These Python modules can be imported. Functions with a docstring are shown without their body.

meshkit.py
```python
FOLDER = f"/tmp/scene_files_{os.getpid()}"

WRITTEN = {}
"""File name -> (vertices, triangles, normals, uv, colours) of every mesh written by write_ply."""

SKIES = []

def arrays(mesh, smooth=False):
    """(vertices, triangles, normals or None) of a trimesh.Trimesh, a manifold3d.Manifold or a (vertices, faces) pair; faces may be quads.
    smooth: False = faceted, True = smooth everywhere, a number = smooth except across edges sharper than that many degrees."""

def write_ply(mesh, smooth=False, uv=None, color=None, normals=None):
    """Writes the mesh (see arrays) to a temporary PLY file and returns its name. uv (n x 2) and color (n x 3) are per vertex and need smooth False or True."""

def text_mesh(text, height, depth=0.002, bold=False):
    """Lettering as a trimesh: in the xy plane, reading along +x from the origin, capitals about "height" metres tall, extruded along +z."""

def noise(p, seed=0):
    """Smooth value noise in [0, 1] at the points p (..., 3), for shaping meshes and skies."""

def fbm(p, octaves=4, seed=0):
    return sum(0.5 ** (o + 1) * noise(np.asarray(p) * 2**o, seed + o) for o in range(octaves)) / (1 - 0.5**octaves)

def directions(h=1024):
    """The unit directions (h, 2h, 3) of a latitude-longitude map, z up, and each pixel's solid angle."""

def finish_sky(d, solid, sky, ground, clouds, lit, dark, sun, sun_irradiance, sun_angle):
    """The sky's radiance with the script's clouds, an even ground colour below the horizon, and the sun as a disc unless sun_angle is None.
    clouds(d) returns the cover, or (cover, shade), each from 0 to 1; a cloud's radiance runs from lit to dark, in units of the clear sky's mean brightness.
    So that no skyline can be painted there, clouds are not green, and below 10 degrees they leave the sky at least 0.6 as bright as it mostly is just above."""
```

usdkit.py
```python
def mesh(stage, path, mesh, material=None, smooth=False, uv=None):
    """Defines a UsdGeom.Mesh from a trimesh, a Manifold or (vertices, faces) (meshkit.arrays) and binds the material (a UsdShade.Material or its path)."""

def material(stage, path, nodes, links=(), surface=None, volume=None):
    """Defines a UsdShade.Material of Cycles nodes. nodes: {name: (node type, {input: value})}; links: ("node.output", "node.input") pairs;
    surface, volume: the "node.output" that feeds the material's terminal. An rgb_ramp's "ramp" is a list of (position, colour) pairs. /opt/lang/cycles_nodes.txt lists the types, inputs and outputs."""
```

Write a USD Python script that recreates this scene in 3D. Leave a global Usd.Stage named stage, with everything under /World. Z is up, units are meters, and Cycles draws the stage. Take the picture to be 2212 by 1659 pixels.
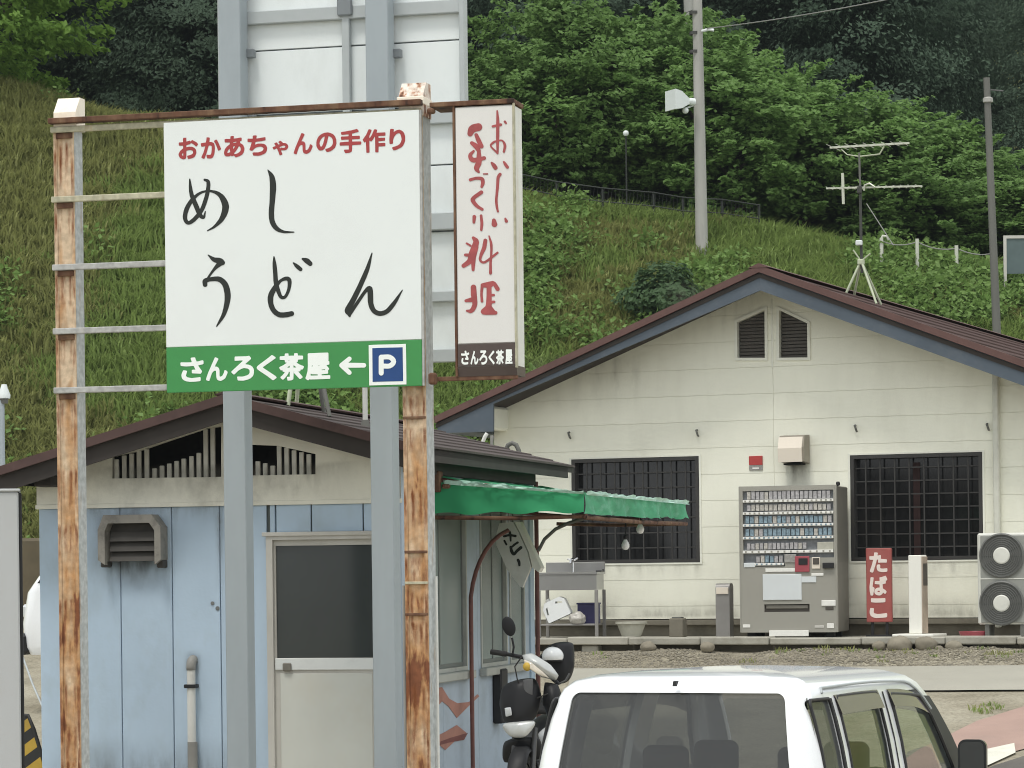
import math, random
import numpy as np
import trimesh
import manifold3d as m3
import shapely
from shapely.geometry import Polygon, Point, LineString, box as sbox
from shapely.ops import unary_union
import usdkit
from meshkit import fbm
from pxr import Usd, UsdGeom, UsdLux, UsdShade, Sdf, Gf, Vt

stage = Usd.Stage.CreateInMemory()
UsdGeom.SetStageUpAxis(stage, "Z")
UsdGeom.SetStageMetersPerUnit(stage, 1.0)
UsdGeom.Xform.Define(stage, "/World")

# ------------------------------------------------------------------ camera
# measured on the photograph shown 2212 px wide: focal length, eye height, horizon row, small roll
F, CX, HZ, ROLL, CH = 6500.0, 1106.0, 1230.0, 0.012, 2.45
cam = UsdGeom.Camera.Define(stage, "/World/camera")
cam.CreateHorizontalApertureAttr(36.0)
cam.CreateVerticalApertureAttr(27.0)
cam.CreateFocalLengthAttr(36.0 * F / 2212.0)
cam.CreateVerticalApertureOffsetAttr((HZ - 829.5) / 2212.0 * 36.0)
cam.CreateClippingRangeAttr(Gf.Vec2f(0.1, 2000.0))
cam.CreateExposureAttr(0.5)
cr, sr = math.cos(ROLL), math.sin(ROLL)
cam.AddTransformOp().Set(Gf.Matrix4d(cr, 0, -sr, 0, sr, 0, cr, 0, 0, -1, 0, 0, 0, 0, CH, 1))

# ------------------------------------------------------------------ sky and sun (thin bright overcast)
SUN_EL, SUN_AZ = math.radians(66), math.radians(208)      # azimuth from +y towards +x
sky = UsdLux.DomeLight.Define(stage, "/World/sky")
CLOUD = 8.6
HAZE = 0.00017
sky_mat = usdkit.material(stage, "/World/Looks/sky", {
    "s": ("sky_texture", {"sky_type": "single_scattering", "sun_disc": False, "sun_elevation": SUN_EL, "sun_rotation": SUN_AZ}),
    "tc": ("texture_coordinate", {}),
    "mp": ("mapping", {"scale": (2.0, 2.0, 5.0)}),
    "n": ("noise_texture", {"scale": 1.3, "detail": 6.0, "roughness": 0.55}),
    "c": ("rgb_ramp", {"ramp": [(0.3, (CLOUD * .80, CLOUD * .84, CLOUD * .88)), (0.7, (CLOUD * 1.06, CLOUD * 1.08, CLOUD * 1.08))]}),
    "k": ("rgb_ramp", {"ramp": [(0.25, (.62, .62, .62)), (0.5, (.94, .94, .94))]}),
    "m": ("mix", {}),
    "b": ("background_shader", {"strength": 0.1}),
}, [("tc.generated", "mp.vector"), ("mp.vector", "n.vector"), ("n.fac", "c.fac"), ("n.fac", "k.fac"), ("k.color", "m.fac"), ("s.color", "m.color1"),
    ("c.color", "m.color2"), ("m.color", "b.color")], surface="b.background")
UsdShade.MaterialBindingAPI.Apply(sky.GetPrim()).Bind(sky_mat)
sky.GetPrim().SetCustomDataByKey("kind", "structure")
sky.GetPrim().SetCustomDataByKey("label", "pale overcast sky above the wooded hill")
sun = UsdLux.DistantLight.Define(stage, "/World/sun")
sun.CreateIntensityAttr(0.38)
sun.CreateAngleAttr(14.0)
sun.CreateNormalizeAttr(True)
sun.CreateColorAttr(Gf.Vec3f(1.0, 0.965, 0.91))
sun.AddRotateZOp().Set(-math.degrees(SUN_AZ))
sun.AddRotateXOp().Set(math.degrees(SUN_EL) - 90.0)
# light shines along -z; after rotateX(el-90) then rotateZ the light comes from azimuth SUN_AZ
sun.ClearXformOpOrder()
d_to = np.array([math.sin(SUN_AZ) * math.cos(SUN_EL), math.cos(SUN_AZ) * math.cos(SUN_EL), math.sin(SUN_EL)])
zx = d_to
xx = np.cross([0, 0, 1.0], zx); xx /= np.linalg.norm(xx)
yx = np.cross(zx, xx)
sun.AddTransformOp(opSuffix="aim").Set(Gf.Matrix4d(*xx, 0, *yx, 0, *zx, 0, 0, 0, 60, 1))

# ------------------------------------------------------------------ helpers: picture point -> place
EYE = np.array([0, 0, CH])


def ray(x, y):
    a, b = (x - CX) / F, (HZ - y) / F
    return np.array([a * cr + b * sr, 1.0, -a * sr + b * cr])


def at(x, y, d):
    return EYE + ray(x, y) * d


class Frame:
    """A thing's own axes: x along its face to the right, y into the depth, z up."""

    def __init__(s, origin, ang):
        s.o, s.ang = np.array(origin, float), ang
        a = math.radians(ang)
        s.X, s.Y = np.array([math.cos(a), math.sin(a), 0]), np.array([-math.sin(a), math.cos(a), 0])

    def px(s, x, y, yl=0.0):
        r = ray(x, y)
        t = ((s.o - EYE) @ s.Y + yl) / (r @ s.Y)
        q = EYE + r * t - s.o
        return q @ s.X, q[2]

    def pxx(s, x, y, xl):
        r = ray(x, y)
        t = ((s.o - EYE) @ s.X + xl) / (r @ s.X)
        q = EYE + r * t - s.o
        return q @ s.Y, q[2]

    def poly(s, pts, yl=0.0):
        return [s.px(x, y, yl) for x, y in pts]

    def rect(s, x0, y0, x1, y1, yl=0.0):
        xm, ym = (x0 + x1) / 2, (y0 + y1) / 2
        return s.px(x0, ym, yl)[0], s.px(x1, ym, yl)[0], s.px(xm, y1, yl)[1], s.px(xm, y0, yl)[1]   # x0 x1 z0 z1

    def loc(s, p):
        q = np.asarray(p) - s.o
        return np.array([q @ s.X, q @ s.Y, q[2]])

    def world(s, x, y, z):
        return s.o + s.X * x + s.Y * y + np.array([0, 0, z])


class MB:
    """Collects shapes that make up ONE mesh."""

    def __init__(s):
        s.v, s.f, s.n = [], [], 0

    def add(s, v, f):
        v, f = np.asarray(v, float), np.asarray(f, int)
        if f.ndim == 2 and f.shape[1] == 4:
            f = np.vstack([f[:, [0, 1, 2]], f[:, [0, 2, 3]]])
        s.v.append(v); s.f.append(f + s.n); s.n += len(v)
        return s

    def box(s, x0, x1, y0, y1, z0, z1, b=0.0):
        b = min(b, .45 * abs(x1 - x0), .45 * abs(y1 - y0), .45 * abs(z1 - z0))
        if b <= 0:
            v = [(x, y, z) for x in (x0, x1) for y in (y0, y1) for z in (z0, z1)]
            f = [(0, 1, 3, 2), (4, 6, 7, 5), (0, 4, 5, 1), (2, 3, 7, 6), (0, 2, 6, 4), (1, 5, 7, 3)]
            return s.add(v, f)
        pts = []
        for x, sx in ((x0, 1), (x1, -1)):
            for y, sy in ((y0, 1), (y1, -1)):
                for z, sz in ((z0, 1), (z1, -1)):
                    pts += [(x, y + sy * b, z + sz * b), (x + sx * b, y, z + sz * b), (x + sx * b, y + sy * b, z)]
        return s.hull(pts)

    def hull(s, pts):
        h = trimesh.Trimesh(np.asarray(pts, float), process=False).convex_hull
        return s.add(h.vertices, h.faces)

    def bar(s, p, q, w, h, up=(0, 0, 1), b=0.0):
        """A straight bar of section w x h between two points."""
        p, q = np.asarray(p, float), np.asarray(q, float)
        d = q - p; L = np.linalg.norm(d); d /= L
        u = np.cross(d, up)
        if np.linalg.norm(u) < 1e-6: u = np.array([1.0, 0, 0])
        u /= np.linalg.norm(u); w2 = np.cross(u, d)
        t = MB().box(-w / 2, w / 2, 0, L, -h / 2, h / 2, b)
        v = np.vstack(t.v)
        return s.add(p + v[:, :1] * u + v[:, 1:2] * d + v[:, 2:] * w2, np.vstack(t.f))

    def ext(s, poly, a0, a1, plane="xz"):
        if not hasattr(poly, "geom_type"): poly = Polygon(poly)
        if not poly.is_valid: poly = poly.buffer(0)
        for g in getattr(poly, "geoms", [poly]):
            if g.is_empty or g.area < 1e-8: continue
            m = trimesh.creation.extrude_polygon(g, a1 - a0, engine="earcut")
            x, y, h = m.vertices.T
            v = {"xz": (x, a1 - h, y), "yz": (a0 + h, x, y), "xy": (x, y, a0 + h)}[plane]
            s.add(np.stack(v, 1), m.faces)
        return s

    def tube(s, pts, r, sides=8, closed=False):
        p = np.asarray(pts, float); n = len(p)
        r = np.broadcast_to(r, (n,))
        t = np.gradient(p, axis=0) if not closed else np.roll(p, -1, 0) - np.roll(p, 1, 0)
        t /= np.linalg.norm(t, axis=1, keepdims=True) + 1e-12
        a = np.cross(t[0], (0, 0, 1.0) if abs(t[0][2]) < .9 else (1.0, 0, 0)); a /= np.linalg.norm(a)
        rings = []
        for i in range(n):
            a = a - t[i] * (a @ t[i]); a /= np.linalg.norm(a) + 1e-12
            b = np.cross(t[i], a)
            ang = np.arange(sides) * 2 * np.pi / sides
            rings.append(p[i] + r[i] * (np.cos(ang)[:, None] * a + np.sin(ang)[:, None] * b))
        v = np.vstack(rings); fs = []
        for i in range(n if closed else n - 1):
            j = (i + 1) % n
            for k in range(sides):
                l = (k + 1) % sides
                fs.append((i * sides + k, i * sides + l, j * sides + l, j * sides + k))
        f = np.array(fs); f = np.vstack([f[:, [0, 1, 2]], f[:, [0, 2, 3]]])
        if not closed:
            c0, c1 = len(v), len(v) + 1
            v = np.vstack([v, p[0], p[-1]])
            f = np.vstack([f, [(c0, (k + 1) % sides, k) for k in range(sides)], [(c1, (n - 1) * sides + k, (n - 1) * sides + (k + 1) % sides) for k in range(sides)]])
        return s.add(v, f)

    def lathe(s, prof, c=(0, 0, 0), axis="z", n=20):
        """prof: (radius, height) pairs, turned about the axis through c."""
        prof = np.asarray(prof, float); k = len(prof)
        ang = np.arange(n) * 2 * np.pi / n
        v = np.stack([prof[:, None, 0] * np.cos(ang), prof[:, None, 0] * np.sin(ang), np.broadcast_to(prof[:, None, 1], (k, n))], -1).reshape(-1, 3)
        f = [(i * n + j, i * n + (j + 1) % n, (i + 1) * n + (j + 1) % n, (i + 1) * n + j) for i in range(k - 1) for j in range(n)]
        if axis == "y": v = v[:, [0, 2, 1]] * [1, -1, 1]      # height runs towards -y (to the viewer)
        if axis == "x": v = v[:, [2, 0, 1]]
        return s.add(v + np.asarray(c), f)

    def ball(s, c, r, sub=2):
        m = trimesh.creation.icosphere(sub, 1.0)
        return s.add(m.vertices * np.asarray(r) + np.asarray(c), m.faces)

    def grid(s, P):
        """A sheet through an (n, m, 3) array of points."""
        n, m, _ = P.shape
        i, j = np.meshgrid(np.arange(n - 1), np.arange(m - 1), indexing="ij")
        q = np.stack([i * m + j, i * m + j + 1, (i + 1) * m + j + 1, (i + 1) * m + j], -1).reshape(-1, 4)
        return s.add(P.reshape(-1, 3), q)

    def get(s):
        return np.vstack(s.v), np.vstack(s.f)


taken = {}


def numbered(parent, name):
    k = taken.get((parent, name), 0)
    taken[(parent, name)] = k + 1
    return f"{parent}/{name}" + (f"_{k:03d}" if k else "")


def tag(prim, label=None, cat=None, group=None, kind=None):
    for k, v in (("label", label), ("category", cat), ("group", group), ("kind", kind)):
        if v: prim.SetCustomDataByKey(k, v)


def thing(name, label, cat, frame, group=None, kind=None):
    path = numbered("/World", name)
    x = UsdGeom.Xform.Define(stage, path)
    x.AddTranslateOp().Set(Gf.Vec3d(*map(float, frame.o)))
    x.AddRotateZOp().Set(float(frame.ang))
    tag(x.GetPrim(), label, cat, group, kind)
    return path


def part(name, mb, mat, parent, smooth=35, label=None, kind=None):
    path = numbered(parent, name)
    m = usdkit.mesh(stage, path, mb.get() if isinstance(mb, MB) else mb, MAT[mat], smooth=smooth)
    tag(m.GetPrim(), label=label, kind=kind)
    return path


def solo(name, mb, mat, label, cat=None, group=None, kind=None, smooth=35):
    path = numbered("/World", name)
    m = usdkit.mesh(stage, path, mb.get() if isinstance(mb, MB) else mb, MAT[mat], smooth=smooth)
    tag(m.GetPrim(), label, cat, group, kind)
    return path


def copy(src, name, label, frame, scale=1.0, group=None):
    """Another thing of the kind of src, sharing its parts."""
    path = numbered("/World", name)
    cat = stage.GetPrimAtPath(src).GetCustomDataByKey("category")
    x = UsdGeom.Xform.Define(stage, path)
    x.GetPrim().GetReferences().AddInternalReference(src)
    x.ClearXformOpOrder()
    x.AddTranslateOp(opSuffix="c").Set(Gf.Vec3d(*map(float, frame.o)))
    x.AddRotateZOp(opSuffix="c").Set(float(frame.ang))
    x.AddScaleOp(opSuffix="c").Set(Gf.Vec3f(*np.broadcast_to(scale, 3).astype(float)))
    x.GetPrim().SetInstanceable(True)
    tag(x.GetPrim(), label, cat, group)
    return path


# ------------------------------------------------------------------ materials
MAT = {}


def lin(r, g, b):
    return tuple((c / 255 / 12.92 if c <= 10 else ((c / 255 + .055) / 1.055) ** 2.4) for c in (r, g, b))


def M(name, col, rough=.6, var=.10, sc=4.0, dirt=0.0, dirtcol=(.10, .085, .065), dsc=3.0, streak=1.0, bump=.0, bsc=60.0, metal=0.0, spec=.4, rnd=0.0, coat=0.0, dlo=.5, dhi=.72):
    col = np.array(col, float)
    nodes = {"tc": ("texture_coordinate", {}), "m1": ("mapping", {"scale": (sc, sc, sc * streak)}), "n1": ("noise_texture", {"scale": 1.0, "detail": 5.0, "roughness": .6}),
             "r1": ("rgb_ramp", {"ramp": [(.28, tuple(col * (1 - var))), (.72, tuple(np.minimum(col * (1 + var), .95)))]}),
             "p": ("principled_bsdf", {"roughness": rough, "metallic": metal, "specular_ior_level": spec, "coat_weight": coat, "coat_roughness": .06})}
    links = [("tc.object", "m1.vector"), ("m1.vector", "n1.vector"), ("n1.fac", "r1.fac")]
    out = "r1.color"
    if dirt:
        nodes |= {"m2": ("mapping", {"scale": (dsc, dsc, dsc * streak), "location": (3.1, 7.7, 1.3)}), "n2": ("noise_texture", {"scale": 1.0, "detail": 7.0, "roughness": .68}),
                  "r2": ("rgb_ramp", {"ramp": [(dlo, (0, 0, 0)), (dhi, (dirt,) * 3)]}), "mx": ("mix", {"color2": dirtcol})}
        links += [("tc.object", "m2.vector"), ("m2.vector", "n2.vector"), ("n2.fac", "r2.fac"), ("r2.color", "mx.fac"), (out, "mx.color1")]
        out = "mx.color"
    if rnd:
        nodes |= {"oi": ("object_info", {}), "ma": ("math", {"math_type": "multiply_add", "value2": rnd * 2, "value3": 1 - rnd}), "hs": ("hsv", {})}
        links += [("oi.random", "ma.value1"), ("ma.value", "hs.value"), (out, "hs.color")]
        out = "hs.color"
    links.append((out, "p.base_color"))
    if bump:
        nodes |= {"n3": ("noise_texture", {"scale": bsc, "detail": 3.0}), "bu": ("bump", {"strength": bump, "distance": .01})}
        links += [("tc.object", "n3.vector"), ("n3.fac", "bu.height"), ("bu.normal", "p.normal")]
    MAT[name] = usdkit.material(stage, f"/World/Looks/{name}", nodes, links, surface="p.BSDF")


def rusty(name, paint, rust, dark, lo, hi, sc=3.0, streak=.22, zg=(0.0, 0.0)):
    """Old paint flaking off in runs: paint, orange rust, dark rust."""
    nodes = {"tc": ("texture_coordinate", {}), "m1": ("mapping", {"scale": (sc * 3.4, sc * 3.4, sc * 3.4 * streak)}), "n1": ("noise_texture", {"scale": 1.0, "detail": 5.0, "roughness": .55}),
             "r1": ("rgb_ramp", {"ramp": [(lo - .06, dark), (lo, rust), (hi - .05, tuple(.5 * a + .5 * b for a, b in zip(rust, paint))), (hi + .04, paint)]}),
             "n2": ("noise_texture", {"scale": 22.0, "detail": 4.0}), "r2": ("rgb_ramp", {"ramp": [(.35, (.75, .75, .75)), (.7, (1.1, 1.1, 1.1))]}), "mu": ("mix", {"mix_type": "multiply", "fac": 1.0}),
             "bu": ("bump", {"strength": .35, "distance": .006}), "p": ("principled_bsdf", {"roughness": .75, "specular_ior_level": .25})}
    nodes |= {"xyz": ("separate_xyz", {}), "zz": ("math", {"math_type": "multiply_add", "value2": zg[1], "value3": -zg[0] * zg[1]}), "zc": ("clamp", {"min": -.11, "max": .11}), "za": ("math", {"math_type": "add"})}
    links = [("tc.object", "m1.vector"), ("m1.vector", "n1.vector"), ("tc.object", "xyz.vector"), ("xyz.z", "zz.value1"), ("zz.value", "zc.value"), ("zc.result", "za.value1"), ("n1.fac", "za.value2"), ("za.value", "r1.fac"), ("tc.object", "n2.vector"), ("n2.fac", "r2.fac"), ("r1.color", "mu.color1"), ("r2.color", "mu.color2"),
             ("mu.color", "p.base_color"), ("n1.fac", "bu.height"), ("bu.normal", "p.normal")]
    MAT[name] = usdkit.material(stage, f"/World/Looks/{name}", nodes, links, surface="p.BSDF")


def glass(name, tint, gloss=.9):
    MAT[name] = usdkit.material(stage, f"/World/Looks/{name}", {"t": ("transparent_bsdf", {"color": tint}), "g": ("glossy_bsdf", {"color": (gloss,) * 3, "roughness": .03}), "f": ("fresnel", {"IOR": 1.5}), "m": ("mix_closure", {})},
                                [("f.fac", "m.fac"), ("t.BSDF", "m.closure1"), ("g.BSDF", "m.closure2")], surface="m.closure")


def leafy(name, cols, trans=.25, rough=.6, rnd=.12):
    """Leaves: each leaf its own green, some light coming through."""
    nodes = {"g": ("geometry", {}), "r": ("rgb_ramp", {"ramp": [(i / (len(cols) - 1), c) for i, c in enumerate(cols)]}), "oi": ("object_info", {}),
             "ma": ("math", {"math_type": "multiply_add", "value2": rnd * 2, "value3": 1 - rnd}), "hs": ("hsv", {}),
             "p": ("principled_bsdf", {"roughness": rough, "specular_ior_level": .25}), "t": ("translucent_bsdf", {}), "m": ("mix_closure", {"fac": trans})}
    MAT[name] = usdkit.material(stage, f"/World/Looks/{name}", nodes, [("g.random_per_island", "r.fac"), ("r.color", "hs.color"), ("oi.random", "ma.value1"), ("ma.value", "hs.value"), ("hs.color", "p.base_color"), ("hs.color", "t.color"),
                                ("p.BSDF", "m.closure1"), ("t.BSDF", "m.closure2")], surface="m.closure")


M("sign_white", (.72, .755, .735), rough=.35, var=.02, sc=1.2, dirt=.10, dirtcol=(.55, .55, .52), dsc=1.5)
M("sign_green", (.045, .245, .065), rough=.4, var=.06)
M("ink_black", (.014, .017, .013), rough=.5)
M("ink_red", (.34, .045, .045), rough=.5, var=.12, sc=9)
M("ink_red_old", (.33, .07, .07), rough=.6, var=.2, sc=14)
M("ink_white", (.80, .84, .80), rough=.45, var=.03)
M("sign_blue", (.012, .055, .19), rough=.4, var=.1)
M("lightbox_white", (.66, .65, .62), rough=.4, var=.04, sc=1.5, dirt=.2, dirtcol=(.5, .46, .40), streak=.3)
M("lightbox_side", (.68, .68, .63), rough=.5, var=.06, dirt=.5, dirtcol=(.5, .36, .22), dsc=5, streak=.25)
M("brown_plate", (.075, .055, .048), rough=.5, var=.15)
rusty("post_rust", (.62, .48, .33), (.46, .255, .115), (.20, .075, .035), .34, .52, zg=(3.6, .06))
rusty("post_side", (.48, .50, .49), (.42, .28, .16), (.2, .09, .05), .26, .38)
rusty("cap_rust", (.78, .70, .60), (.42, .22, .13), (.12, .05, .03), .40, .50, sc=5, streak=.5)
M("cap_cream", (.88, .80, .66), rough=.5, var=.05, dirt=.4, dirtcol=(.6, .42, .26))
rusty("frame_rust", (.20, .12, .07), (.11, .05, .03), (.035, .02, .015), .40, .62)
rusty("rung_paint", (.46, .44, .32), (.42, .31, .18), (.16, .08, .04), .24, .36)
rusty("rung_grey", (.42, .42, .40), (.34, .31, .27), (.14, .10, .07), .24, .36)
M("billboard_sheet", (.73, .77, .76), rough=.45, var=.03, sc=.9, dirt=.28, dirtcol=(.42, .44, .42), dsc=2.0, streak=.4)
M("galvanised", (.31, .35, .37), rough=.5, var=.07, sc=3, dirt=.3, dirtcol=(.26, .30, .31), dsc=4, streak=.3, spec=.5)
M("galvanised_dark", (.20, .22, .23), rough=.55, var=.1, sc=3)
M("rail_grey", (.40, .43, .43), rough=.5, var=.06)
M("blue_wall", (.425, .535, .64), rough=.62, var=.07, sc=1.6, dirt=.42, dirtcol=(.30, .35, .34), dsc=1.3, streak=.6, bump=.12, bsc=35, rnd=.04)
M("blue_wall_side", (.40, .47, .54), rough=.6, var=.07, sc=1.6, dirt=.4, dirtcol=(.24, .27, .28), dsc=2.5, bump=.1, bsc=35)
M("frieze", (.78, .76, .65), rough=.7, var=.08, sc=1.5, dirt=.55, dirtcol=(.27, .26, .22), dsc=1.2, bump=.1, bsc=30)
M("slat_cream", (.55, .54, .48), rough=.7, var=.1, dirt=.4, dirtcol=(.25, .24, .2))
M("void", (.012, .012, .011), rough=.9, var=.1)
M("roof_dark", (.062, .045, .040), rough=.75, var=.22, sc=2.5, dirt=.5, dirtcol=(.10, .08, .07), bump=.3, bsc=20)
M("roof_edge", (.075, .042, .036), rough=.7, var=.2, sc=6)
M("roof_under", (.045, .038, .033), rough=.85, var=.15)
M("roof_red", (.075, .046, .041), rough=.75, var=.16, sc=1.5, dirt=.45, dirtcol=(.06, .042, .038), dsc=1.0, bump=.25, bsc=14, spec=.08)
M("roof_red_edge", (.105, .055, .047), rough=.7, var=.15, sc=5)
M("fascia_blue", (.070, .090, .112), rough=.55, var=.12, sc=1.2, dirt=.25, dirtcol=(.16, .17, .18))
M("cream_siding", (.82, .815, .69), rough=.6, var=.045, sc=.8, dirt=.18, dirtcol=(.50, .48, .38), dsc=2.2, streak=.25, bump=.08, bsc=50, rnd=.02)
M("cream_trim", (.76, .76, .66), rough=.5, var=.04)
M("vent_brown", (.075, .066, .055), rough=.6, var=.1)
M("grille_dark", (.045, .043, .040), rough=.5, var=.1, metal=.2)
M("window_dark", (.012, .012, .012), rough=.10, var=.2, spec=.5)
M("curtain_red", (.030, .012, .010), rough=.8, var=.2, streak=.1)
M("foundation", (.17, .155, .12), rough=.85, var=.15, dirt=.6, dirtcol=(.07, .065, .045), dsc=2, bump=.3, bsc=25)
M("concrete", (.36, .345, .29), rough=.85, var=.12, sc=2, dirt=.6, dirtcol=(.16, .145, .11), dsc=3, bump=.35, bsc=30, rnd=.06)
M("concrete_light", (.34, .325, .27), rough=.85, var=.08, sc=1.2, dirt=.4, dirtcol=(.33, .31, .26), dsc=1.2, bump=.25, bsc=30)
M("stone", (.24, .215, .163), rough=.85, var=.2, sc=5, bump=.5, bsc=22, rnd=.12)
M("steel", (.36, .355, .34), rough=.33, var=.08, metal=.65, sc=2, streak=.3)
M("steel_dull", (.27, .26, .245), rough=.5, var=.1, metal=.4)
M("chrome", (.6, .6, .6), rough=.12, var=.03, metal=1.0)
M("plastic_white", (.78, .80, .79), rough=.45, var=.03)
M("plastic_black", (.016, .016, .017), rough=.6, var=.1)
M("rubber", (.022, .021, .020), rough=.8, var=.2)
M("blue_crate", (.032, .030, .085), rough=.5, var=.1)
M("bag", (.42, .40, .36), rough=.3, var=.2, sc=14)
M("tub", (.43, .42, .35), rough=.7, var=.1, dirt=.4)
M("machine_grey", (.305, .295, .255), rough=.5, var=.04, sc=1.2, dirt=.25, dirtcol=(.22, .21, .17), streak=.4)
M("machine_side", (.16, .15, .125), rough=.55, var=.08)
M("machine_panel", (.60, .63, .63), rough=.4, var=.03)
M("pack_grey", (.35, .34, .34), rough=.4, var=.35, sc=38)
M("pack_blue", (.20, .275, .32), rough=.4, var=.45, sc=34)
M("pack_pale", (.42, .40, .36), rough=.4, var=.35, sc=36)
M("machine_back", (.19, .20, .21), rough=.4, var=.2, sc=20)
M("machine_red", (.33, .07, .085), rough=.4, var=.1)
M("label_white", (.74, .73, .68), rough=.45, var=.06, sc=16)
M("tobacco_red", (.33, .085, .075), rough=.5, var=.1, sc=5, dirt=.4, dirtcol=(.30, .14, .11))
M("tobacco_letter", (.76, .66, .60), rough=.5, var=.04)
M("post_white", (.78, .77, .70), rough=.5, var=.04, dirt=.3, dirtcol=(.5, .42, .32), streak=.3)
M("post_worn", (.40, .33, .26), rough=.7, var=.3, sc=6, dirt=.6, dirtcol=(.33, .20, .14), streak=.6)
M("ac_white", (.62, .62, .56), rough=.5, var=.04, dirt=.2)
M("ac_front", (.26, .265, .24), rough=.5, var=.05)
M("ac_fan", (.115, .117, .108), rough=.5, var=.06)
M("hood_white", (.70, .63, .53), rough=.5, var=.04, sc=2)
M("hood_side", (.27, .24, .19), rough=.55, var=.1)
M("plate_red", (.42, .05, .045), rough=.4, var=.06)
M("plate_grey", (.28, .27, .25), rough=.5, var=.3, sc=40)
M("downpipe", (.60, .60, .52), rough=.5, var=.05, dirt=.25)
M("door_frame", (.50, .485, .44), rough=.5, var=.06, dirt=.3, dirtcol=(.3, .28, .24), streak=.3, metal=.15)
M("door_rail", (.66, .68, .66), rough=.4, var=.04, dirt=.15, metal=.15)
M("door_panel", (.54, .55, .50), rough=.6, var=.05, sc=1.5, dirt=.3, dirtcol=(.50, .44, .34), dsc=1.5)
M("door_glass", (.030, .036, .034), rough=.14, var=.12, sc=1.2, spec=.5)
M("hood_old", (.24, .225, .195), rough=.6, var=.12, dirt=.7, dirtcol=(.07, .065, .055), dsc=6)
M("hood_dark", (.055, .05, .043), rough=.7, var=.2)
M("pipe_white", (.62, .62, .58), rough=.5, var=.06, dirt=.3)
M("pipe_grey", (.24, .235, .215), rough=.6, var=.15)
M("stain", (.14, .145, .14), rough=.8, var=.3)
M("paint_brown", (.36, .17, .13), rough=.6, var=.15, sc=6)
M("paint_maroon", (.16, .05, .045), rough=.6, var=.2, sc=6)
M("pipe_red", (.155, .062, .050), rough=.55, var=.25, sc=8, dirt=.4, dirtcol=(.08, .04, .035))
M("sash", (.40, .41, .38), rough=.5, var=.06, metal=.2, dirt=.3)
M("sash_dark", (.13, .145, .135), rough=.5, var=.1)
M("room_dark", (.26, .30, .275), rough=.9, var=.2)
M("curtain_pale", (.55, .60, .53), rough=.9, var=.1, sc=3, streak=.1)
M("green_cloth", (.030, .275, .115), rough=.55, var=.12, sc=2.2, spec=.3)
M("green_faded", (.055, .30, .155), rough=.6, var=.2, sc=5, dirt=.6, dirtcol=(.24, .48, .36), dsc=4, streak=3.0)
M("green_torn", (.42, .62, .52), rough=.6, var=.18, sc=8)
M("bulb", (.82, .82, .80), rough=.2, var=.02, coat=.5)
M("old_sign", (.60, .60, .56), rough=.55, var=.06, sc=2, dirt=.4, dirtcol=(.33, .34, .32), dsc=3)
M("old_sign_edge", (.74, .73, .66), rough=.55, var=.06)
M("car_white", (.80, .82, .83), rough=.28, var=.01, sc=1, coat=1.0)
M("car_trim", (.02, .02, .021), rough=.5, var=.1)
M("seat_cloth", (.055, .055, .058), rough=.9, var=.15)
M("dash", (.045, .048, .046), rough=.7, var=.1)
M("visor", (.13, .115, .12), rough=.12, var=.05, coat=.6)
M("mirror_shell", (.022, .024, .024), rough=.3, var=.1, coat=.5)
M("lamp_red", (.35, .02, .02), rough=.15, var=.05, coat=1.0)
M("lamp_clear", (.55, .57, .58), rough=.12, var=.06, coat=1.0)
M("scoot_black", (.014, .014, .015), rough=.5, var=.1, spec=.25)
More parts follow.
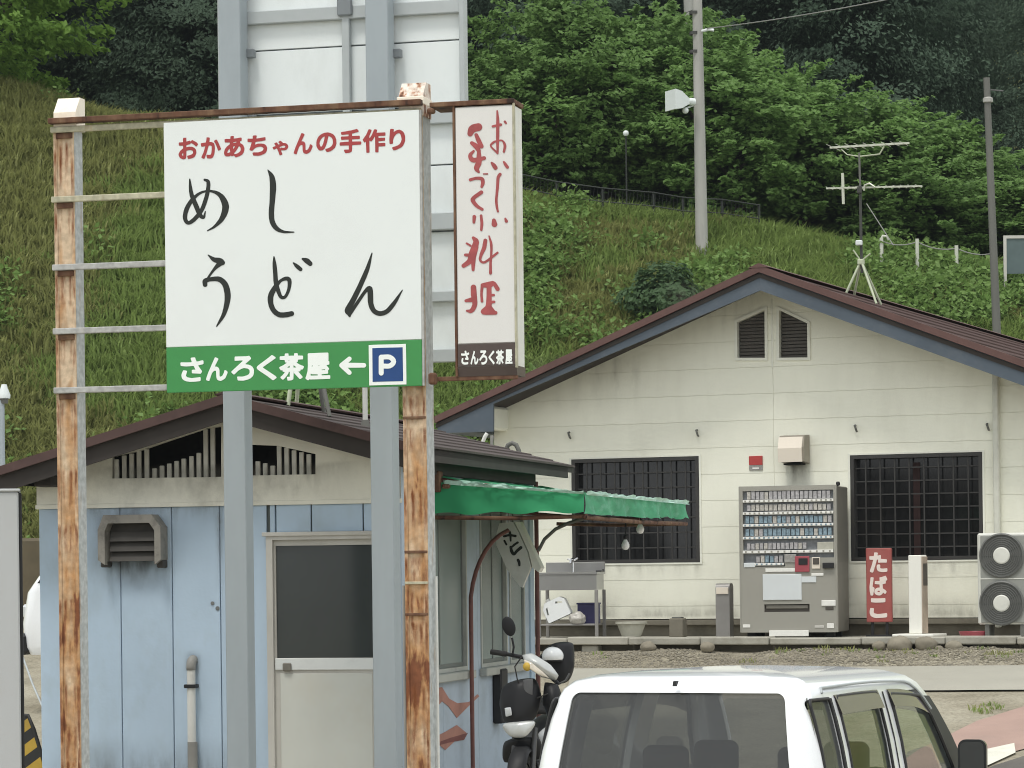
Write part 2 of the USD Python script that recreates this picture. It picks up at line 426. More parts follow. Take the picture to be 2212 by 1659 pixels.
M("scoot_grey", (.085, .085, .085), rough=.4, var=.1, metal=.3)
M("scoot_silver", (.52, .53, .51), rough=.35, var=.08, metal=.4)
M("scoot_white", (.72, .73, .72), rough=.3, var=.03, coat=.6)
M("scoot_lamp", (.62, .56, .46), rough=.15, var=.15, sc=20, coat=.8)
M("locker", (.46, .475, .475), rough=.5, var=.05, sc=1.0, dirt=.4, dirtcol=(.40, .36, .30), dsc=1.4, streak=.5)
M("barrier_yellow", (.50, .33, .05), rough=.6, var=.12, dirt=.3)
M("barrier_black", (.028, .028, .027), rough=.6, var=.15)
M("pole_concrete", (.36, .355, .325), rough=.8, var=.10, sc=2, dirt=.45, dirtcol=(.19, .185, .17), streak=.15, dsc=4)
M("pole_dark", (.135, .135, .12), rough=.8, var=.12, sc=2, streak=.2)
M("wire", (.10, .10, .095), rough=.7)
M("wire_pale", (.22, .22, .20), rough=.6)
M("band_dark", (.05, .05, .045), rough=.6)
M("horn_white", (.66, .70, .68), rough=.45, var=.03)
M("antenna", (.52, .54, .44), rough=.45, var=.08, metal=.3)
M("antenna_leg", (.44, .48, .34), rough=.5, var=.1)
M("mast_dark", (.05, .052, .045), rough=.6, var=.1)
M("fence_dark", (.028, .032, .028), rough=.7, var=.1)
M("fence_white", (.52, .53, .45), rough=.6, var=.08)
M("board_blue", (.09, .125, .125), rough=.6, var=.1)
M("bark", (.075, .062, .048), rough=.9, var=.3, sc=6, streak=.2, bump=.6, bsc=20)
M("clay_wall", (.11, .09, .055), rough=.9, var=.25, sc=2, dirt=.4)
M("pink_paving", (.36, .245, .20), rough=.85, var=.10, sc=1.2, dirt=.35, dirtcol=(.27, .20, .17), bump=.2, bsc=40)
M("asphalt", (.115, .105, .09), rough=.9, var=.2, sc=1.5, bump=.4, bsc=60)
M("line_white", (.66, .65, .55), rough=.8, var=.06, dirt=.3, dirtcol=(.4, .37, .3))
glass("pane_clear", (.80, .84, .82))
glass("pane_mid", (.60, .64, .62))
for gname, gfac, gcol, gt in (("pane_house", .55, (.27, .32, .295), (.85, .9, .87)), ("pane_tint", .48, (.075, .077, .076), (.42, .43, .43))):
    MAT[gname] = usdkit.material(stage, f"/World/Looks/{gname}", {"t": ("transparent_bsdf", {"color": gt}), "d": ("diffuse_bsdf", {"color": gcol}), "m": ("mix_closure", {"fac": gfac}), "g": ("glossy_bsdf", {"color": (.8, .8, .8), "roughness": .22 if gname == "pane_house" else .05}),
        "f": ("fresnel", {"IOR": 1.25 if gname == "pane_house" else 1.4}), "m2": ("mix_closure", {})}, [("t.BSDF", "m.closure1"), ("d.BSDF", "m.closure2"), ("f.fac", "m2.fac"), ("m.closure", "m2.closure1"), ("g.BSDF", "m2.closure2")], surface="m2.closure")
leafy("leaf_tree", [(.175, .295, .085), (.26, .41, .11), (.32, .485, .13), (.38, .535, .16), (.26, .40, .115)], trans=.45)
leafy("leaf_bright", [(.17, .29, .055), (.24, .385, .07), (.29, .44, .085), (.34, .47, .105)], trans=.45)
leafy("leaf_dark", [(.070, .108, .070), (.088, .130, .084), (.104, .150, .097), (.118, .168, .108)], trans=.3, rough=.8)
leafy("grass_green", [(.215, .29, .085), (.285, .355, .105), (.33, .40, .125), (.37, .43, .15)], trans=.42)
leafy("grass_brown", [(.26, .275, .10), (.29, .285, .12), (.33, .315, .14), (.26, .30, .105)], trans=.38)
leafy("weed_leaf", [(.17, .27, .075), (.23, .34, .095), (.29, .40, .13), (.35, .45, .18)], trans=.38)
leafy("shrub_leaf", [(.07, .125, .052), (.10, .165, .065), (.13, .205, .082), (.17, .245, .105)], trans=.3)


def ground_material():
    n = {"g": ("geometry", {}), "n1": ("noise_texture", {"scale": 1.1, "detail": 6.0, "roughness": .6}), "r1": ("rgb_ramp", {"ramp": [(.3, (.22, .195, .14)), (.5, (.31, .28, .21)), (.72, (.38, .35, .27))]}),
         "n2": ("noise_texture", {"scale": 26.0, "detail": 4.0, "roughness": .7}), "r2": ("rgb_ramp", {"ramp": [(.3, (.62, .62, .62)), (.5, (1, 1, 1)), (.7, (1.2, 1.2, 1.2))]}), "mu": ("mix", {"mix_type": "multiply", "fac": 1.0}),
         "bu": ("bump", {"strength": .6, "distance": .03}), "p": ("principled_bsdf", {"roughness": .9, "specular_ior_level": .2})}
    MAT["ground"] = usdkit.material(stage, "/World/Looks/ground", n, [("g.position", "n1.vector"), ("n1.fac", "r1.fac"), ("g.position", "n2.vector"), ("n2.fac", "r2.fac"), ("r1.color", "mu.color1"), ("r2.color", "mu.color2"),
                                    ("mu.color", "p.base_color"), ("n2.fac", "bu.height"), ("bu.normal", "p.normal")], surface="p.BSDF")
    n = {"g": ("geometry", {}), "n1": ("noise_texture", {"scale": .32, "detail": 5.0, "roughness": .6}), "r1": ("rgb_ramp", {"ramp": [(.35, (.15, .19, .06)), (.52, (.21, .225, .085)), (.66, (.24, .23, .10))]}),
         "p": ("principled_bsdf", {"roughness": .9, "specular_ior_level": .15})}
    MAT["hill"] = usdkit.material(stage, "/World/Looks/hill", n, [("g.position", "n1.vector"), ("n1.fac", "r1.fac"), ("r1.color", "p.base_color")], surface="p.BSDF")


ground_material()

# dirt that has settled on a wall: a thin film, thick where its mesh says so
for fname, fcol, fsc in (("soot", (.085, .078, .064), (9, 9, 3)), ("rust_film", (.17, .065, .03), (34, 34, 7)), ("green_film", (.10, .115, .075), (12, 12, 8))):
    MAT[fname] = usdkit.material(stage, f"/World/Looks/{fname}", {
        "at": ("attribute", {"attribute": "fade"}), "tc": ("texture_coordinate", {}), "mp": ("mapping", {"scale": fsc}), "n": ("noise_texture", {"scale": 1.0, "detail": 6.0, "roughness": .65}),
        "mr": ("map_range", {"from_min": .30, "from_max": .70, "to_min": .15 if fname == "soot" else -.35, "to_max": 1.25 if fname == "soot" else 1.7, "clamp": False}), "mu": ("math", {"math_type": "multiply", "use_clamp": True}),
        "t": ("transparent_bsdf", {"color": (1, 1, 1)}), "d": ("diffuse_bsdf", {"color": fcol}), "m": ("mix_closure", {})},
        [("tc.object", "mp.vector"), ("mp.vector", "n.vector"), ("n.fac", "mr.value"), ("mr.result", "mu.value1"), ("at.fac", "mu.value2"), ("mu.value", "m.fac"), ("t.BSDF", "m.closure1"), ("d.BSDF", "m.closure2")], surface="m.closure")


def stain(parent, x0, x1, z0, z1, y, fn, name="dirt_stain", n=28, mat="soot"):
    """fn(u, v) in 0..1 gives how thick the dirt lies; u to the right, v upwards."""
    U, V = np.meshgrid(np.linspace(0, 1, n), np.linspace(0, 1, n), indexing="ij")
    mb = MB().grid(np.stack([x0 + (x1 - x0) * U, np.full_like(U, y), z0 + (z1 - z0) * V], -1))
    path = part(name, mb, mat, parent, smooth=False)
    m = UsdGeom.Mesh(stage.GetPrimAtPath(path))
    edge = np.minimum(1, 6 * np.minimum(np.minimum(U, 1 - U), np.minimum(V, 1 - V)))
    UsdGeom.PrimvarsAPI(m).CreatePrimvar("fade", Sdf.ValueTypeNames.FloatArray, "vertex").Set(Vt.FloatArray.FromNumpy((np.clip(fn(U, V), 0, 1) * edge).astype(np.float32).ravel()))
    return path
GLYPHS = {
    'bお': '7 15 9 20 12 25 16 30 29 39 29 50 15 51 10 52 9 56 9 63 11 65 29 65 29 80 31 83 42 83 44 83 44 78 44 68 44 67 61 70 65 66 70 72 73 72 93 61 98 55 98 52 92 45 88 45 79 53 66 60 65 60 63 56 46 52 43 51 44 43 57 45 71 44 82 39 87 33 90 26 90 17 88 12 85 6 81 1 75 -2 65 -5 52 -6 50 -4 47 5 49 8 63 10 70 13 74 16 75 19 75 24 72 28 67 30 56 31 44 28 43 2 40 -4 36 -6 29 -7 25 -6 15 -1 9 7;26 19 22 13 23 11 27 9 29 9 29 20',
    'bか': '68 62 68 65 69 67 77 71 81 70 88 58 96 42 100 33 99 29 90 25 87 25 86 26 80 42 74 54|4 57 6 59 28 61 30 69 32 82 38 82 45 81 46 80 47 78 45 62 55 62 63 59 67 56 70 48 71 34 69 17 66 7 61 -2 53 -6 43 -6 34 -5 32 -1 30 7 32 10 34 10 42 9 49 9 52 11 54 18 56 30 56 44 53 47 45 48 41 47 30 15 20 -6 16 -6 7 -2 6 0 6 2 16 20 25 44 24 46 10 44 6 45 5 47',
    'bあ': '8 16 10 24 14 32 21 40 32 48 33 52 33 55 32 56 15 57 12 58 11 61 11 69 12 71 18 72 34 71 35 72 36 81 38 83 48 83 50 82 50 78 49 73 50 72 65 73 78 75 82 74 83 72 83 63 82 61 75 59 76 57 76 52 84 47 89 42 92 35 94 28 94 22 91 12 87 5 83 1 74 -4 61 -8 56 -8 50 -1 40 -3 37 0 29 -3 20 -3 15 -2 10 2 8 9;50 9 52 5 60 6 69 10 75 15 78 20 79 26 78 31 75 36 71 38 70 37 61 22;47 54 48 53 60 54 61 57 60 58 49 57 47 56;46 30 48 28 49 29 54 37 54 40 52 40 46 38;22 12 24 11 27 12 34 15 32 30 29 28 24 21 22 16',
    'bち': '8 57 8 66 10 69 29 68 30 74 30 80 33 82 43 82 45 81 46 78 44 70 45 68 58 69 77 72 81 72 82 69 82 60 81 58 61 55 41 53 38 43 40 42 51 45 64 45 74 43 80 40 85 34 88 25 87 14 83 5 79 1 73 -2 63 -6 54 -8 37 -7 31 -6 28 4 29 7 33 8 51 7 63 10 69 13 71 15 73 21 73 24 70 28 67 30 60 32 53 31 46 30 38 26 27 15 25 15 17 18 16 20 16 23 20 34 25 52 24 53 13 54 9 55',
    'bゃ': '8 34 10 35 23 40 21 45 17 52 17 55 19 56 29 59 31 58 37 47 45 49 45 51 39 57 38 60 40 63 46 67 49 66 54 63 62 54 73 53 81 49 85 44 88 37 87 28 85 24 79 17 73 15 68 14 51 15 51 13 57 -4 57 -7 54 -9 47 -12 43 -11 42 -8 38 6 30 26 29 27 18 22 14 21 12 22 8 31;43 33 46 26 47 26 49 29 52 30 61 28 68 28 72 31 73 35 70 39 62 40 47 35',
    'bん': '4 -2 5 3 14 24 43 79 45 81 54 78 58 76 58 72 43 47 44 46 48 46 53 45 57 43 61 38 63 31 63 12 64 9 66 8 69 8 76 12 82 22 85 31 87 32 91 31 98 25 98 22 95 15 88 2 81 -3 74 -6 67 -8 62 -7 56 -5 52 -2 49 7 48 29 45 31 39 30 31 23 27 15 19 -5 18 -7 15 -7 6 -4',
    'bの': '6 36 8 45 11 52 16 60 22 65 30 70 40 74 48 75 57 76 70 72 78 68 83 64 88 57 91 51 93 44 94 34 94 28 91 19 87 10 81 5 76 1 66 -4 59 -6 52 -6 50 -5 45 3 46 7 59 10 66 13 74 19 78 27 79 32 78 44 74 52 70 55 64 59 60 60 59 60 54 38 48 21 41 8 36 4 32 2 24 1 20 2 16 4 12 9 8 16 6 22;20 30 23 20 25 18 28 17 33 23 36 30 41 47 43 57 43 59 40 59 33 55 26 48 21 38',
    'b手': '2 33 4 35 42 36 43 37 43 44 42 45 11 45 9 46 8 56 10 59 41 59 43 61 43 66 42 67 12 66 10 68 8 75 10 78 54 83 79 88 82 87 88 80 88 76 86 75 58 69 58 60 59 59 91 59 93 57 93 47 91 45 58 45 58 44 58 37 59 36 96 35 98 34 99 32 99 24 96 21 58 21 57 -1 56 -5 53 -8 45 -11 28 -12 26 -11 21 -1 22 1 23 3 43 3 43 20 4 21 2 24',
    'b作': '0 45 15 64 26 87 31 87 37 85 39 83 37 76 29 59 29 51 30 50 34 54 41 65 50 85 54 86 60 85 62 83 63 81 61 73 61 71 97 71 99 70 99 59 98 57 70 57 68 55 69 50 69 49 95 49 97 48 97 38 96 36 69 35 69 34 69 28 70 27 96 27 98 25 98 15 96 13 69 13 68 -10 66 -11 56 -11 54 -9 54 54 52 55 45 44 38 36 35 36 31 39 29 39 29 -9 26 -11 17 -11 15 -9 14 35 13 36 9 33 6 33 1 42',
    'bり': '18 40 22 80 24 83 35 82 37 80 36 71 36 69 48 76 54 77 59 78 68 74 75 68 79 61 82 50 82 29 77 16 73 9 67 3 53 -4 42 -8 36 -8 34 -8 29 1 30 5 42 8 53 12 60 17 65 25 68 36 67 44 65 54 61 61 58 63 55 63 49 61 42 55 38 49 35 41 33 34 33 22 31 20 21 19 19 20',
    'bさ': '12 64 15 66 33 65 49 65 50 67 47 77 47 80 49 82 57 83 59 83 61 82 66 67 73 68 84 71 87 71 89 68 89 58 86 56 73 53 71 52 78 40 84 31 83 27 80 22 78 21 51 24 50 26 50 35 53 37 61 37 62 38 56 51 31 50 15 52 13 54|15 18 17 26 21 35 24 36 32 34 34 32 34 30 31 21 30 15 34 10 40 8 49 6 63 7 77 9 79 6 79 -3 78 -5 76 -6 58 -8 44 -8 30 -5 23 -1 18 4 16 11',
    'bろ': '8 25 49 61 47 63 26 62 21 62 20 64 20 71 21 76 23 77 61 77 70 78 72 78 77 72 78 70 78 67 58 50 59 49 69 47 77 44 83 39 87 32 88 27 88 18 86 11 83 6 75 -1 65 -5 50 -8 32 -7 30 -5 28 5 30 7 46 6 55 8 63 10 70 14 73 20 73 26 71 30 65 34 59 35 52 36 43 33 32 27 19 15 17 15 15 15 8 22',
    'bく': '17 36 17 40 19 44 26 51 52 74 61 83 62 84 65 83 73 76 74 73 73 71 38 42 35 38 72 6 75 2 76 -2 67 -10 64 -10 48 6 25 26 20 31',
    'b茶': '1 34 1 37 1 38 16 44 30 52 30 54 26 54 24 56 23 63 5 64 3 65 3 67 3 74 4 77 23 78 24 85 26 87 37 87 38 85 39 79 39 78 60 78 61 79 61 85 63 87 74 87 76 84 77 78 95 77 97 75 97 66 96 64 77 63 75 55 71 53 71 52 81 46 99 39 100 37 99 33 94 27 87 27 85 21 78 20 77 20 94 1 94 -2 86 -7 82 -7 69 6 61 14 59 16 61 20 59 20 58 19 59 16 58 14 57 -3 56 -8 54 -9 49 -11 35 -12 33 -10 31 0 33 2 42 2 43 3 43 19 42 20 40 20 38 20 38 16 31 6 18 -7 13 -8 6 -2 5 1 6 3 13 8 20 15 23 20 22 20 15 21 13 27 7 26;59 43 58 42 58 35 69 35 68 37;41 42 33 36 34 35 42 35 43 36 43 41;38 62 40 60 42 63 39 63',
    'b屋': '0 -3 4 6 9 23 10 38 10 79 12 81 14 82 89 82 91 81 92 79 92 56 91 54 95 51 95 42 93 40 85 39 84 38 94 27 94 24 90 21 90 11 88 9 65 8 64 7 64 5 65 4 96 4 98 2 98 -7 97 -8 96 -9 19 -9 15 -8 12 -11 10 -12 1 -7;65 24 64 23 65 22 78 22 79 23 77 25;52 39 52 37 55 37 56 38 55 39;20 6 21 4 48 4 49 5 49 7 48 8 25 9 22 11 21 10;26 39 25 36 26 35 28 36 30 38 29 39',
    'hた': '42 18 44 26 46 28 51 29 58 28 60 24 59 14 61 12 67 10 77 10 92 12 94 11 95 8 95 -2 92 -5 79 -6 66 -6 53 -3 48 0 44 5 43 9|6 64 8 67 28 67 29 68 30 77 30 80 31 82 33 84 45 83 48 81 49 79 47 71 48 69 61 72 64 69 64 57 63 55 63 54 91 52 93 51 94 48 93 39 90 36 81 37 61 37 53 36 51 37 49 40 50 51 44 51 35 23 26 -3 23 -7 19 -8 9 -4 8 -2 8 1 18 26 25 49 24 50 13 50 7 52 6 53',
    'hば': '30 12 34 21 40 26 48 29 59 30 60 31 59 45 35 47 33 49 34 61 36 62 59 62 60 63 59 77 61 80 72 81 75 82 90 87 94 86 95 84 101 72 101 67 99 65 94 62 93 52 92 49 77 46 76 45 77 25 91 17 97 10 97 8 92 0 90 -2 88 -2 78 5 73 -2 66 -7 59 -9 48 -8 39 -5 34 -1 31 5;47 10 51 8 57 8 60 9 60 13 58 14 53 14 49 13 47 11|4 32 10 78 12 80 14 81 24 80 27 78 27 74 24 56 21 35 22 34 26 32 29 30 31 27 32 25 25 3 24 -5 21 -9 12 -9 9 -7 5 13',
    'hこ': '13 22 15 32 16 34 18 35 28 34 30 34 32 31 30 17 33 13 44 10 58 10 73 12 85 14 87 12 88 10 88 0 86 -3 83 -4 67 -6 43 -7 31 -5 22 -1 17 3 13 13|19 72 20 74 23 75 38 74 59 74 78 75 80 74 81 71 81 61 79 58 70 57 38 56 23 58 21 58 19 61',
}
rng = np.random.default_rng(7)


def smooth(t):
    t = np.clip(t, 0, 1)
    return t * t * (3 - 2 * t)


# ------------------------------------------------------------------ ground: a lot that climbs from the road to the terrace, then the grassy slope
TERR = 1.60


def G(x, y):
    """Height of the lot."""
    s = np.asarray(y) + .42 * np.asarray(x)
    return np.interp(s, [19, 27.5, 36.9, 44], [0, .56, 1.45, 1.58])


def Gn(x, y):
    """The lot's surface with the lumps of its gravel bank."""
    s = np.asarray(y) + .42 * np.asarray(x)
    w = smooth((s - 35.45) / .5) * smooth((37.4 - s) / .6)
    return G(x, y) + w * (fbm(np.stack([np.asarray(x) * 1.1, np.asarray(y) * 1.1, 0 * np.asarray(x)], -1), 3, 3) - .35) * .10


crest_px = [(-700, 165), (-200, 180), (0, 195), (250, 262), (600, 345), (1000, 415), (1150, 432), (1500, 486), (1850, 552), (2212, 604), (2700, 650)]
crest_x, crest_z = zip(*[(at(x, y, 62)[0], at(x, y, 62)[2]) for x, y in crest_px])
SL0, SL1 = 50.0, 62.0


def hill(x, y):
    x, y = np.asarray(x, float), np.asarray(y, float)
    zt = np.interp(x, crest_x, crest_z)
    t = np.clip((y - SL0) / (SL1 - SL0), 0, 1)
    z = 1.55 + (zt - 1.55) * (.82 * t + .18 * t * t * (3 - 2 * t))
    z = np.where(y > SL1, zt + .10 * np.minimum(y - SL1, 16) + .42 * np.maximum(y - SL1 - 16, 0), z)
    bumps = (fbm(np.stack([x * .35, y * .35, 0 * x], -1), 3, 5) - .5) * .55 * smooth((y - SL0) / 2)
    return np.where(y < SL0, 1.55, z) + bumps


def ground_at(x, y, lift=0.0, far=False):
    """The point of the lot (or hill) seen at a picture point."""
    r = ray(x, y)
    f = hill if far else G
    lo = 49.0 if far else 14.0
    ds = np.arange(lo, 90, .02)
    P = EYE + r * ds[:, None]
    below = P[:, 2] <= f(P[:, 0], P[:, 1])
    k = int(np.argmax(below)) if below.any() else len(ds) - 1
    p = P[k]
    return np.array([p[0], p[1], float(f(p[0], p[1])) + lift])


xs = np.concatenate([np.linspace(-400, -30, 12), np.linspace(-24, 30, 160), np.linspace(36, 400, 12)])
ys = np.concatenate([np.linspace(-120, 10, 10), np.linspace(13, 48, 176), [50.5, 55, 62, 80]])
gx, gy = np.meshgrid(xs, ys, indexing="ij")
gz = Gn(gx, gy)
gz = np.where(gy > 48, 1.2, gz)
solo("ground", MB().grid(np.stack([gx, gy, gz], -1).transpose(1, 0, 2)), "ground", "sandy gravel lot rising from the road to the terrace", kind="structure", smooth=True)

xs = np.concatenate([np.linspace(-420, -60, 14), np.linspace(-50, 50, 150), np.linspace(60, 420, 14)])
ys = np.concatenate([np.linspace(49, 64, 60), np.linspace(65, 130, 40), np.linspace(140, 420, 10)])
hx, hy = np.meshgrid(xs, ys, indexing="ij")
hz = hill(hx, np.minimum(hy, 150))
hz = np.where(hy < 49.4, 1.0, hz)
solo("hill", MB().grid(np.stack([hx, hy, hz], -1).transpose(1, 0, 2)), "hill", "steep grassy slope with a wooded hill above it", kind="structure", smooth=True)


def draped(name, pts, lift, mat, label, size=.5, far=False):
    """A thin sheet laid on the ground, its outline given by picture points."""
    P = np.array([ground_at(x, y)[:2] for x, y in pts])
    poly = Polygon(P).buffer(0)
    x0, y0, x1, y1 = poly.bounds
    v, f = trimesh.creation.triangulate_polygon(shapely.segmentize(poly, size), engine="earcut")
    m = trimesh.Trimesh(np.c_[v, 0 * v[:, 0]], f)
    for _ in range(3):
        m = m.subdivide_to_size(size) if hasattr(m, "subdivide_to_size") else m.subdivide()
    v = np.array(m.vertices)
    v[:, 2] = G(v[:, 0], v[:, 1]) + lift
    return solo(name, MB().add(v, m.faces), mat, label, kind="structure", smooth=True)


# paving to the right of the van
draped("gutter", [(1235, 1448), (1700, 1446), (2340, 1440), (2340, 1494), (1990, 1496), (1700, 1497), (1225, 1499)], .022, "concrete_light", "pale worn concrete strip below the gravel bank", 1.0)
draped("pavement", [(2330, 1500), (2330, 1588), (2140, 1640), (2015, 1690), (1900, 1760), (1800, 1740), (1985, 1622), (2110, 1560), (2240, 1520)], .012, "pink_paving", "faded pink paving strip running up the lot", 1.0)
draped("road_line", [(2080, 1640), (2132, 1623), (2191, 1610), (2194, 1630), (2125, 1662), (2050, 1700), (2030, 1675)], .020, "line_white", "short broad worn white patch beside the pink paving", 1.0)
draped("road", [(2330, 1600), (2330, 1800), (1900, 1850), (1980, 1768), (2090, 1690), (2145, 1656), (2215, 1634)], .008, "asphalt", "patch of dark asphalt at the corner of the lot", 1.0)


# ------------------------------------------------------------------ plants
def leaf_cloud(C, N, size, aspect=.55, r=rng, fold=.18):
    """One small leaf (a folded kite of two triangles) at every centre C, facing N."""
    C, N = np.asarray(C, float), np.asarray(N, float)
    n = len(C)
    N = N / (np.linalg.norm(N, axis=1, keepdims=True) + 1e-9)
    u = r.normal(size=(n, 3)); u -= N * (u * N).sum(1, keepdims=True); u /= np.linalg.norm(u, axis=1, keepdims=True)
    w = np.cross(N, u)
    s = (np.broadcast_to(size, (n,)) * r.uniform(.7, 1.3, n))[:, None]
    V = np.stack([C - u * s * .5, C + w * s * aspect * .5 + N * s * fold * .5, C + u * s * .5, C - w * s * aspect * .5 + N * s * fold * .5], 1).reshape(-1, 3)
    k = np.arange(n)[:, None] * 4
    return V, np.vstack([k + [0, 1, 2], k + [0, 2, 3]])


def limb(mb, p, q, r0, r1, r, sides=6, wob=.08):
    t = np.linspace(0, 1, 6)[:, None]
    P = np.asarray(p) * (1 - t) + np.asarray(q) * t
    L = np.linalg.norm(np.asarray(q) - np.asarray(p))
    P[1:-1] += r.normal(size=(4, 3)) * wob * L * .4
    P[:, 2] += np.sin(t[:, 0] * np.pi) * L * .06
    mb.tube(P, np.linspace(r0, r1, 6), sides)
    return P


def broad_tree(seed, H, R, mat, pads=120, per=120, leaf=.15, name="tree", label="", base=.16, frame=None, group=None, flat=.30):
    """A tree with spreading layered boughs, H high and R wide from the trunk."""
    r = np.random.default_rng(seed)
    path = thing(name, label, "tree", frame or Frame((0, 0, 0), 0), group)
    tr = MB(); tips = []
    top = np.array([r.normal() * .2, r.normal() * .2, H * .8])
    limb(tr, (0, 0, -.3), top * [1, 1, .55], .10 + .018 * H, .055 + .008 * H, r, 8, .03)
    start = top * [1, 1, .55]
    for k in range(9):
        a = k * 2.4 + r.uniform(-.3, .3)
        z = H * r.uniform(.35, .88)
        e = np.array([math.cos(a), math.sin(a), 0]) * R * r.uniform(.55, .9) * (1.15 - .5 * z / H) + [0, 0, z]
        o = np.array([0, 0, H * r.uniform(.18, .5)]) + start * [.8, .8, 0]
        P = limb(tr, o, e, .05 + .006 * H, .018, r, 5)
        tips += [P[3], P[4], P[5]]
    part("trunk", tr, "bark", path, smooth=True)
    C, N = [], []
    for i in range(pads):
        # boughs spread over the crown: mostly near its outside, tops lighter
        zz = r.uniform(base, 1.0) ** .9
        prof = math.sqrt(max(0.02, 1 - ((zz - .50) / .52) ** 2))
        a = r.uniform(0, 2 * np.pi)
        rad = R * prof * (r.uniform(.25, 1.0) ** .5) * (1 + .22 * math.sin(3 * a + seed) + .12 * math.sin(7 * a + 2 * seed))
        c = np.array([math.cos(a) * rad, math.sin(a) * rad, zz * H])
        if i < len(tips): c = tips[i] + r.normal(size=3) * .12
        m = int(per * r.uniform(.6, 1.4))
        # each spray runs outwards and a little up, its tip drooping
        L, Wd, Tk = r.uniform(.45, 1.05) * (R / 2.4) ** .5, r.uniform(.20, .40), r.uniform(.07, .15)
        lift = r.uniform(-.15, .75) if zz < .8 else r.uniform(.3, 1.5)
        ax = np.array([math.cos(a + r.normal() * .5), math.sin(a + r.normal() * .5), lift]); ax /= np.linalg.norm(ax)
        sd = np.cross(ax, [0, 0, 1.0]); sd /= np.linalg.norm(sd); upv = np.cross(sd, ax)
        t = r.uniform(-.55, 1, m); wd = (1 - np.clip(t, 0, 1) ** 1.5 * .8)
        p_, q_ = r.normal(size=m) * Wd * .5 * wd, r.normal(size=m) * Tk * wd - (np.clip(t, 0, 1) ** 2) * .12
        C.append(c + ax * (t * L)[:, None] + sd * p_[:, None] + upv * q_[:, None])
        N.append(np.array([math.cos(a) * .55, math.sin(a) * .55, .75]) + r.normal(size=(m, 3)) * .5)
    part("crown", leaf_cloud(np.vstack(C), np.vstack(N), leaf, .62, r), mat, path, smooth=False)
    return path


def on_hill(x, y, d, dz=0.0):
    """Foot of a thing that stands on the hill at depth d under picture column x."""
    X = at(x, y, d)[0]
    return np.array([X, d, float(hill(X, d)) + dz])


# the row of broad-leaved trees along the top of the slope
ROW = "broad-leaved trees along the top of the slope"
kinds = [(11, 5.6, 2.5), (12, 5.6, 2.8), (13, 5.6, 2.3)]
row = [  # picture column, depth, kind, row of its top, width scale, turn, label
    (1180, 65.0, 0, 15, .92, 10, "tall pointed green tree just right of the vertical sign and billboard edge"),
    (1320, 65.5, 1, 95, .95, 60, "rounded green tree behind the dark mesh fence, second right of the billboard"),
    (1440, 66.0, 2, 40, 1.0, 130, "high green tree directly behind the concrete utility pole and its white loudspeaker"),
    (1590, 65.0, 0, 130, 1.05, 200, "wide leafy tree just right of the concrete utility pole"),
    (1730, 65.0, 1, 190, .92, 300, "low spreading tree left of the rooftop aerial"),
    (1860, 65.5, 2, 235, 1.0, 20, "leafy tree directly behind the rooftop aerial"),
    (1990, 65.0, 0, 275, .9, 90, "drooping tree between the rooftop aerial and the slim grey pole"),
    (2110, 66.0, 1, 330, .85, 170, "small tree behind the slim grey pole"),
    (2230, 65.0, 2, 375, .9, 250, "low tree cut by the right edge behind the blue board"),
    (1060, 66.0, 1, 130, .9, 320, "green tree showing between the billboard and the tall pointed tree"),
]
first = {}
for col, d, k, top, sw, turn, label in row:
    p = on_hill(col, 450, d, -.1)
    seed, H, R = kinds[k]
    sh = (at(col, top, d)[2] - p[2]) / (H * 1.03)
    if k not in first:
        first[k] = broad_tree(seed, H, R, "leaf_tree", pads=270, per=100, leaf=.155, name="tree", label=label, frame=Frame(p, turn), group=ROW, base=.08)
        pr = UsdGeom.Xformable(stage.GetPrimAtPath(first[k]))
        pr.AddScaleOp().Set(Gf.Vec3f(sw, sw, sh))
    else:
        copy(first[k], "tree", label, Frame(p, turn), (sw, sw, sh), ROW)
# the big bright tree at the left edge
p = on_hill(-70, 150, 63.2, -.3)
broad_tree(31, 6.2, 2.75, "leaf_bright", pads=300, per=100, leaf=.165, name="tree", label="big bright green tree cut by the left edge of the photo above the rusty post", frame=Frame(p, 0), base=.05)

# the dark wood behind
protos = []
wood = UsdGeom.PointInstancer.Define(stage, "/World/dark_wood")
tag(wood.GetPrim(), "dense dark evergreen wood filling the hill behind the slope", "wood", kind="stuff")
for k in range(3):
    r = np.random.default_rng(50 + k)
    mb = MB(); H = 12.0
    C, N = [], []
    for i in range(170):
        zz = r.uniform(.08, 1) ** .9
        R = 2.7 * (1 - zz) ** .55 * (1 + .2 * math.sin(i)) + .25
        a = r.uniform(0, 2 * np.pi); rad = R * r.uniform(.35, 1) ** .6
        c = np.array([math.cos(a) * rad, math.sin(a) * rad, zz * H - rad * .22])
        m = 150; sz = r.uniform(.35, .8)
        q = r.normal(size=(m, 3)) * sz * [.55, .55, .24]
        q[:, 2] -= np.hypot(q[:, 0], q[:, 1]) * .3
        C.append(c + q); N.append(np.array([math.cos(a), math.sin(a), .55]) + r.normal(size=(m, 3)) * .34)
    v, f = leaf_cloud(np.vstack(C), np.vstack(N), .125, .45, r)
    usdkit.mesh(stage, f"/World/dark_wood/evergreen_tree{'_%03d' % k if k else ''}", (v, f), MAT["leaf_dark"], smooth=False)
    protos.append(f"/World/dark_wood/evergreen_tree{'_%03d' % k if k else ''}")
pos, idx, ori, scl = [], [], [], []
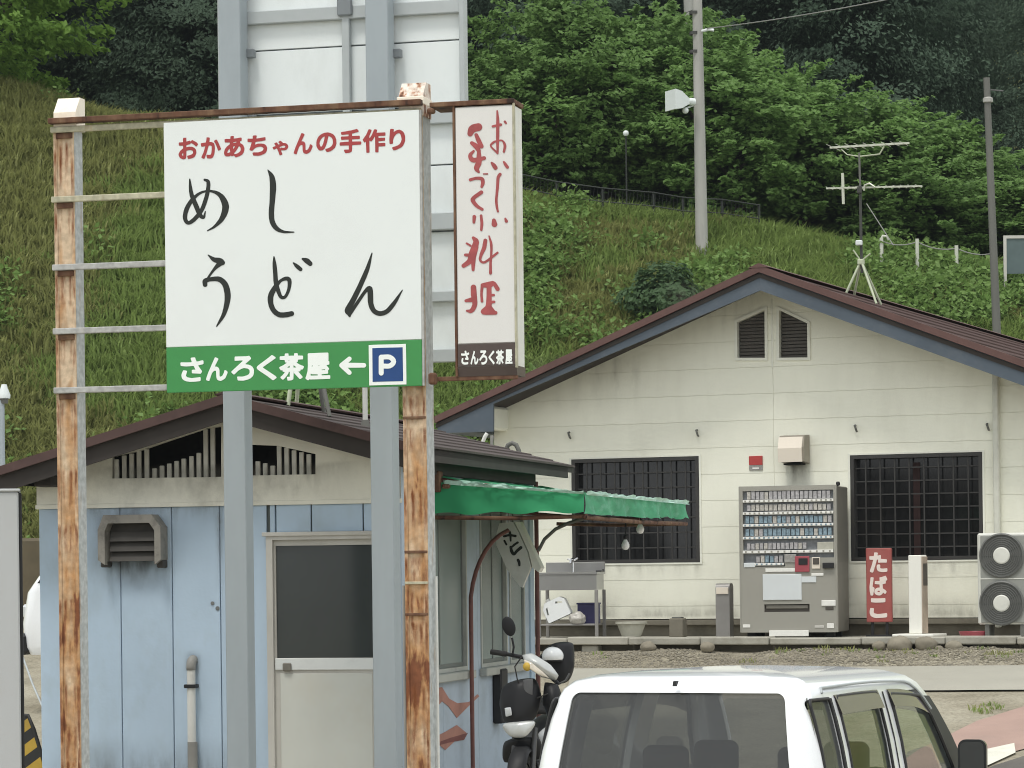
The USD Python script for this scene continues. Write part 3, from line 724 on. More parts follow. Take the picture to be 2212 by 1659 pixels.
for yy in np.arange(70.5, 112, 3.6):
    half = .19 * yy + 6
    for xx in np.arange(-half, half, 2.7):
        x, y = xx + rng.uniform(-.9, .9), yy + rng.uniform(-1.2, 1.2)
        s = rng.uniform(.8, 1.25)
        colpx = CX + x / y * F
        if colpx > 2080: s *= .62 if y < 92 else .35
        if colpx > 2150 and y > 80: continue
        pos.append((x, y, float(hill(x, y)) - .5)); idx.append(int(rng.integers(3))); scl.append((s * 1.05, s * 1.05, s))
        a = rng.uniform(0, np.pi); ori.append(Gf.Quath(math.cos(a), 0, 0, math.sin(a)))
wood.CreatePrototypesRel().SetTargets([Sdf.Path(p) for p in protos])
wood.CreatePositionsAttr(Vt.Vec3fArray([Gf.Vec3f(*map(float, p)) for p in pos]))
wood.CreateProtoIndicesAttr(idx)
wood.CreateOrientationsAttr(Vt.QuathArray(ori))
wood.CreateScalesAttr(Vt.Vec3fArray([Gf.Vec3f(*map(float, p)) for p in scl]))


def tuft(r, blades, h, spread, w):
    V, Fc = [], []
    for i in range(blades):
        a, b = r.uniform(0, 2 * np.pi), r.uniform(0, 2 * np.pi)
        o = np.array([math.cos(a), math.sin(a), 0]) * spread * math.sqrt(r.uniform())
        lean = np.array([math.cos(b), math.sin(b), 0]) * r.uniform(.25, 1.0)
        hh = h * r.uniform(.5, 1.1)
        side = np.array([-math.sin(b), math.cos(b), 0]) * w * r.uniform(.7, 1.4)
        mid = o + lean * hh * .35 + [0, 0, hh * .62]
        tip = o + lean * hh + [0, 0, hh * r.uniform(.75, 1)]
        k = len(V)
        V += [o - side * .5, o + side * .5, mid + side * .5, mid - side * .5, tip]
        Fc += [(k, k + 1, k + 2), (k, k + 2, k + 3), (k + 3, k + 2, k + 4)]
    return np.array(V), np.array(Fc)


def weed(r, n, h, R, leaf):
    C = r.normal(size=(n, 3)) * [R * .5, R * .5, h * .28] + [0, 0, h * .5]
    N = r.normal(size=(n, 3)) * .45 + [0, -.25, .8]
    return leaf_cloud(C, N, leaf, .75, r)


def scatter(name, label, mats, protos, pts, smin, smax, cat="grass", pick=None):
    inst = UsdGeom.PointInstancer.Define(stage, f"/World/{name}")
    tag(inst.GetPrim(), label, cat, kind="stuff")
    paths = []
    for k, (pm, mt) in enumerate(zip(protos, mats)):
        q = f"/World/{name}/clump{'_%03d' % k if k else ''}"
        usdkit.mesh(stage, q, pm, MAT[mt], smooth=False); paths.append(Sdf.Path(q))
    n = len(pts)
    ids = rng.integers(len(protos), size=n) if pick is None else pick
    ang = rng.uniform(0, np.pi, n); s = rng.uniform(smin, smax, n)
    inst.CreatePrototypesRel().SetTargets(paths)
    inst.CreatePositionsAttr(Vt.Vec3fArray.FromNumpy(np.asarray(pts, np.float32)))
    inst.CreateProtoIndicesAttr(Vt.IntArray.FromNumpy(np.asarray(ids, np.int32)))
    inst.CreateOrientationsAttr(Vt.QuathArray([Gf.Quath(math.cos(a), 0, 0, math.sin(a)) for a in ang]))
    inst.CreateScalesAttr(Vt.Vec3fArray.FromNumpy(np.repeat(s[:, None], 3, 1).astype(np.float32)))


r = np.random.default_rng(3)
n = 30000
x = r.uniform(-13.5, 13.5, n); y = r.uniform(50.2, 64.0, n)
z = hill(x, y)
brown = fbm(np.stack([x * .32 + 40, y * .45, 0 * x], -1), 3, 9) + .10 * smooth((-x - 4) / 6) + .16 * smooth((y - 56) / 5) * (x < -4)
pick = np.where(brown + r.normal(size=n) * .05 > .625, 2 + r.integers(2, size=n), r.integers(2, size=n))
scatter("slope_grass", "long green and dry grass covering the slope", ["grass_green", "grass_green", "grass_brown", "grass_brown"],
        [tuft(np.random.default_rng(k), 34, .25 + .07 * (k % 2), .20, .024) for k in range(4)], np.stack([x, y, z - .03], 1), .7, 1.35, pick=pick)
n = 15000
x = r.uniform(-13.5, 13.5, n); y = r.uniform(50.2, 63, n)
dens = fbm(np.stack([x * .5, y * .5, 0 * x + 7], -1), 3, 21) + .26 * smooth((54.5 - y) / 4) - .05 - .16 * smooth((-3 - x) / 3) * smooth((y - 53) / 3)
keep = dens + r.normal(size=n) * .05 > .55
x, y = x[keep], y[keep]
scatter("slope_weeds", "leafy climbing weeds spread over the foot of the slope", ["weed_leaf"] * 3, [weed(np.random.default_rng(80 + k), 64, .36, .38, .095) for k in range(3)],
        np.stack([x, y, hill(x, y)], 1), .7, 1.4, cat="weeds")


def shrub(label, x, y, d, R, H, n=2600, leaf=.13, mat="shrub_leaf", seed=1, group=None):
    r = np.random.default_rng(seed)
    p = on_hill(x, y, d, -.1)
    path = thing("shrub", label, "shrub", Frame(p, 0), group)
    st = MB()
    ends = []
    for k in range(7):
        a = k * .9
        e = np.array([math.cos(a) * R * .6, math.sin(a) * R * .6, H * r.uniform(.5, .85)])
        limb(st, (0, 0, -.05), e, .025, .008, r, 5); ends.append(e)
    part("stem", st, "bark", path, smooth=True)
    d_ = r.normal(size=(n, 3)); d_ /= np.linalg.norm(d_, axis=1, keepdims=True)
    lob = 1 + .28 * np.sin(5 * np.arctan2(d_[:, 1], d_[:, 0]) + seed) * (1 - abs(d_[:, 2])) + .2 * np.sin(6 * d_[:, 2] + seed)
    C = d_ * (r.uniform(.35, 1, n) ** .4 * lob)[:, None] * [R, R, H * .5] + [0, 0, H * .52]
    part("foliage", leaf_cloud(C, d_ + [0, 0, .5] + r.normal(size=(n, 3)) * .4, leaf, .6, r), mat, path, smooth=False)
    return path


shrub("dark rounded shrub alone on the slope above the cream house roof", 1432, 600, 58.2, .80, 1.25, n=3000, seed=2)
shrub("leafy dark shrub between the vertical sign and the cream house roof edge", 1215, 740, 52.5, .68, .9, n=2200, seed=3)
shrub("low dark shrub behind the right end of the cream house roof", 2160, 690, 55.0, .6, .7, n=1600, seed=4)
shrub("low green shrub under the bottom bar of the vertical sign", 1000, 850, 51.5, .5, .8, n=1600, seed=5)

# low clay bank seen through the gap at the left
solo("bank_wall", MB().box(-14, -7.15, 48.6, 49.3, 1.4, 3.05, .05), "clay_wall", "low brown earth wall behind the white van in the left gap", "wall")


# ------------------------------------------------------------------ lettering
def glyph_shape(key):
    ps = []
    for poly in GLYPHS[key].split("|"):
        rings = [np.array(list(map(float, q.split()))).reshape(-1, 2) for q in poly.split(";")]
        ps.append(Polygon(rings[0], rings[1:]).buffer(0))
    return unary_union(ps)


def place(shape, x0, x1, z0, z1, dz=0.0):
    """Fit a glyph's outline in a rectangle; dz lifts its right end (slanted lines of writing)."""
    a, b, c, d = shape.bounds
    sx, sz = (x1 - x0) / (c - a), (z1 - z0) / (d - b)
    return shapely.affinity.affine_transform(shape, [sx, 0, dz / (c - a), sz, x0 - a * sx, z0 - b * sz - dz / (c - a) * a])


def stroke(pts, scale=1.0, blunt=False):
    """A brush stroke through (x, y, width) points, as an outline."""
    P = np.array(pts, float)
    n = len(P)
    if n > 2:
        Q = np.vstack([2 * P[0] - P[1], P, 2 * P[-1] - P[-2]])
        out = []
        for i in range(n - 1):
            a, b, c, d = Q[i:i + 4]
            for t in np.linspace(0, 1, 9)[:-1]:
                out.append(.5 * (2 * b + (c - a) * t + (2 * a - 5 * b + 4 * c - d) * t * t + (3 * b - a - 3 * c + d) * t ** 3))
        out.append(P[-1]); P = np.array(out)
    else:
        P = P[0] + (P[1] - P[0]) * np.linspace(0, 1, 6)[:, None]
    parts = []
    for i in range(len(P) - 1):
        a = Point(P[i][:2]).buffer(max(P[i][2], 3) * .5 * scale, quad_segs=4); b = Point(P[i + 1][:2]).buffer(max(P[i + 1][2], 3) * .5 * scale, quad_segs=4)
        parts.append(unary_union([a, b]).convex_hull)
    return unary_union(parts).simplify(1.0)


def crop_to(frame, shape, crop, zoom, yl):
    """Outline drawn in an enlarged crop of the photograph -> the frame's own plane."""
    def tr(xy):
        xy = np.asarray(xy)
        X = (crop[0] + xy[:, 0] / zoom) / 1.08499; Y = (crop[1] + xy[:, 1] / zoom) / 1.08499
        return np.array([frame.px(a, b, yl) for a, b in zip(X, Y)])
    return shapely.transform(shape, tr).buffer(0)


# ------------------------------------------------------------------ the rusty sign
A = -14.3
LF = Frame(at(141, 850, 21.3) * [1, 1, 0] + [0, 0, .15], A)      # left post
SIGN_LABEL = "sign"
sg = thing("roadside_sign", "white Japanese food sign with green band on a frame of two rusty posts", "sign", LF)


def post(x0, x1, ytop, back, name_mat, dx_px):
    """H-section post whose front faces the road: two flanges and a recessed web."""
    a, b, z0, z1 = LF.rect(x0, ytop, x1, 1200)
    z0 = -.4
    m = MB()
    m.box(a, b, .012, back, z0, z1, .006)
    m.box(a - .004, a + .022, 0, .012, z0, z1 - .002, .004)
    m.box(b - .022, b + .004, 0, .012, z0, z1 - .002, .004)
    return a, b, z1, m


a, b, zt, m = post(121, 163, 268, .155, "post_rust", 0)
pl = part("post", m, "post_rust", sg, label="left rusty post")
SM = MB().box(b - .012, b + .0055, .013, .157, -.4, zt - .03, .002)
part("side_plate", SM, "post_side", pl)


def cap(x0, x1, y0, y1, y2, back, mat, zb):
    """Slanted cap on a post."""
    a, b, z0, z1 = LF.rect(x0, y0, x1, y2)
    z1 = LF.px((x0 + x1) / 2, y0)[1]; zm = LF.px((x0 + x1) / 2, y1)[1]
    pts = [(x, y, z) for x in (a - .006, b + .006) for y, z in ((-.015, zb), (-.015, zm), (.07, z1), (back, z1), (back, zb))]
    return MB().hull(pts)


part("post_cap", cap(119, 163, 209, 243, 268, .16, "cap_cream", zt - .04), "cap_cream", pl)
a2, b2, zt2, m = post(869, 917, 232, .19, "post_rust", 0)
pr_ = part("post", m, "post_rust", sg, label="right rusty post")
part("side_plate", MB().box(b2 - .012, b2 + .0055, .013, .192, -.4, zt2 - .03, .002), "post_side", pr_)
part("post_cap", cap(864, 913, 176, 208, 234, .19, "cap_rust", zt2 - .06), "cap_rust", pr_)
part("cap_skirt", MB().box(a2 - .014, b2 + .018, -.02, .205, LF.px(890, 226)[1], LF.px(890, 209)[1], .004), "cap_cream", pr_)
# bands where the posts are joined
for y, dy in ((905, 0), (1195, 0), (1262, 0), (1330, 0)):
    z = LF.px(893, y)[1]
    part("weld_band", MB().box(a2 - .004, b2 + .002, -.004, .012, z, z + .018, .003), "frame_rust" if y != 1262 else "rung_paint", pr_)
part("conduit", MB().tube([(a2 - .02, .03, -.3), (a2 - .02, .03, 1.2), (a2 - .022, .035, LF.px(870, 1265)[1])], .011, 8), "pipe_grey", pr_)
part("conduit", MB().tube([(b2 + .03, .12, -.3), (b2 + .028, .12, LF.px(935, 1245)[1])], .010, 8), "pipe_white", pr_)
for k, (y, mt) in enumerate([(279, "rung_paint"), (430, "rung_paint"), (577, "rung_grey"), (715, "rung_grey"), (843, "rung_grey")]):
    z = LF.px(141, y, -.03)[1]
    part("rung", MB().box(a - .012, b2 + .004, -.034, 0.0, z - .021, z + .021, .005), mt, sg)
    part("bracket", MB().box(a + .02, b - .005, -.012, .004, z - .062, z - .022, .004), "frame_rust", sg)
zt_bar = LF.px(141, 263, -.04)[1]
part("top_rail", MB().box(a - .014, b2 + .012, -.075, .006, zt_bar - .012, zt_bar + .026, .004), "frame_rust", sg)

r9 = np.random.default_rng(77)
for (xa, xb, who, ys_) in ((a, b, pl, (300, 440, 588, 726, 855, 1010, 1130, 1290, 1470, 1560, 1640)), (a2, b2, pr_, (850, 920, 1050, 1200, 1270, 1340, 1470, 1570))):
    for y in ys_:
        ztop_ = LF.px(141 if who == pl else 893, y, .011)[1]
        Ld = r9.uniform(.18, .42)
        c1, c2, w1 = r9.uniform(.05, .35), r9.uniform(.6, .95), r9.uniform(.10, .22)
        stain(who, xa + .024, xb - .024, ztop_ - Ld, ztop_, .0112, lambda u, v, c1=c1, c2=c2, w1=w1: .9 * (np.exp(-((u - c1) / w1) ** 2) + .8 * np.exp(-((u - c2) / .12) ** 2)) * (.35 + .65 * v) * np.where(v > .9, (1 - v) * 10, 1), name="rust_run", n=18, mat="rust_film")
        for e in (xa - .004, xb - .022):
            stain(who, e + .001, e + .025, ztop_ - Ld * 1.3, ztop_, -.0008, lambda u, v: .75 * v ** .6, name="rust_run", n=10, mat="rust_film")

# the white board, lifted clear of the rungs
YP = -.062
px0, px1, pz0, pz1 = LF.rect(356.5, 255, 908.5, 840, YP)
pz1 = LF.px(632, 251, YP)[1]; pz0 = LF.px(632, 841, YP)[1]
pzg = LF.px(632, 742, YP)[1]
part("sign_board", MB().box(px0, px1, YP, -.036, pzg + .001, pz1, .003), "sign_white", sg)
part("green_band", MB().box(px0, px1, YP, -.036, pz0, pzg - .001, .003), "sign_green", sg)
part("edge_strip", MB().box(px1 + .001, px1 + .016, YP + .002, -.036, pz0, pz1, .002), "rung_grey", sg)


def letters(rects, mat, frame, yl, parent, name="lettering", label=None, d=.0022):
    mb = MB()
    for key, x0, y0, x1, y1 in rects:
        xa, xb, za, zb = frame.rect(x0, y0, x1, y1, yl)
        mb.ext(place(glyph_shape(key), xa, xb, za, zb), yl - d, yl - .0002)
    part(name, mb, mat, parent, smooth=False, label=label)


# red heading: each letter's box measured in an enlarged crop (380,280) x3.568
def c8(*r): return [(380 + v / 3.568) / 1.08499 if i % 2 == 0 else (280 + v / 3.568) / 1.08499 for i, v in enumerate(r)]


letters([(k, *c8(*r)) for k, r in [("bお", (137, 152, 300, 332)), ("bか", (325, 148, 492, 326)), ("bあ", (518, 138, 688, 316)), ("bち", (715, 132, 878, 304)), ("bゃ", (925, 178, 1055, 300)),
                                   ("bん", (1100, 112, 1258, 290)), ("bの", (1290, 108, 1458, 272)), ("b手", (1485, 82, 1665, 280)), ("b作", (1678, 80, 1868, 276)), ("bり", (1900, 76, 2032, 256))]],
        "ink_red", LF, YP, sg, label="red line of Japanese lettering across the top")

B8 = ((380, 280), 3.568); BL = ((400, 560), 3.687)
BRUSH = [
    (B8, [[(232, 500, 12), (238, 570, 28), (250, 640, 36), (290, 735, 40), (318, 800, 36), (348, 818, 24), (362, 770, 9)],
          [(356, 505, 20), (385, 520, 30), (385, 580, 34), (368, 660, 34), (330, 760, 34), (270, 835, 34), (218, 865, 30), (192, 825, 36), (205, 750, 38), (255, 668, 32), (325, 612, 20), (405, 598, 20),
           (480, 628, 36), (522, 690, 54), (530, 750, 56), (500, 830, 42), (440, 895, 22), (380, 930, 9)]]),
    (B8, [[(885, 422, 8), (918, 480, 42), (928, 560, 52), (922, 680, 46), (914, 780, 44), (922, 855, 44), (958, 912, 38), (1020, 940, 22), (1102, 942, 10)]]),
    (BL, [[(325, 140, 10), (375, 178, 38), (425, 190, 52), (448, 205, 44)], [(430, 208, 50), (385, 252, 28), (345, 305, 18), (325, 335, 20)],
          [(298, 395, 40), (300, 362, 42), (350, 348, 36), (420, 348, 46), (470, 392, 50), (492, 470, 54), (488, 550, 48), (462, 645, 36), (430, 705, 24), (397, 755, 9)]]),
    (BL, [[(893, 155, 12), (898, 220, 34), (905, 300, 38), (910, 380, 40), (930, 450, 36), (955, 502, 30), (990, 500, 26), (1020, 440, 28), (1028, 365, 36), (1003, 342, 36), (950, 362, 26), (902, 420, 42),
           (866, 490, 48), (866, 560, 46), (892, 620, 44), (940, 655, 46), (1000, 655, 46), (1045, 645, 44)], [(1062, 208, 14), (1092, 236, 34), (1122, 262, 34)], [(1140, 172, 16), (1178, 190, 46), (1206, 214, 40)]]),
    (BL, [[(1740, 122, 9), (1700, 260, 36), (1640, 400, 42), (1582, 520, 46), (1532, 612, 52), (1540, 640, 40), (1548, 668, 18)], [(1545, 655, 30), (1612, 555, 30), (1680, 455, 30), (1718, 428, 44), (1726, 470, 48), (1730, 560, 46),
          (1758, 622, 42), (1810, 645, 42), (1870, 625, 40), (1928, 560, 36), (1976, 485, 20), (2003, 442, 8)]]),
]
for (crop, zoom), strokes in BRUSH:
    part("brush_letter", MB().ext(crop_to(LF, unary_union([stroke(s) for s in strokes]), crop, zoom, YP), YP - .0022, YP - .0002), "ink_black", sg, smooth=False)


def cl(*r): return [(400 + v / 3.687) / 1.08499 if i % 2 == 0 else (560 + v / 3.687) / 1.08499 for i, v in enumerate(r)]


letters([(k, *cl(*r)) for k, r in [("bさ", (85, 1024, 285, 1235)), ("bん", (305, 1022, 492, 1228)), ("bろ", (525, 1012, 720, 1225)), ("bく", (745, 1005, 915, 1222)), ("b茶", (940, 988, 1152, 1224)), ("b屋", (1165, 985, 1378, 1220))]],
        "ink_white", LF, YP, sg, label="white lettering on the green band")
arrow = unary_union([stroke([(1480, 1092, 44), (1670, 1092, 40)]), stroke([(1480, 1092, 44), (1545, 1036, 38)]), stroke([(1480, 1092, 44), (1545, 1156, 38)])])
part("arrow", MB().ext(crop_to(LF, arrow, *BL, YP), YP - .0022, YP - .0002), "ink_white", sg, smooth=False)
x0, x1, z0, z1 = LF.rect(*cl(1714, 912, 2036, 1262), YP)
part("parking_border", MB().box(x0, x1, YP - .003, YP - .0002, z0, z1, .001), "ink_white", sg)
x0, x1, z0, z1 = LF.rect(*cl(1745, 940, 2008, 1232), YP)
part("parking_plate", MB().box(x0, x1, YP - .005, YP - .0032, z0, z1, .0008), "sign_blue", sg)
P = unary_union([stroke([(1822, 1160, 42), (1822, 1022, 42)]), stroke([(1822, 1022, 42), (1895, 1022, 42), (1930, 1060, 42), (1895, 1098, 42), (1822, 1098, 42)])])
part("parking_letter", MB().ext(crop_to(LF, P, *BL, YP), YP - .0075, YP - .0052), "ink_white", sg, smooth=False)

# ------------------------------------------------------------------ vertical light box on the right post
VF = Frame(LF.world(*[LF.px(1050, 810)[0], 0, 0]), A)
vs = thing("projecting_sign", "tall narrow light box sign with red brush lettering hung beside the right rusty post", "sign", VF)
x0, x1, z0, z1 = VF.rect(980, 224, 1112, 742, -.03)
zb = VF.px(1048, 812, -.03)[1]
D = .24
part("case", MB().box(x0 + .012, x1 - .004, -.02, D - .02, zb + .03, z1 - .012, .006), "lightbox_side", vs)
part("face", MB().box(x0 + .022, x1 - .008, -.03, -.0205, z0 + .004, z1 - .02, .002), "lightbox_white", vs)
part("name_panel", MB().box(x0 + .018, x1 - .006, -.031, -.0205, VF.px(1048, 790, -.03)[1], z0, .002), "brown_plate", vs)
part("bottom_plate", MB().hull([(x, y, z) for x in (x0 + .01, x1) for y, z in ((-.03, VF.px(1048, 791, -.03)[1]), (-.012, zb), (D - .02, zb), (D - .02, VF.px(1048, 791, -.03)[1]))]), "brown_plate", vs)
part("side_frame", MB().box(x0, x0 + .016, -.034, .03, zb, z1, .003), "frame_rust", vs)
part("side_frame", MB().box(x1 - .008, x1 + .004, -.034, .004, zb + .05, z1, .003), "rung_paint", vs)
part("top_frame", MB().box(x0 - .16, x1 + .004, -.04, D, z1 - .006, z1 + .026, .004), "frame_rust", vs)
part("bottom_rail", MB().box(x0 - .16, x1, -.01, .02, zb - .026, zb + .004, .004), "frame_rust", vs)
part("hinge", MB().box(x0 - .185, x0 - .13, -.07, -.01, zb - .05, zb + .03, .012), "frame_rust", vs)
part("hinge", MB().box(x0 - .175, x0 - .125, -.06, 0, z1 - .05, z1 - .015, .01), "frame_rust", vs)
C3 = ((1040, 220), 4.877); C4 = ((1040, 540), 4.609)
RED = [
    (C3, [[(612, 195, 18), (618, 300, 34), (618, 420, 36), (616, 560, 32), (616, 680, 22)], [(562, 372, 26), (652, 352, 30)], [(616, 678, 22), (540, 600, 18), (560, 562, 24), (602, 540, 20), (668, 534, 18), (700, 590, 30), (688, 662, 24)],
          [(700, 318, 26), (712, 335, 22)], [(548, 788, 22), (572, 815, 44), (592, 845, 46)], [(688, 778, 22), (705, 805, 34), (728, 838, 34)], [(645, 920, 34), (622, 960, 34), (614, 1080, 30), (602, 1200, 28), (606, 1280, 28), (620, 1345, 22)],
          [(574, 1445, 40), (580, 1490, 62)], [(704, 1425, 20), (716, 1455, 36)]]),
    (C3, [[(302, 455, 60), (330, 400, 84), (395, 380, 86)], [(372, 470, 40), (402, 540, 50), (432, 600, 46)], [(322, 562, 40), (372, 600, 56), (402, 650, 44)], [(342, 655, 26), (302, 706, 42), (340, 758, 52), (462, 734, 42)],
          [(402, 660, 40), (402, 780, 62), (375, 850, 54), (400, 892, 26)], [(305, 982, 34), (370, 965, 32), (436, 972, 40), (448, 1015, 40), (434, 1062, 28)], [(455, 915, 14), (500, 914, 16)],
          [(430, 1125, 42), (344, 1188, 42), (334, 1222, 46), (380, 1282, 38), (440, 1320, 32)], [(350, 1405, 40), (345, 1468, 30)], [(428, 1392, 28), (436, 1480, 32), (430, 1555, 26)]]),
    (C4, [[(320, 80, 30), (350, 130, 60), (305, 250, 64), (282, 330, 56), (215, 382, 42)], [(248, 140, 20), (290, 165, 22)], [(352, 180, 46), (322, 290, 50), (318, 425, 30)], [(235, 265, 30), (300, 270, 40)],
          [(450, 110, 40), (436, 190, 42), (402, 270, 32), (396, 325, 24), (440, 345, 24), (520, 290, 24), (582, 240, 22)], [(490, 60, 14), (514, 150, 26), (514, 260, 22), (506, 350, 26), (506, 462, 30)]]),
    (C4, [[(322, 615, 56), (326, 700, 60), (336, 800, 50), (300, 868, 44), (250, 868, 20)], [(240, 760, 30), (328, 745, 56)], [(418, 590, 34), (408, 680, 26), (414, 765, 28)], [(420, 592, 40), (490, 588, 64), (540, 572, 42), (582, 632, 44)],
          [(490, 600, 50), (490, 720, 52), (482, 830, 62), (430, 882, 50), (560, 890, 40)], [(500, 700, 30), (540, 698, 26)], [(500, 778, 34), (545, 772, 26)], [(490, 830, 56), (542, 885, 44)]]),
]
for k, (cz, strokes) in enumerate(RED):
    mb = MB().ext(crop_to(VF, unary_union([stroke(s, 1.05) for s in strokes]), *cz, -.03), -.033, -.0302)
    part("red_lettering", mb, "ink_red_old", vs, smooth=False)


def c4(*r): return [(1040 + v / 4.609) / 1.08499 if i % 2 == 0 else (540 + v / 4.609) / 1.08499 for i, v in enumerate(r)]


letters([(k, *c4(*r)) for k, r in [("bさ", (188, 1300, 275, 1450)), ("bん", (290, 1300, 375, 1450)), ("bろ", (385, 1295, 470, 1450)), ("bく", (485, 1298, 550, 1448)), ("b茶", (565, 1290, 650, 1448)), ("b屋", (665, 1285, 742, 1446))]],
        "ink_white", VF, -.031, vs, label="small white name lettering on the brown panel")

# ------------------------------------------------------------------ big billboard seen from behind
BF = Frame(at(655, 850, 23.0) * [1, 1, 0] + [0, 0, .55], A)
bb = thing("billboard", "back of a big pale billboard on two grey steel columns behind the white food sign", "billboard", BF)
for (x0, x1, xs0, xs1) in ((478.5, 508, 508, 531), (796, 823, 823, 846)):
    a, b, _, _ = BF.rect(x0, 300, x1, 1000)
    c = BF.px(xs1, 850)[0]
    col_ = MB().box(a, a + .175, 0, .014, -.6, 7.4, .002).box(a, a + .175, .186, .20, -.6, 7.4, .002).box(a + .08, a + .092, .0135, .1865, -.6, 7.4, 0)
    col_.box(a + .001, a + .174, .004, .19, -.6, BF.px(x0, 1010)[1], .003)
    cp = part("column", MB().box(a, a + .178, 0, .175, -.6, 7.4, .006), "galvanised", bb)
    for y in (110, 243, 515, 785):
        z = BF.px(x1, y)[1]
        part("cleat", MB().box(a + .17, a + .235, .14, .20, z - .03, z + .035, .004), "galvanised_dark", cp)
YS = .235
xl = BF.px(482, 400, YS)[0]; xr = BF.px(1008, 400, YS)[0]
zs = [BF.px(740, y, YS)[1] for y in (790, 645, 508, 366, 240, 100, -36, -170)]
xm = BF.px(750, 300, YS)[0]; xq = BF.px(912, 300, YS)[0]
for i in range(len(zs) - 1):
    for (p, q) in ((xl, xm - .003), (xm + .003, xr)):
        part("sheet", MB().box(p, q, YS, YS + .02, zs[i] + .006, zs[i + 1] - .006, .003), "billboard_sheet", bb)
part("backing", MB().box(xl + .01, xr - .01, YS + .021, YS + .034, zs[0] + .01, zs[-1] - .01), "galvanised_dark", bb)
for y, h in ((28, .10), (262, .11), (487, .13), (648, .08), (775, .10), (-120, .1)):
    z = BF.px(740, y, .2)[1]
    part("rail", MB().box(xl + .03, xr - .01, .178, .232, z - h / 2, z + h / 2, .006), "rail_grey", bb)
xa, xb = BF.px(741, 150, .2)[0], BF.px(757, 150, .2)[0]
part("stiffener", MB().box(xa, xb, .176, .2325, zs[0], zs[-1], .004), "rail_grey", bb)
part("edge_frame", MB().box(xr - .03, xr + .012, .17, .275, zs[0] - .02, zs[-1], .006), "rail_grey", bb)
part("edge_frame", MB().box(xl - .012, xl + .03, .181, .275, zs[0] - .02, zs[-1], .006), "rail_grey", bb)
zz = BF.px(748, 20, .17)[1]
part("bolt_plate", MB().box(xa - .03, xb + .03, .15, .177, zz - .05, zz + .10, .01), "galvanised_dark", bb)


# ------------------------------------------------------------------ the cream house on the terrace
HF = Frame(at(1640, 1368, 36.9) * [1, 1, 0] + [0, 0, TERR], -22.5)
hs = thing("cream_house", "cream sided single storey house with brown gable roof, blue fascia and two dark barred windows", "house", HF)
OV = -.70
xp, zp = HF.px(1640, 575, OV)
xlw = HF.px(1068, 1000, 0)[0]
xll, zll = HF.px(940, 895, OV)
SLP = (zp - HF.px(1014, 867, OV)[1]) / (xp - HF.px(1014, 867, OV)[0])
xrr = 2 * xp - xll
xrw = 2 * xp - xlw
DEP = 13.5
TH = .085
# wall faces: siding boards cut round the openings
openings = []


def hole(x0, y0, x1, y1):
    q = HF.rect(x0, y0, x1, y1, 0)
    openings.append(sbox(q[0], q[2], q[1], q[3]))
    return q


wl = hole(1236, 989, 1511, 1216)
wr = hole(1838, 980, 2123, 1210)
vents = [[(1590, 777), (1589, 694), (1656, 664), (1657, 777)], [(1680, 777), (1680, 664), (1748, 696), (1749, 776)]]
vent_polys = []
for v in vents:
    vp = Polygon(HF.poly(v, 0)); vent_polys.append(vp); openings.append(vp)
zroof = lambda x: zp - TH - .01 - SLP * abs(x - xp)
zfl = HF.px(1700, 1336, 0)[1]
wall = Polygon([(xlw, zfl), (xlw, zroof(xlw)), (xp, zroof(xp)), (xrw, zroof(xrw)), (xrw, zfl)])
holes = unary_union(openings)
xs_j = HF.px(1672, 1000, 0)[0]
zline = HF.px(1560, 1190, 0)[1]
pitch = (HF.px(1700, 860, 0)[1] - HF.px(1700, 1262, 0)[1]) / 7
z = zfl - (0)
rows = [zfl] + [zfl + .16 + pitch * k for k in range(0, 16)]
for i in range(len(rows) - 1):
    for (p, q) in ((xlw, xs_j - .002), (xs_j + .002, xrw)):
        band = wall.intersection(sbox(p, rows[i] + .0022, q, rows[i + 1] - .0022)).difference(holes)
        for g in getattr(band, "geoms", [band]):
            if g.geom_type == "Polygon" and g.area > .004:
                part("siding_board", MB().ext(g, 0, .0095), "cream_siding", hs, smooth=False)
core = wall.buffer(-.004).difference(unary_union([o.buffer(.001) for o in openings]))
part("wall", MB().ext(core, .010, .16).box(xlw, xlw + .12, .161, DEP, 0, zroof(xlw)).box(xrw - .12, xrw, .161, DEP, 0, zroof(xlw)).ext(wall, DEP - .12, DEP), "cream_siding", hs, smooth=False)
part("foundation", MB().box(xlw + .02, xrw - .02, .05, DEP - .05, -.25, zfl - .012), "foundation", hs)
part("sill_board", MB().box(xlw, xrw, -.03, .16, zfl - .075, zfl - .010, .006), "foundation", hs)
# windows behind bars
for (q, n, m, red) in ((wl, 9, 7, False), (wr, 9, 8, True)):
    x0, x1, z0, z1 = q
    w = part("window", MB().ext(sbox(x0, z0, x1, z1).difference(sbox(x0 + .045, z0 + .045, x1 - .045, z1 - .045)), -.012, .15), "grille_dark", hs)
    part("pane", MB().box(x0 + .03, x1 - .03, .135, .145, z0 + .03, z1 - .03), "window_dark", w)
    if red:
        part("curtain", MB().box(x0 + .46 * (x1 - x0), x0 + .51 * (x1 - x0), .118, .134, z0 + .06, z1 - .10), "curtain_red", w)
    for k in range(1, n):
        x = x0 + (x1 - x0) * k / n
        part("bar", MB().box(x - .008, x + .008, .03, .045, z0 + .04, z1 - .04), "grille_dark", w, smooth=False)
    for k in range(1, m):
        zz = z0 + (z1 - z0) * k / m
        part("bar", MB().box(x0 + .04, x1 - .04, .0455, .058, zz - .008, zz + .008), "grille_dark", w, smooth=False)
    part("trim", MB().ext(sbox(x0 - .028, z0 - .022, x1 + .028, z1 + .022).difference(sbox(x0 - .002, z0 - .002, x1 + .002, z1 + .002)), -.010, .01), "cream_trim", w)
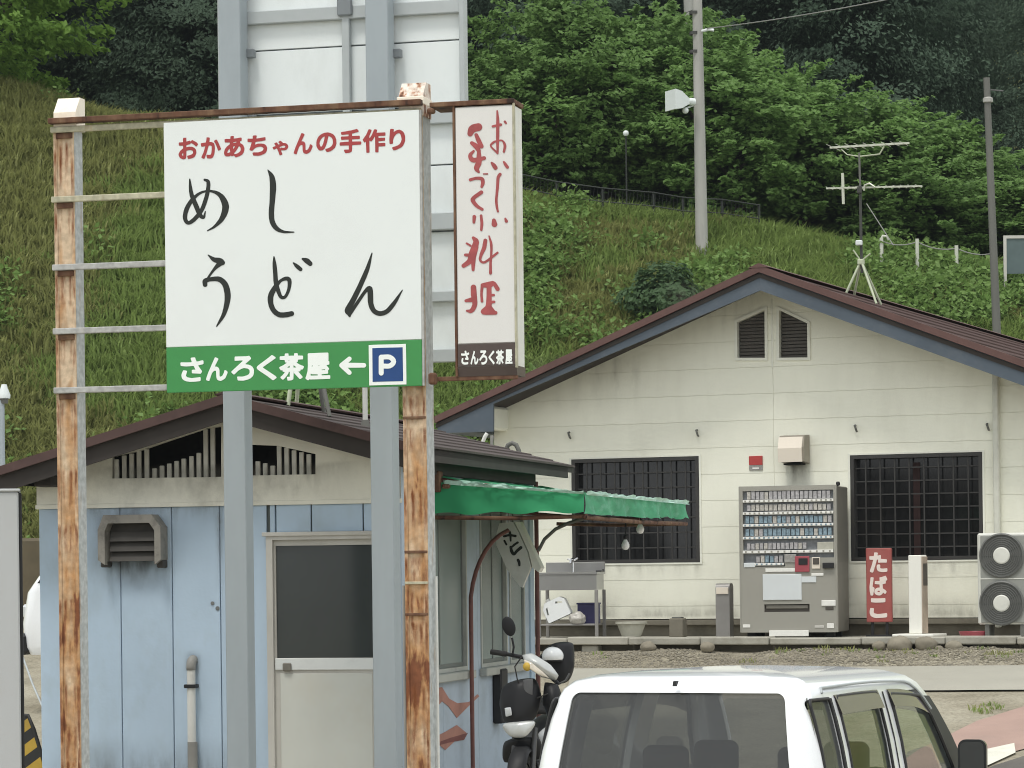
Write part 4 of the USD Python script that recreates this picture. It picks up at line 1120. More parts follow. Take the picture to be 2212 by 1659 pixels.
for vp in vent_polys:
    w = part("gable_vent", MB().ext(vp.buffer(.012).difference(vp.buffer(-.022)), -.02, .10), "cream_trim", hs, smooth=False)
    part("louvre_backing", MB().ext(vp.buffer(-.002), .09, .12), "vent_brown", w, smooth=False)
    a, b, c, d = vp.bounds
    lv = MB()
    for zz in np.arange(b + .03, d - .02, .042):
        g = vp.buffer(-.03).intersection(sbox(a, zz, c, zz + .03))
        if not g.is_empty: lv.ext(g, .05, .07)
    part("louvre", lv, "vent_brown", w, smooth=False, kind="stuff")
part("gable_post", MB().box((vent_polys[0].bounds[2] + vent_polys[1].bounds[0]) / 2 - .012, (vent_polys[0].bounds[2] + vent_polys[1].bounds[0]) / 2 + .012, -.006, .0, vent_polys[0].bounds[1] - .1, zroof(xp) - .25, .002), "cream_trim", hs)
# roof: two slopes of lapped sheets
for s, xe in ((-1, xll), (1, xrr)):
    L = abs(xe - xp) / math.cos(math.atan(SLP))
    n = 9
    rf = part("roof", MB().hull([(xp, y, zp - TH - d) for y in (OV + .01, DEP + .3) for d in (0, .05)] + [(xe, y, zp - TH - SLP * abs(xe - xp) - d) for y in (OV + .01, DEP + .3) for d in (0, .05)]), "roof_under", hs, smooth=False)
    for k in range(n):
        t0, t1 = k / n, (k + 1.06) / n
        xa, xb = xp + (xe - xp) * t0, xp + (xe - xp) * min(t1, 1.01)
        za, zb_ = zp - SLP * abs(xa - xp), zp - SLP * abs(xb - xp)
        lift = .0
        part("roof_sheet", MB().hull([(xa, y, za - d - .012) for y in (OV, DEP + .31) for d in (0, .030)] + [(xb, y, zb_ - d + .006) for y in (OV, DEP + .31) for d in (0, .034)]), "roof_red", rf, smooth=False)
    part("rake_edge", MB().hull([(xp, y, zp + .012 - d) for y in (OV - .025, OV + .06) for d in (0, .085)] + [(xe, y, zp + .012 - SLP * abs(xe - xp) - d) for y in (OV - .025, OV + .06) for d in (0, .085)]), "roof_red_edge", rf, smooth=False)
part("ridge_cap", MB().hull([(xp + dx, y, zp + .035 - abs(dx) * SLP) for dx in (-.14, 0, .14) for y in (OV - .03, DEP + .3)] + [(xp + dx, y, zp - .02) for dx in (-.1, .1) for y in (OV - .03, DEP + .3)]), "roof_red_edge", hs, smooth=False)
# blue boards under the roof's front edge, with the boxed eave at the left
fz = lambda x, d: zp - TH + .005 - SLP * abs(x - xp) - d
lowL = HF.px(1000, 934, OV)[1]
FBL = Polygon([(xp, fz(xp, 0)), (xp, fz(xp, .21)), (HF.px(1064, 869, OV)[0], HF.px(1064, 872, OV)[1]), (HF.px(1064, 930, OV)[0], lowL), (xll + .02, lowL), (xll + .02, fz(xll + .02, 0))])
part("fascia", MB().ext(FBL, OV + .02, OV + .055), "fascia_blue", hs, smooth=False)
part("fascia", MB().ext([(xp + .001, fz(xp, 0)), (xp + .001, fz(xp, .21)), (xrr - .02, fz(xrr - .02, .21)), (xrr - .02, fz(xrr - .02, 0))], OV + .02, OV + .055), "fascia_blue", hs, smooth=False)
part("eave_box", MB().box(xll + .03, xlw - .005, OV + .056, DEP, lowL, lowL + .03).box(xll + .02, xll + .05, OV + .056, DEP, lowL + .031, fz(xll, .03)), "fascia_blue", hs)
cx0, cx1, cz0, cz1 = HF.rect(1063, 880, 1087, 930, -.2)
part("corbel", MB().box(cx0, cx1, OV + .0555, -.001, cz0, cz1, .03), "cream_trim", hs)
# downpipe, hooks, marker
q = HF.px(2150, 820, -.06), HF.px(2152, 1155, -.06)
part("downpipe", MB().box(q[0][0] - .035, q[0][0] + .035, -.09, -.012, q[1][1] - 1.1, q[0][1] + .3, .012), "downpipe", hs)
for (x, y) in ((1232, 940), (1508, 935), (1850, 925), (2135, 922)):
    a, b = HF.px(x, y, 0)
    part("hook", MB().tube([(a - .012, .0, b + .035), (a - .008, -.05, b + .03), (a + .008, -.07, b), (a + .014, -.05, b - .035), (a + .014, -.03, b - .04)], .013, 6), "pole_dark", hs)

# ------------------------------------------------------------------ things fixed to the cream house
q = HF.rect(1680, 938, 1734, 1000, -.3)
vh = thing("vent_hood", "small square white vent hood on the cream wall above the vending machine", "vent", Frame(HF.world(q[0], 0, q[2]), HF.ang))
w, h = q[1] - q[0], q[3] - q[2]
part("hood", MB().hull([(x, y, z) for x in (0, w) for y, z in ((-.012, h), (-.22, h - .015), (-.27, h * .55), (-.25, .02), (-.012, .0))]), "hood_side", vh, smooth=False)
part("front_cover", MB().hull([(x, y, z) for x in (-.006, w - .02) for y, z in ((-.232, h - .03), (-.285, h * .52), (-.268, .012), (-.25, .012), (-.212, h - .03))]), "hood_white", vh, smooth=20)
part("outlet", MB().box(.04, w - .05, -.2, -.03, -.02, -.001), "void", vh)
stain(hs, HF.px(1655, 1, 0)[0], HF.px(1760, 1, 0)[0], HF.px(1700, 1062, 0)[1], HF.px(1700, 985, 0)[1], -.003, lambda u, v: .75 * np.exp(-((u - .5) / .22) ** 2) * v ** .8)
for (xa, xb, ya, yb, k_) in ((1225, 1525, 1214, 1262, .35), (1828, 2120, 1208, 1262, .35), (1070, 1330, 1275, 1336, .45), (1330, 1600, 1290, 1336, .4), (1820, 2120, 1280, 1336, .45), (1090, 1400, 760, 900, .3), (1420, 1640, 600, 760, .3)):
    z_ = HF.px((xa + xb) / 2, yb, 0)[1], HF.px((xa + xb) / 2, ya, 0)[1]
    low = yb > 1300
    stain(hs, HF.px(xa, 1, 0)[0], HF.px(xb, 1, 0)[0], *z_, -.003, (lambda u, v, k_=k_: k_ * (1 - v) ** 1.5) if low else (lambda u, v, k_=k_: k_ * v * (.35 + .65 * np.abs(np.sin(u * 23)) ** 6)))
q = HF.rect(1618, 985, 1647, 1016, -.012)
fp = thing("wall_plate", "small red and grey plate on the cream wall left of the white vent hood", "plate", Frame(HF.world(q[0], 0, q[2]), HF.ang))
w, h = q[1] - q[0], q[3] - q[2]
part("plate", MB().box(0, w, -.012, -.0005, 0, h * .36, .002), "plate_grey", fp)
part("red_field", MB().box(0, w, -.014, -.0005, h * .37, h, .002), "plate_red", fp)
part("mark", MB().box(w * .25, w * .75, -.0145, -.0121, h * .1, h * .2), "label_white", fp)

# ------------------------------------------------------------------ terrace and its edge
YK = -1.28
kx0, kx1 = HF.px(1150, 1385, YK)[0], HF.px(2500, 1376, YK)[0]
solo("terrace", MB().add(*(lambda m: (np.array([HF.world(*v) for v in m[0]]), m[1]))(MB().box(-5.2, 14, YK + .30, 15.5, -.55, -.004).get())), "concrete", "narrow terrace along the front of the cream house", kind="structure", smooth=False)
kb = thing("kerb", "row of weathered concrete kerb slabs edging the terrace above the gravel bank", "kerb", Frame(HF.o, HF.ang))
r = np.random.default_rng(12)
x = kx0 - .4
while x < kx1:
    L = r.uniform(.75, 1.15)
    part("slab", MB().box(x, x + L - .012, YK + r.uniform(-.02, .02), YK + .31, -.075, .01 + r.uniform(-.008, .012), .012), "concrete", kb)
    if r.uniform() < .62: part("slab_support", MB().box(x + r.uniform(.0, .3), x + r.uniform(.35, .6), YK + .05 + r.uniform(0, .06), YK + .3, -.34, -.078, .015), "concrete", kb)
    x += L
part("earth_face", MB().box(kx0 - .6, kx1, YK + .20, YK + .295, -.5, -.08), "foundation", kb)
for k, (px, py, s) in enumerate([(1945, 1394, .15), (2002, 1392, .13), (2062, 1396, .10), (1900, 1395, .08), (1530, 1398, .09), (1402, 1398, .1), (2030, 1402, .06)]):
    a, b = HF.px(px, py, YK - .05)
    m = trimesh.creation.icosphere(2, 1.0)
    v = m.vertices * [s, s * .8, s * .72] * (1 + .35 * (fbm(m.vertices * 1.6 + k * 9, 3, k) - .5))[:, None]
    wv = np.array([HF.world(a + p[0], YK - .08 + p[1], b + p[2]) for p in v])
    solo("stone", MB().add(wv, m.faces), "stone", ["largest rough stone under the terrace edge, right of the vending machine", "second pale stone on the bank below the red tobacco sign", "small stone on the bank below the white stand", "small stone on the bank below the vending machine's right side",
         "stone on the bank left of the ash stand", "pale stone on the bank below the planter tub", "tiny stone lying on the gravel bank below the red tobacco sign"][k], "stone", smooth=True)
# pebbly gravel bank below the kerb
r = np.random.default_rng(5)
pts = []
while len(pts) < 8000:
    x = r.uniform(kx0 - .2, kx1); y = YK - r.uniform(.0, 3.0) ** 1.0
    w_ = HF.world(x, y, 0)
    zg_ = float(Gn(w_[0], w_[1])) + .003
    if HZ - F * (zg_ - CH) / w_[1] - .012 * F * w_[0] / w_[1] < 1446: pts.append((w_[0], w_[1], zg_))
pb = []
for k in range(4):
    m = trimesh.creation.icosphere(1, 1.0)
    pb.append((m.vertices * (1 + .5 * (fbm(m.vertices * 2 + k * 5, 2, k) - .5))[:, None] * [.018, .016, .011], m.faces))
scatter("gravel", "loose stony gravel on the bank below the terrace kerb", ["stone", "stone", "stone", "foundation"], pb, np.array(pts), .45, 1.25, cat="gravel")
pts = []
for k in range(70):
    x = r.uniform(kx0, kx1); y = YK - abs(r.normal()) * .5 - .05
    if fbm(np.array([x * .9, 0, 3.0]), 2, 4) < .52: continue
    w_ = HF.world(x, y, 0); pts.append((w_[0], w_[1], float(Gn(w_[0], w_[1]))))
for (px, py) in ((2140, 1522), (2165, 1529), (2110, 1536), (2130, 1545)):
    for k in range(3):
        p = ground_at(px + r.normal() * 10, py + r.normal() * 4); pts.append(tuple(p))
scatter("ground_weeds", "sparse low weeds on the gravel", ["grass_green", "grass_brown"], [tuft(np.random.default_rng(9 + k), 12, .07, .10, .010) for k in range(2)], np.array(pts), .5, 1.1, cat="weeds")


# ------------------------------------------------------------------ things standing on the terrace
def on_terrace(x, y, yl):
    a, _ = HF.px(x, y, yl)
    return HF.world(a, yl, 0)


# vending machine
VM = Frame(HF.world(HF.px(1702, 1300, -.95)[0], -.95, .012), -16.5)
vm = thing("vending_machine", "grey cigarette vending machine with rows of sample packs beside the barred window", "vending machine", VM)
x0, x1, z0, z1 = VM.rect(1598, 1049, 1807.5, 1362, 0)
z0 = .05
part("cabinet", MB().box(x0, x1, .05, .78, z0, z1 - .01, .012), "machine_side", vm)


def vc(*r): return [(1700 + v / 4.366) / 1.08499 if i % 2 == 0 else (1120 + v / 4.366) / 1.08499 for i, v in enumerate(r)]


def vr(*r, yl=0.0): return VM.rect(*vc(*r), yl)


wx0, wx1, wz0, wz1 = vr(180, 128, 1108, 905)
front = sbox(x0, z0, x1, z1).difference(sbox(wx0, wz0 + .10, wx1, wz1)).difference(sbox(wx0, wz0, vr(310, 0, 600, 1)[1], wz0 + .2))
sx0, sx1, sz0, sz1 = vr(398, 1292, 862, 1372)
front = front.difference(sbox(sx0, sz0, sx1, sz1))
part("door", MB().ext(front, 0, .05), "machine_grey", vm)
part("door_edge", MB().box(x0 - .004, x0 + .012, -.006, .05, z0, z1, .003).box(x1 - .012, x1 + .004, -.006, .05, z0, z1, .003), "machine_grey", vm)
part("display_back", MB().box(wx0 + .002, wx1 - .002, .040, .049, wz0 + .002, wz1 - .002), "machine_back", vm)
rows_ = [(130, 215, 220, 246, "pack_grey", 215, 1075, 19), (265, 332, 345, 372, "pack_pale", 215, 1080, 19), (385, 460, 468, 494, "pack_blue", 200, 1090, 19), (512, 590, 598, 624, "pack_blue", 200, 1090, 19), (662, 730, 740, 768, "pack_grey", 215, 830, 14), (792, 866, 872, 896, "pack_blue", 310, 590, 6)]
rp = np.random.default_rng(4)
for (ya, yb, yc, yd, mt, xa, xb, n) in rows_:
    a, b, c, d = vr(xa, ya, xb, yb)
    mb = MB(); mb2 = MB(); mb3 = MB()
    for k in range(n):
        u0, u1 = a + (b - a) * (k + .1) / n, a + (b - a) * (k + .9) / n
        (mb, mb, mb, mb2, mb3)[int(rp.integers(5))].box(u0, u1, .006, .034, c, c + (d - c) * rp.uniform(.86, 1.0), .002)
    base = part("sample_packs", mb, mt, vm, kind="stuff")
    if mb2.v: part("sample_packs", mb2, "pack_pale", vm, kind="stuff")
    if mb3.v: part("sample_packs", mb3, "pack_grey", vm, kind="stuff")
    a, b, c, d = vr(180 if xa < 300 else 300, yc, 1105 if n > 6 else 600, yd)
    part("shelf", MB().box(a, b, -.012, .04, c, d, .003), "label_white", vm)
    bt = MB()
    for k in range(n):
        u = a + (b - a) * (k + .5) / n
        bt.box(u - .010, u + .010, -.016, -.0125, c + .006, d - .004)
    part("select_buttons", bt, "pack_blue" if mt == "pack_blue" else "machine_grey", vm, smooth=False, kind="stuff")
for (r_, mt, y0, y1, nm) in (((940, 655, 1108, 735), "tub", .0, .036, "price_card"), ((605, 780, 725, 866), "plate_grey", -.012, .04, "display_screen"), ((715, 800, 862, 962), "machine_red", -.02, .0, "note_slot"), ((752, 822, 846, 890), "plastic_black", -.026, -.0205, "slot_mouth"),
                             ((886, 812, 972, 930), "hood_white", -.012, .0, "coin_panel"), ((898, 820, 962, 886), "vent_brown", -.018, -.0125, "coin_slot"), ((1000, 868, 1112, 925), "plastic_black", -.04, .0, "lock"), ((385, 985, 782, 1250), "machine_panel", -.012, .0, "notice_panel"),
                             ((780, 1010, 930, 1070), "machine_panel", -.008, .0, "sticker"), ((880, 975, 1005, 1003), "label_white", -.008, .0, "sticker"), ((410, 925, 715, 962), "label_white", -.008, .0, "sticker"), ((985, 1250, 1130, 1310), "label_white", -.012, .0, "sticker"),
                             ((1025, 1318, 1108, 1350), "vent_brown", -.008, .0, "handle_recess"), ((180, 1500, 255, 1532), "label_white", -.006, .0, "sticker"), ((1040, 1488, 1112, 1538), "label_white", -.008, .0, "sticker"), ((915, 1510, 1010, 1535), "door_frame", -.006, .0, "sticker"), ((190, 870, 305, 915), "machine_panel", -.008, .0, "sticker")):
    a, b, c, d = vr(*r_)
    part(nm, MB().box(a, b, y0, y1 - .0004 if y1 == 0 else y1, c, d, .004), mt, vm)
part("delivery_slot", MB().box(sx0, sx1, .03, .049, sz0, sz1), "vent_brown", vm)
part("slot_flap", MB().box(sx0 + .02, sx1 - .02, .012, .029, sz0 + .04, sz1 - .01, .004), "machine_side", vm)
a, b, c, d = vr(450, 1556, 855, 1612)
part("base_plate", MB().box(a, b, -.02, .0, .004, .075, .004), "label_white", vm)
for fx_ in (x0 + .06, x1 - .16):
    for fy_ in (.1, .55): part("foot", MB().box(fx_, fx_ + .1, fy_, fy_ + .1, -.012, .049), "plastic_black", vm)
a, b = vr(1115, 40, 1150, 80)[:2]
part("lamp_socket", MB().box(a, b, .1, .16, z1 - .011, z1 + .04, .01), "plastic_black", vm)

# ash stand
q = HF.px(1566, 1365, -.75)
AS = Frame(HF.world(q[0], -.75, .005), -18)
as_ = thing("ash_stand", "slim grey brown ash stand with rounded top left of the vending machine", "ash stand", AS)
x0, x1, z0, z1 = AS.rect(1546, 1260, 1576, 1366, 0)
pr = [(0, 0)] + [(0, z1 - .06)] + [(.20 - .20 * math.cos(t) if False else .06 - .06 * math.cos(t), z1 - .06 + .06 * math.sin(t)) for t in np.linspace(0, np.pi / 2, 5)] + [(.14 + .06 * math.sin(t), z1 - .06 + .06 * math.cos(t)) for t in np.linspace(0, np.pi / 2, 5)] + [(.2, 0)]
part("body", MB().ext(pr, x0, x1, "yz"), "steel_dull", as_, smooth=30)
part("tray", MB().box(x0 + .01, x1 - .01, -.014, -.0005, z1 - .13, z1 - .05, .004), "hood_white", as_)

# red tobacco sign
q = HF.px(1897, 1340, -.55)
TF = Frame(HF.world(q[0], -.55, 0), -16)
tb = thing("tobacco_sign", "narrow red standing sign with white vertical Japanese lettering between vending machine and white stand", "sign", TF)
x0, x1, z0, z1 = TF.rect(1871, 1184, 1926, 1344, 0)
part("board", MB().box(x0, x1, 0, .08, z0, z1, .008), "tobacco_red", tb)
part("stand", MB().box(x0 + .05, x0 + .08, .02, .06, -.0, z0 - .0005).box(x1 - .08, x1 - .05, .02, .06, -.0, z0 - .0005).box(x0, x1, -.06, .16, 0.002, .02), "plastic_black", tb)


def tc_(*r): return [(2000 + v / 5.53) / 1.08499 if i % 2 == 0 else (1270 + v / 5.53) / 1.08499 for i, v in enumerate(r)]


for k, rr in (("hた", (208, 135, 440, 398)), ("hば", (210, 440, 440, 695)), ("hこ", (212, 728, 438, 988))):
    letters([(k, *tc_(*rr))], "tobacco_letter", TF, 0, tb, name="letter", d=.004)

# white stand (a sign seen nearly edge on)
q = HF.px(1985, 1360, -.7)
WS = Frame(HF.world(q[0], -.7, 0), -34)
ws = thing("white_stand", "upright white box stand with worn brown side right of the red tobacco sign", "stand", WS)
x0, x1, z0, z1 = WS.rect(1962, 1199, 1990, 1358, 0)
xe = WS.pxx(2008, 1300, x1)[0]
xe = .16
part("column", MB().box(x0, x1, 0, xe, .035, z1, .01), "post_white", ws)
part("side_panel", MB().box(x1 + .0005, x1 + .012, .01, xe - .01, .04, z1 - .02, .003), "post_worn", ws)
part("side_notice", MB().box(x1 + .0125, x1 + .018, .03, xe - .02, z1 - .36, z1 - .1, .002), "vent_brown", ws)
part("base_plate", MB().box(x0 - .16, x1 + .20, -.12, xe + .1, .005, .034, .006), "post_white", ws)

# red tray on the ground
q = HF.px(2105, 1364, -.6)
rd = Frame(HF.world(q[0], -.6, 0), -22)
dm = thing("red_tray", "dark red shallow tray lying on the terrace beside the air conditioner", "tray", rd)
part("tray", MB().lathe([(0, .012), (.15, .012), (.175, .06), (.185, .06), (.165, .002), (0, .002)], n=18), "machine_red", dm, smooth=30)

# outdoor air conditioner
q = HF.px(2117, 1345, -.75)
AC = Frame(HF.world(q[0], -.75, 0), -20)
ac = thing("air_conditioner", "tall outdoor air conditioner unit with two round fan grilles at the right edge", "air conditioner", AC)
x0, x1, z0, z1 = AC.rect(2111, 1151, 2226, 1349, 0)
part("case", MB().box(x0, x1, .012, .36, z0, z1, .02), "ac_white", ac)
part("front_panel", MB().box(x0 + .04, x1 - .02, -.002, .012, z0 + .02, z1 - .03, .006), "ac_front", ac)
for cy in (1200, 1303):
    cx_, cz_ = AC.px(2164, cy, 0)
    fan = part("fan_grille", MB().lathe([(.262, -.001), (.262, .02), (.245, .03), (.235, .012), (.0, .010)], (cx_, -.002, cz_), "y", 36), "ac_fan", ac, smooth=30)
    rings = MB()
    for rad in np.arange(.115, .24, .024):
        t = np.linspace(0, 2 * np.pi, 33)[:-1]
        rings.tube(np.stack([cx_ + rad * np.cos(t), 0 * t - .022, cz_ + rad * np.sin(t)], 1), .0038, 4, closed=True)
    for t in np.linspace(0, 2 * np.pi, 13)[:-1]:
        rings.bar((cx_ + .09 * math.cos(t), -.019, cz_ + .09 * math.sin(t)), (cx_ + .24 * math.cos(t), -.019, cz_ + .24 * math.sin(t)), .006, .004)
    part("wire_guard", rings, "ac_fan", fan, kind="stuff")
    part("hub", MB().lathe([(.0, .034), (.085, .032), (.098, .022), (.098, .011)], (cx_, -.002, cz_), "y", 28), "ac_white", fan, smooth=30)
part("seam", MB().box(x0 + .03, x1 - .02, -.006, -.0025, (z0 + z1) / 2 - .006, (z0 + z1) / 2 + .006, .002), "ac_white", ac)
part("leg", MB().box(x0 + .08, x0 + .13, .02, .34, 0, z0 - .0005), "pole_dark", ac)
part("leg", MB().box(x1 - .13, x1 - .08, .02, .34, 0, z0 - .0005), "pole_dark", ac)

# steel sink
q = HF.px(1160, 1370, -1.15)
SK = Frame(HF.world(q[0], -1.15, .0), -11)
sk = thing("sink", "steel outdoor sink on legs with a shelf, at the cream house's left corner", "sink", SK)


def kc(*r): return [(1240 + v / 4.809) / 1.08499 if i % 2 == 0 else (1300 + v / 4.809) / 1.08499 for i, v in enumerate(r)]


x0, x1, z0, z1 = SK.rect(*kc(92, 232, 768, 400), 0)
zt_ = SK.px(*kc(400, 196), 0)[1]
DY = .62
basin = sbox(x0, 0, x1, DY).difference(sbox(x0 + .05, .06, x1 - .05, DY - .1))
part("top", MB().ext(basin, z1 + .01, z1 + .035, "xy"), "steel", sk, smooth=False)
part("basin", MB().box(x0 + .01, x1 - .01, .01, .03, z0, z1 + .009, .003).box(x0 + .01, x1 - .01, DY - .08, DY - .06, z0, z1 + .009).box(x0 + .01, x0 + .03, .031, DY - .081, z0, z1 + .009).box(x1 - .03, x1 - .01, .031, DY - .081, z0, z1 + .009).box(x0 + .031, x1 - .031, .031, DY - .081, z0, z0 + .02), "steel", sk, smooth=False)
part("splash_back", MB().box(x0, x1, DY - .02, DY, z1 + .036, z1 + .16, .004), "steel", sk)
for (px_, py_) in ((x0 + .015, .015), (x1 - .015, .015), (x0 + .015, DY - .02), (x1 - .015, DY - .02)):
    part("leg", MB().box(px_ - .02, px_ + .02, py_ - .02, py_ + .02, 0, z0 - .0005 if False else z0 - .001, .004), "steel_dull", sk)
zsh = SK.px(*kc(420, 782), 0)[1]
part("shelf", MB().box(x0 + .036, x1 - .036, -.004, DY - .02, zsh - .02, zsh, .003), "steel_dull", sk)
fx, fz_ = SK.px(*kc(490, 190), .45)
fc = part("faucet", MB().tube([(fx, .5, z1 + .036), (fx, .5, z1 + .16), (fx, .46, z1 + .20), (fx, .34, z1 + .19), (fx, .30, z1 + .14)], .016, 8), "chrome", sk)
part("handle", MB().tube([(fx - .07, .5, z1 + .20), (fx, .5, z1 + .175), (fx + .06, .5, z1 + .21)], .012, 6), "chrome", fc)
part("soap_dish", MB().box(SK.px(*kc(720, 170), .3)[0], SK.px(*kc(780, 170), .3)[0], .5, .58, z1 + .036, z1 + .055, .005), "plastic_black", sk)
part("soap_dish", MB().box(SK.px(*kc(815, 170), .3)[0] - .02, x1 - .01, .5, .58, z1 + .036, z1 + .07, .005), "plastic_black", sk)
# what is on the shelf
c0 = SK.px(*kc(335, 640), .12)
JC = Frame(SK.world(c0[0] - .02, .12, zsh), SK.ang)
jc = thing("jerrycan", "white plastic jerrycan lying tilted on the shelf under the steel sink", "jerrycan", JC)
th = math.radians(-24)
rot = np.array([[math.cos(th), 0, math.sin(th)], [0, 1, 0], [-math.sin(th), 0, math.cos(th)]])


def tilt(mb, lift): v, f = mb.get(); return MB().add(v @ rot.T + [0, 0, lift], f)


W_, H_ = .265, .19
body = Polygon([(-W_ / 2, -H_ / 2), (W_ / 2, -H_ / 2), (W_ / 2, H_ * .42), (W_ * .36, H_ / 2 + .02), (-W_ * .34, H_ / 2 + .02), (-W_ / 2, H_ * .3)]).buffer(.018)
gr = Polygon([(W_ * .08, H_ * .40), (W_ * .42, H_ * .26), (W_ * .42, H_ * .36), (W_ * .12, H_ * .52)]); gl = Polygon([(-W_ * .49, -H_ * .1), (-W_ * .40, -H_ * .1), (-W_ * .33, H_ * .38), (-W_ * .42, H_ * .34)])
part("body", tilt(MB().ext(body.difference(gr).difference(gl), -.08, .08), .172), "plastic_white", jc, smooth=20)
part("cap", tilt(MB().lathe([(0, .04), (.028, .038), (.028, 0), (0, 0)], (-W_ * .2, 0, H_ / 2 + .036), "z", 14), .172), "label_white", jc)
c0 = SK.px(*kc(655, 740), .15)
bc = thing("crate", "dark blue plastic crate on the sink shelf beside the white jerrycan", "crate", Frame(SK.world(c0[0], .15, zsh), SK.ang))
hh = SK.px(*kc(655, 560), .15)[1] - zsh
cm = MB().box(-.12, .12, -.0, .012, .0, hh, .003).box(-.12, .12, .25, .262, 0, hh, .003).box(-.12, -.108, .0125, .2495, 0, hh).box(.108, .12, .0125, .2495, 0, hh).box(-.107, .107, .0125, .2495, 0, .012)
part("body", cm, "blue_crate", bc); part("rim", MB().ext(sbox(-.13, -.01, .13, .272).difference(sbox(-.107, .013, .107, .249)), hh, hh + .018, "xy"), "blue_crate", bc)
c0 = SK.px(*kc(545, 720), .05)
m = trimesh.creation.icosphere(3, 1.0)
v = m.vertices * [.10, .09, .085] * (1 + .5 * (fbm(m.vertices * 2.2, 3, 8) - .5))[:, None]
v[:, 2] = np.maximum(v[:, 2], -.06) + .062
solo("plastic_bag", MB().add(np.array([SK.world(c0[0] + p[0], .05 + p[1], zsh + p[2]) for p in v]), m.faces), "bag", "crumpled pale plastic bag on the sink shelf between jerrycan and blue crate", "bag", smooth=True)
# tub and block under the left window
c0 = HF.px(1364, 1373, -.8)
tbx = thing("planter", "pale flared planter tub on the terrace right of the sink", "planter", Frame(HF.world(c0[0], -.8, 0), HF.ang))
part("tub", MB().lathe([(0, .01), (.115, .01), (.175, .17), (.195, .17), (.195, .195), (.165, .195), (.11, .03), (0, .03)], n=20), "tub", tbx, smooth=30)
c0 = HF.px(1460, 1374, -.85)
bl = Frame(HF.world(c0[0], -.85, 0), -20)
blk = thing("concrete_block", "dark square block standing on the terrace below the left barred window", "block", bl)
part("block", MB().box(-.088, .088, 0, .18, 0, .235, .012), "foundation", blk); part("top_plate", MB().box(-.06, .06, .03, .15, .2355, .25, .004), "pole_dark", blk)


# ------------------------------------------------------------------ the blue stall house
BA = -14.0
KF = Frame(at(480, 1100, 25.0) * [1, 1, 0] + [0, 0, .78], BA)
kh = thing("blue_stall", "pale blue panelled stall house with dark low gable roof and slatted vents", "house", KF)
xl_ = KF.px(86, 1350, 0)[0]; xr_ = KF.px(868, 1350, 0)[0]
zfr = KF.px(480, 1091, 0)[1]
KO = -.45
kp_x, kp_z = KF.px(488, 852, KO)
kl_x, kl_z = KF.px(-10, 1012, KO)
KS = (kp_z - kl_z) / (kp_x - kl_x)
kr_x = KF.px(884, 1000, KO)[0]
KT = .075
KD = KF.pxx(1151, 1400, xr_)[0]
print("stall depth", KD)
kroof = lambda x: kp_z - KT - .012 - KS * abs(x - kp_x)
# front boards
door_q = KF.rect(580, 1150, 858, 1700, 0)
dx0, dx1 = door_q[0], door_q[1]
dz1 = KF.px(690, 1152, 0)[1]
joints = [xl_] + [KF.px((a + b) / 2, 1380, 0)[0] for a, b in ((256, 268), (367, 380))] + [KF.px(477, 1380, 0)[0]]
edges = joints + [dx0 - .002]
for i in range(len(edges) - 1):
    part("wall_panel", MB().box(edges[i] + .004, edges[i + 1] - .004, 0, .03, -.5, zfr - .006, .004), "blue_wall", kh)
over = [dx0 + .02, KF.px(590, 1120, 0)[0] + .02, KF.px(672, 1120, 0)[0], KF.px(784, 1120, 0)[0], dx1]
for i in range(len(over) - 1):
    part("wall_panel", MB().box(over[i] + .006, over[i + 1] - .006, 0, .03, dz1 + .012, zfr - .006, .006), "blue_wall", kh)
part("wall_panel", MB().box(dx1 + .004, xr_ - .003, 0, .03, -.5, zfr - .006, .004), "blue_wall", kh)
part("wall_core", MB().ext(sbox(xl_ + .01, -.2, xr_ - .01, zfr - .002).difference(sbox(dx0 + .01, -.3, dx1 - .01, dz1)), .032, .09).box(xl_ + .002, xl_ + .08, .091, KD, -.2, zfr).box(xl_ + .081, xr_ - .05, KD - .08, KD, -.2, zfr), "sash_dark", kh, smooth=False)
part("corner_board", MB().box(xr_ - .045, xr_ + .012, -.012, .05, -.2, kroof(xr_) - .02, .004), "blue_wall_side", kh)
# cream gable with its slatted openings
gab = Polygon([(xl_ - .01, zfr), (xl_ - .01, kroof(xl_)), (kp_x, kroof(kp_x)), (xr_ + .01, kroof(xr_)), (xr_ + .01, zfr)])


def kz1(*r): return [(0 + v / 3.318) / 1.08499 if i % 2 == 0 else (900 + v / 3.318) / 1.08499 for i, v in enumerate(r)]
def kz3(*r): return [(500 + v / 3.318) / 1.08499 if i % 2 == 0 else (900 + v / 3.318) / 1.08499 for i, v in enumerate(r)]


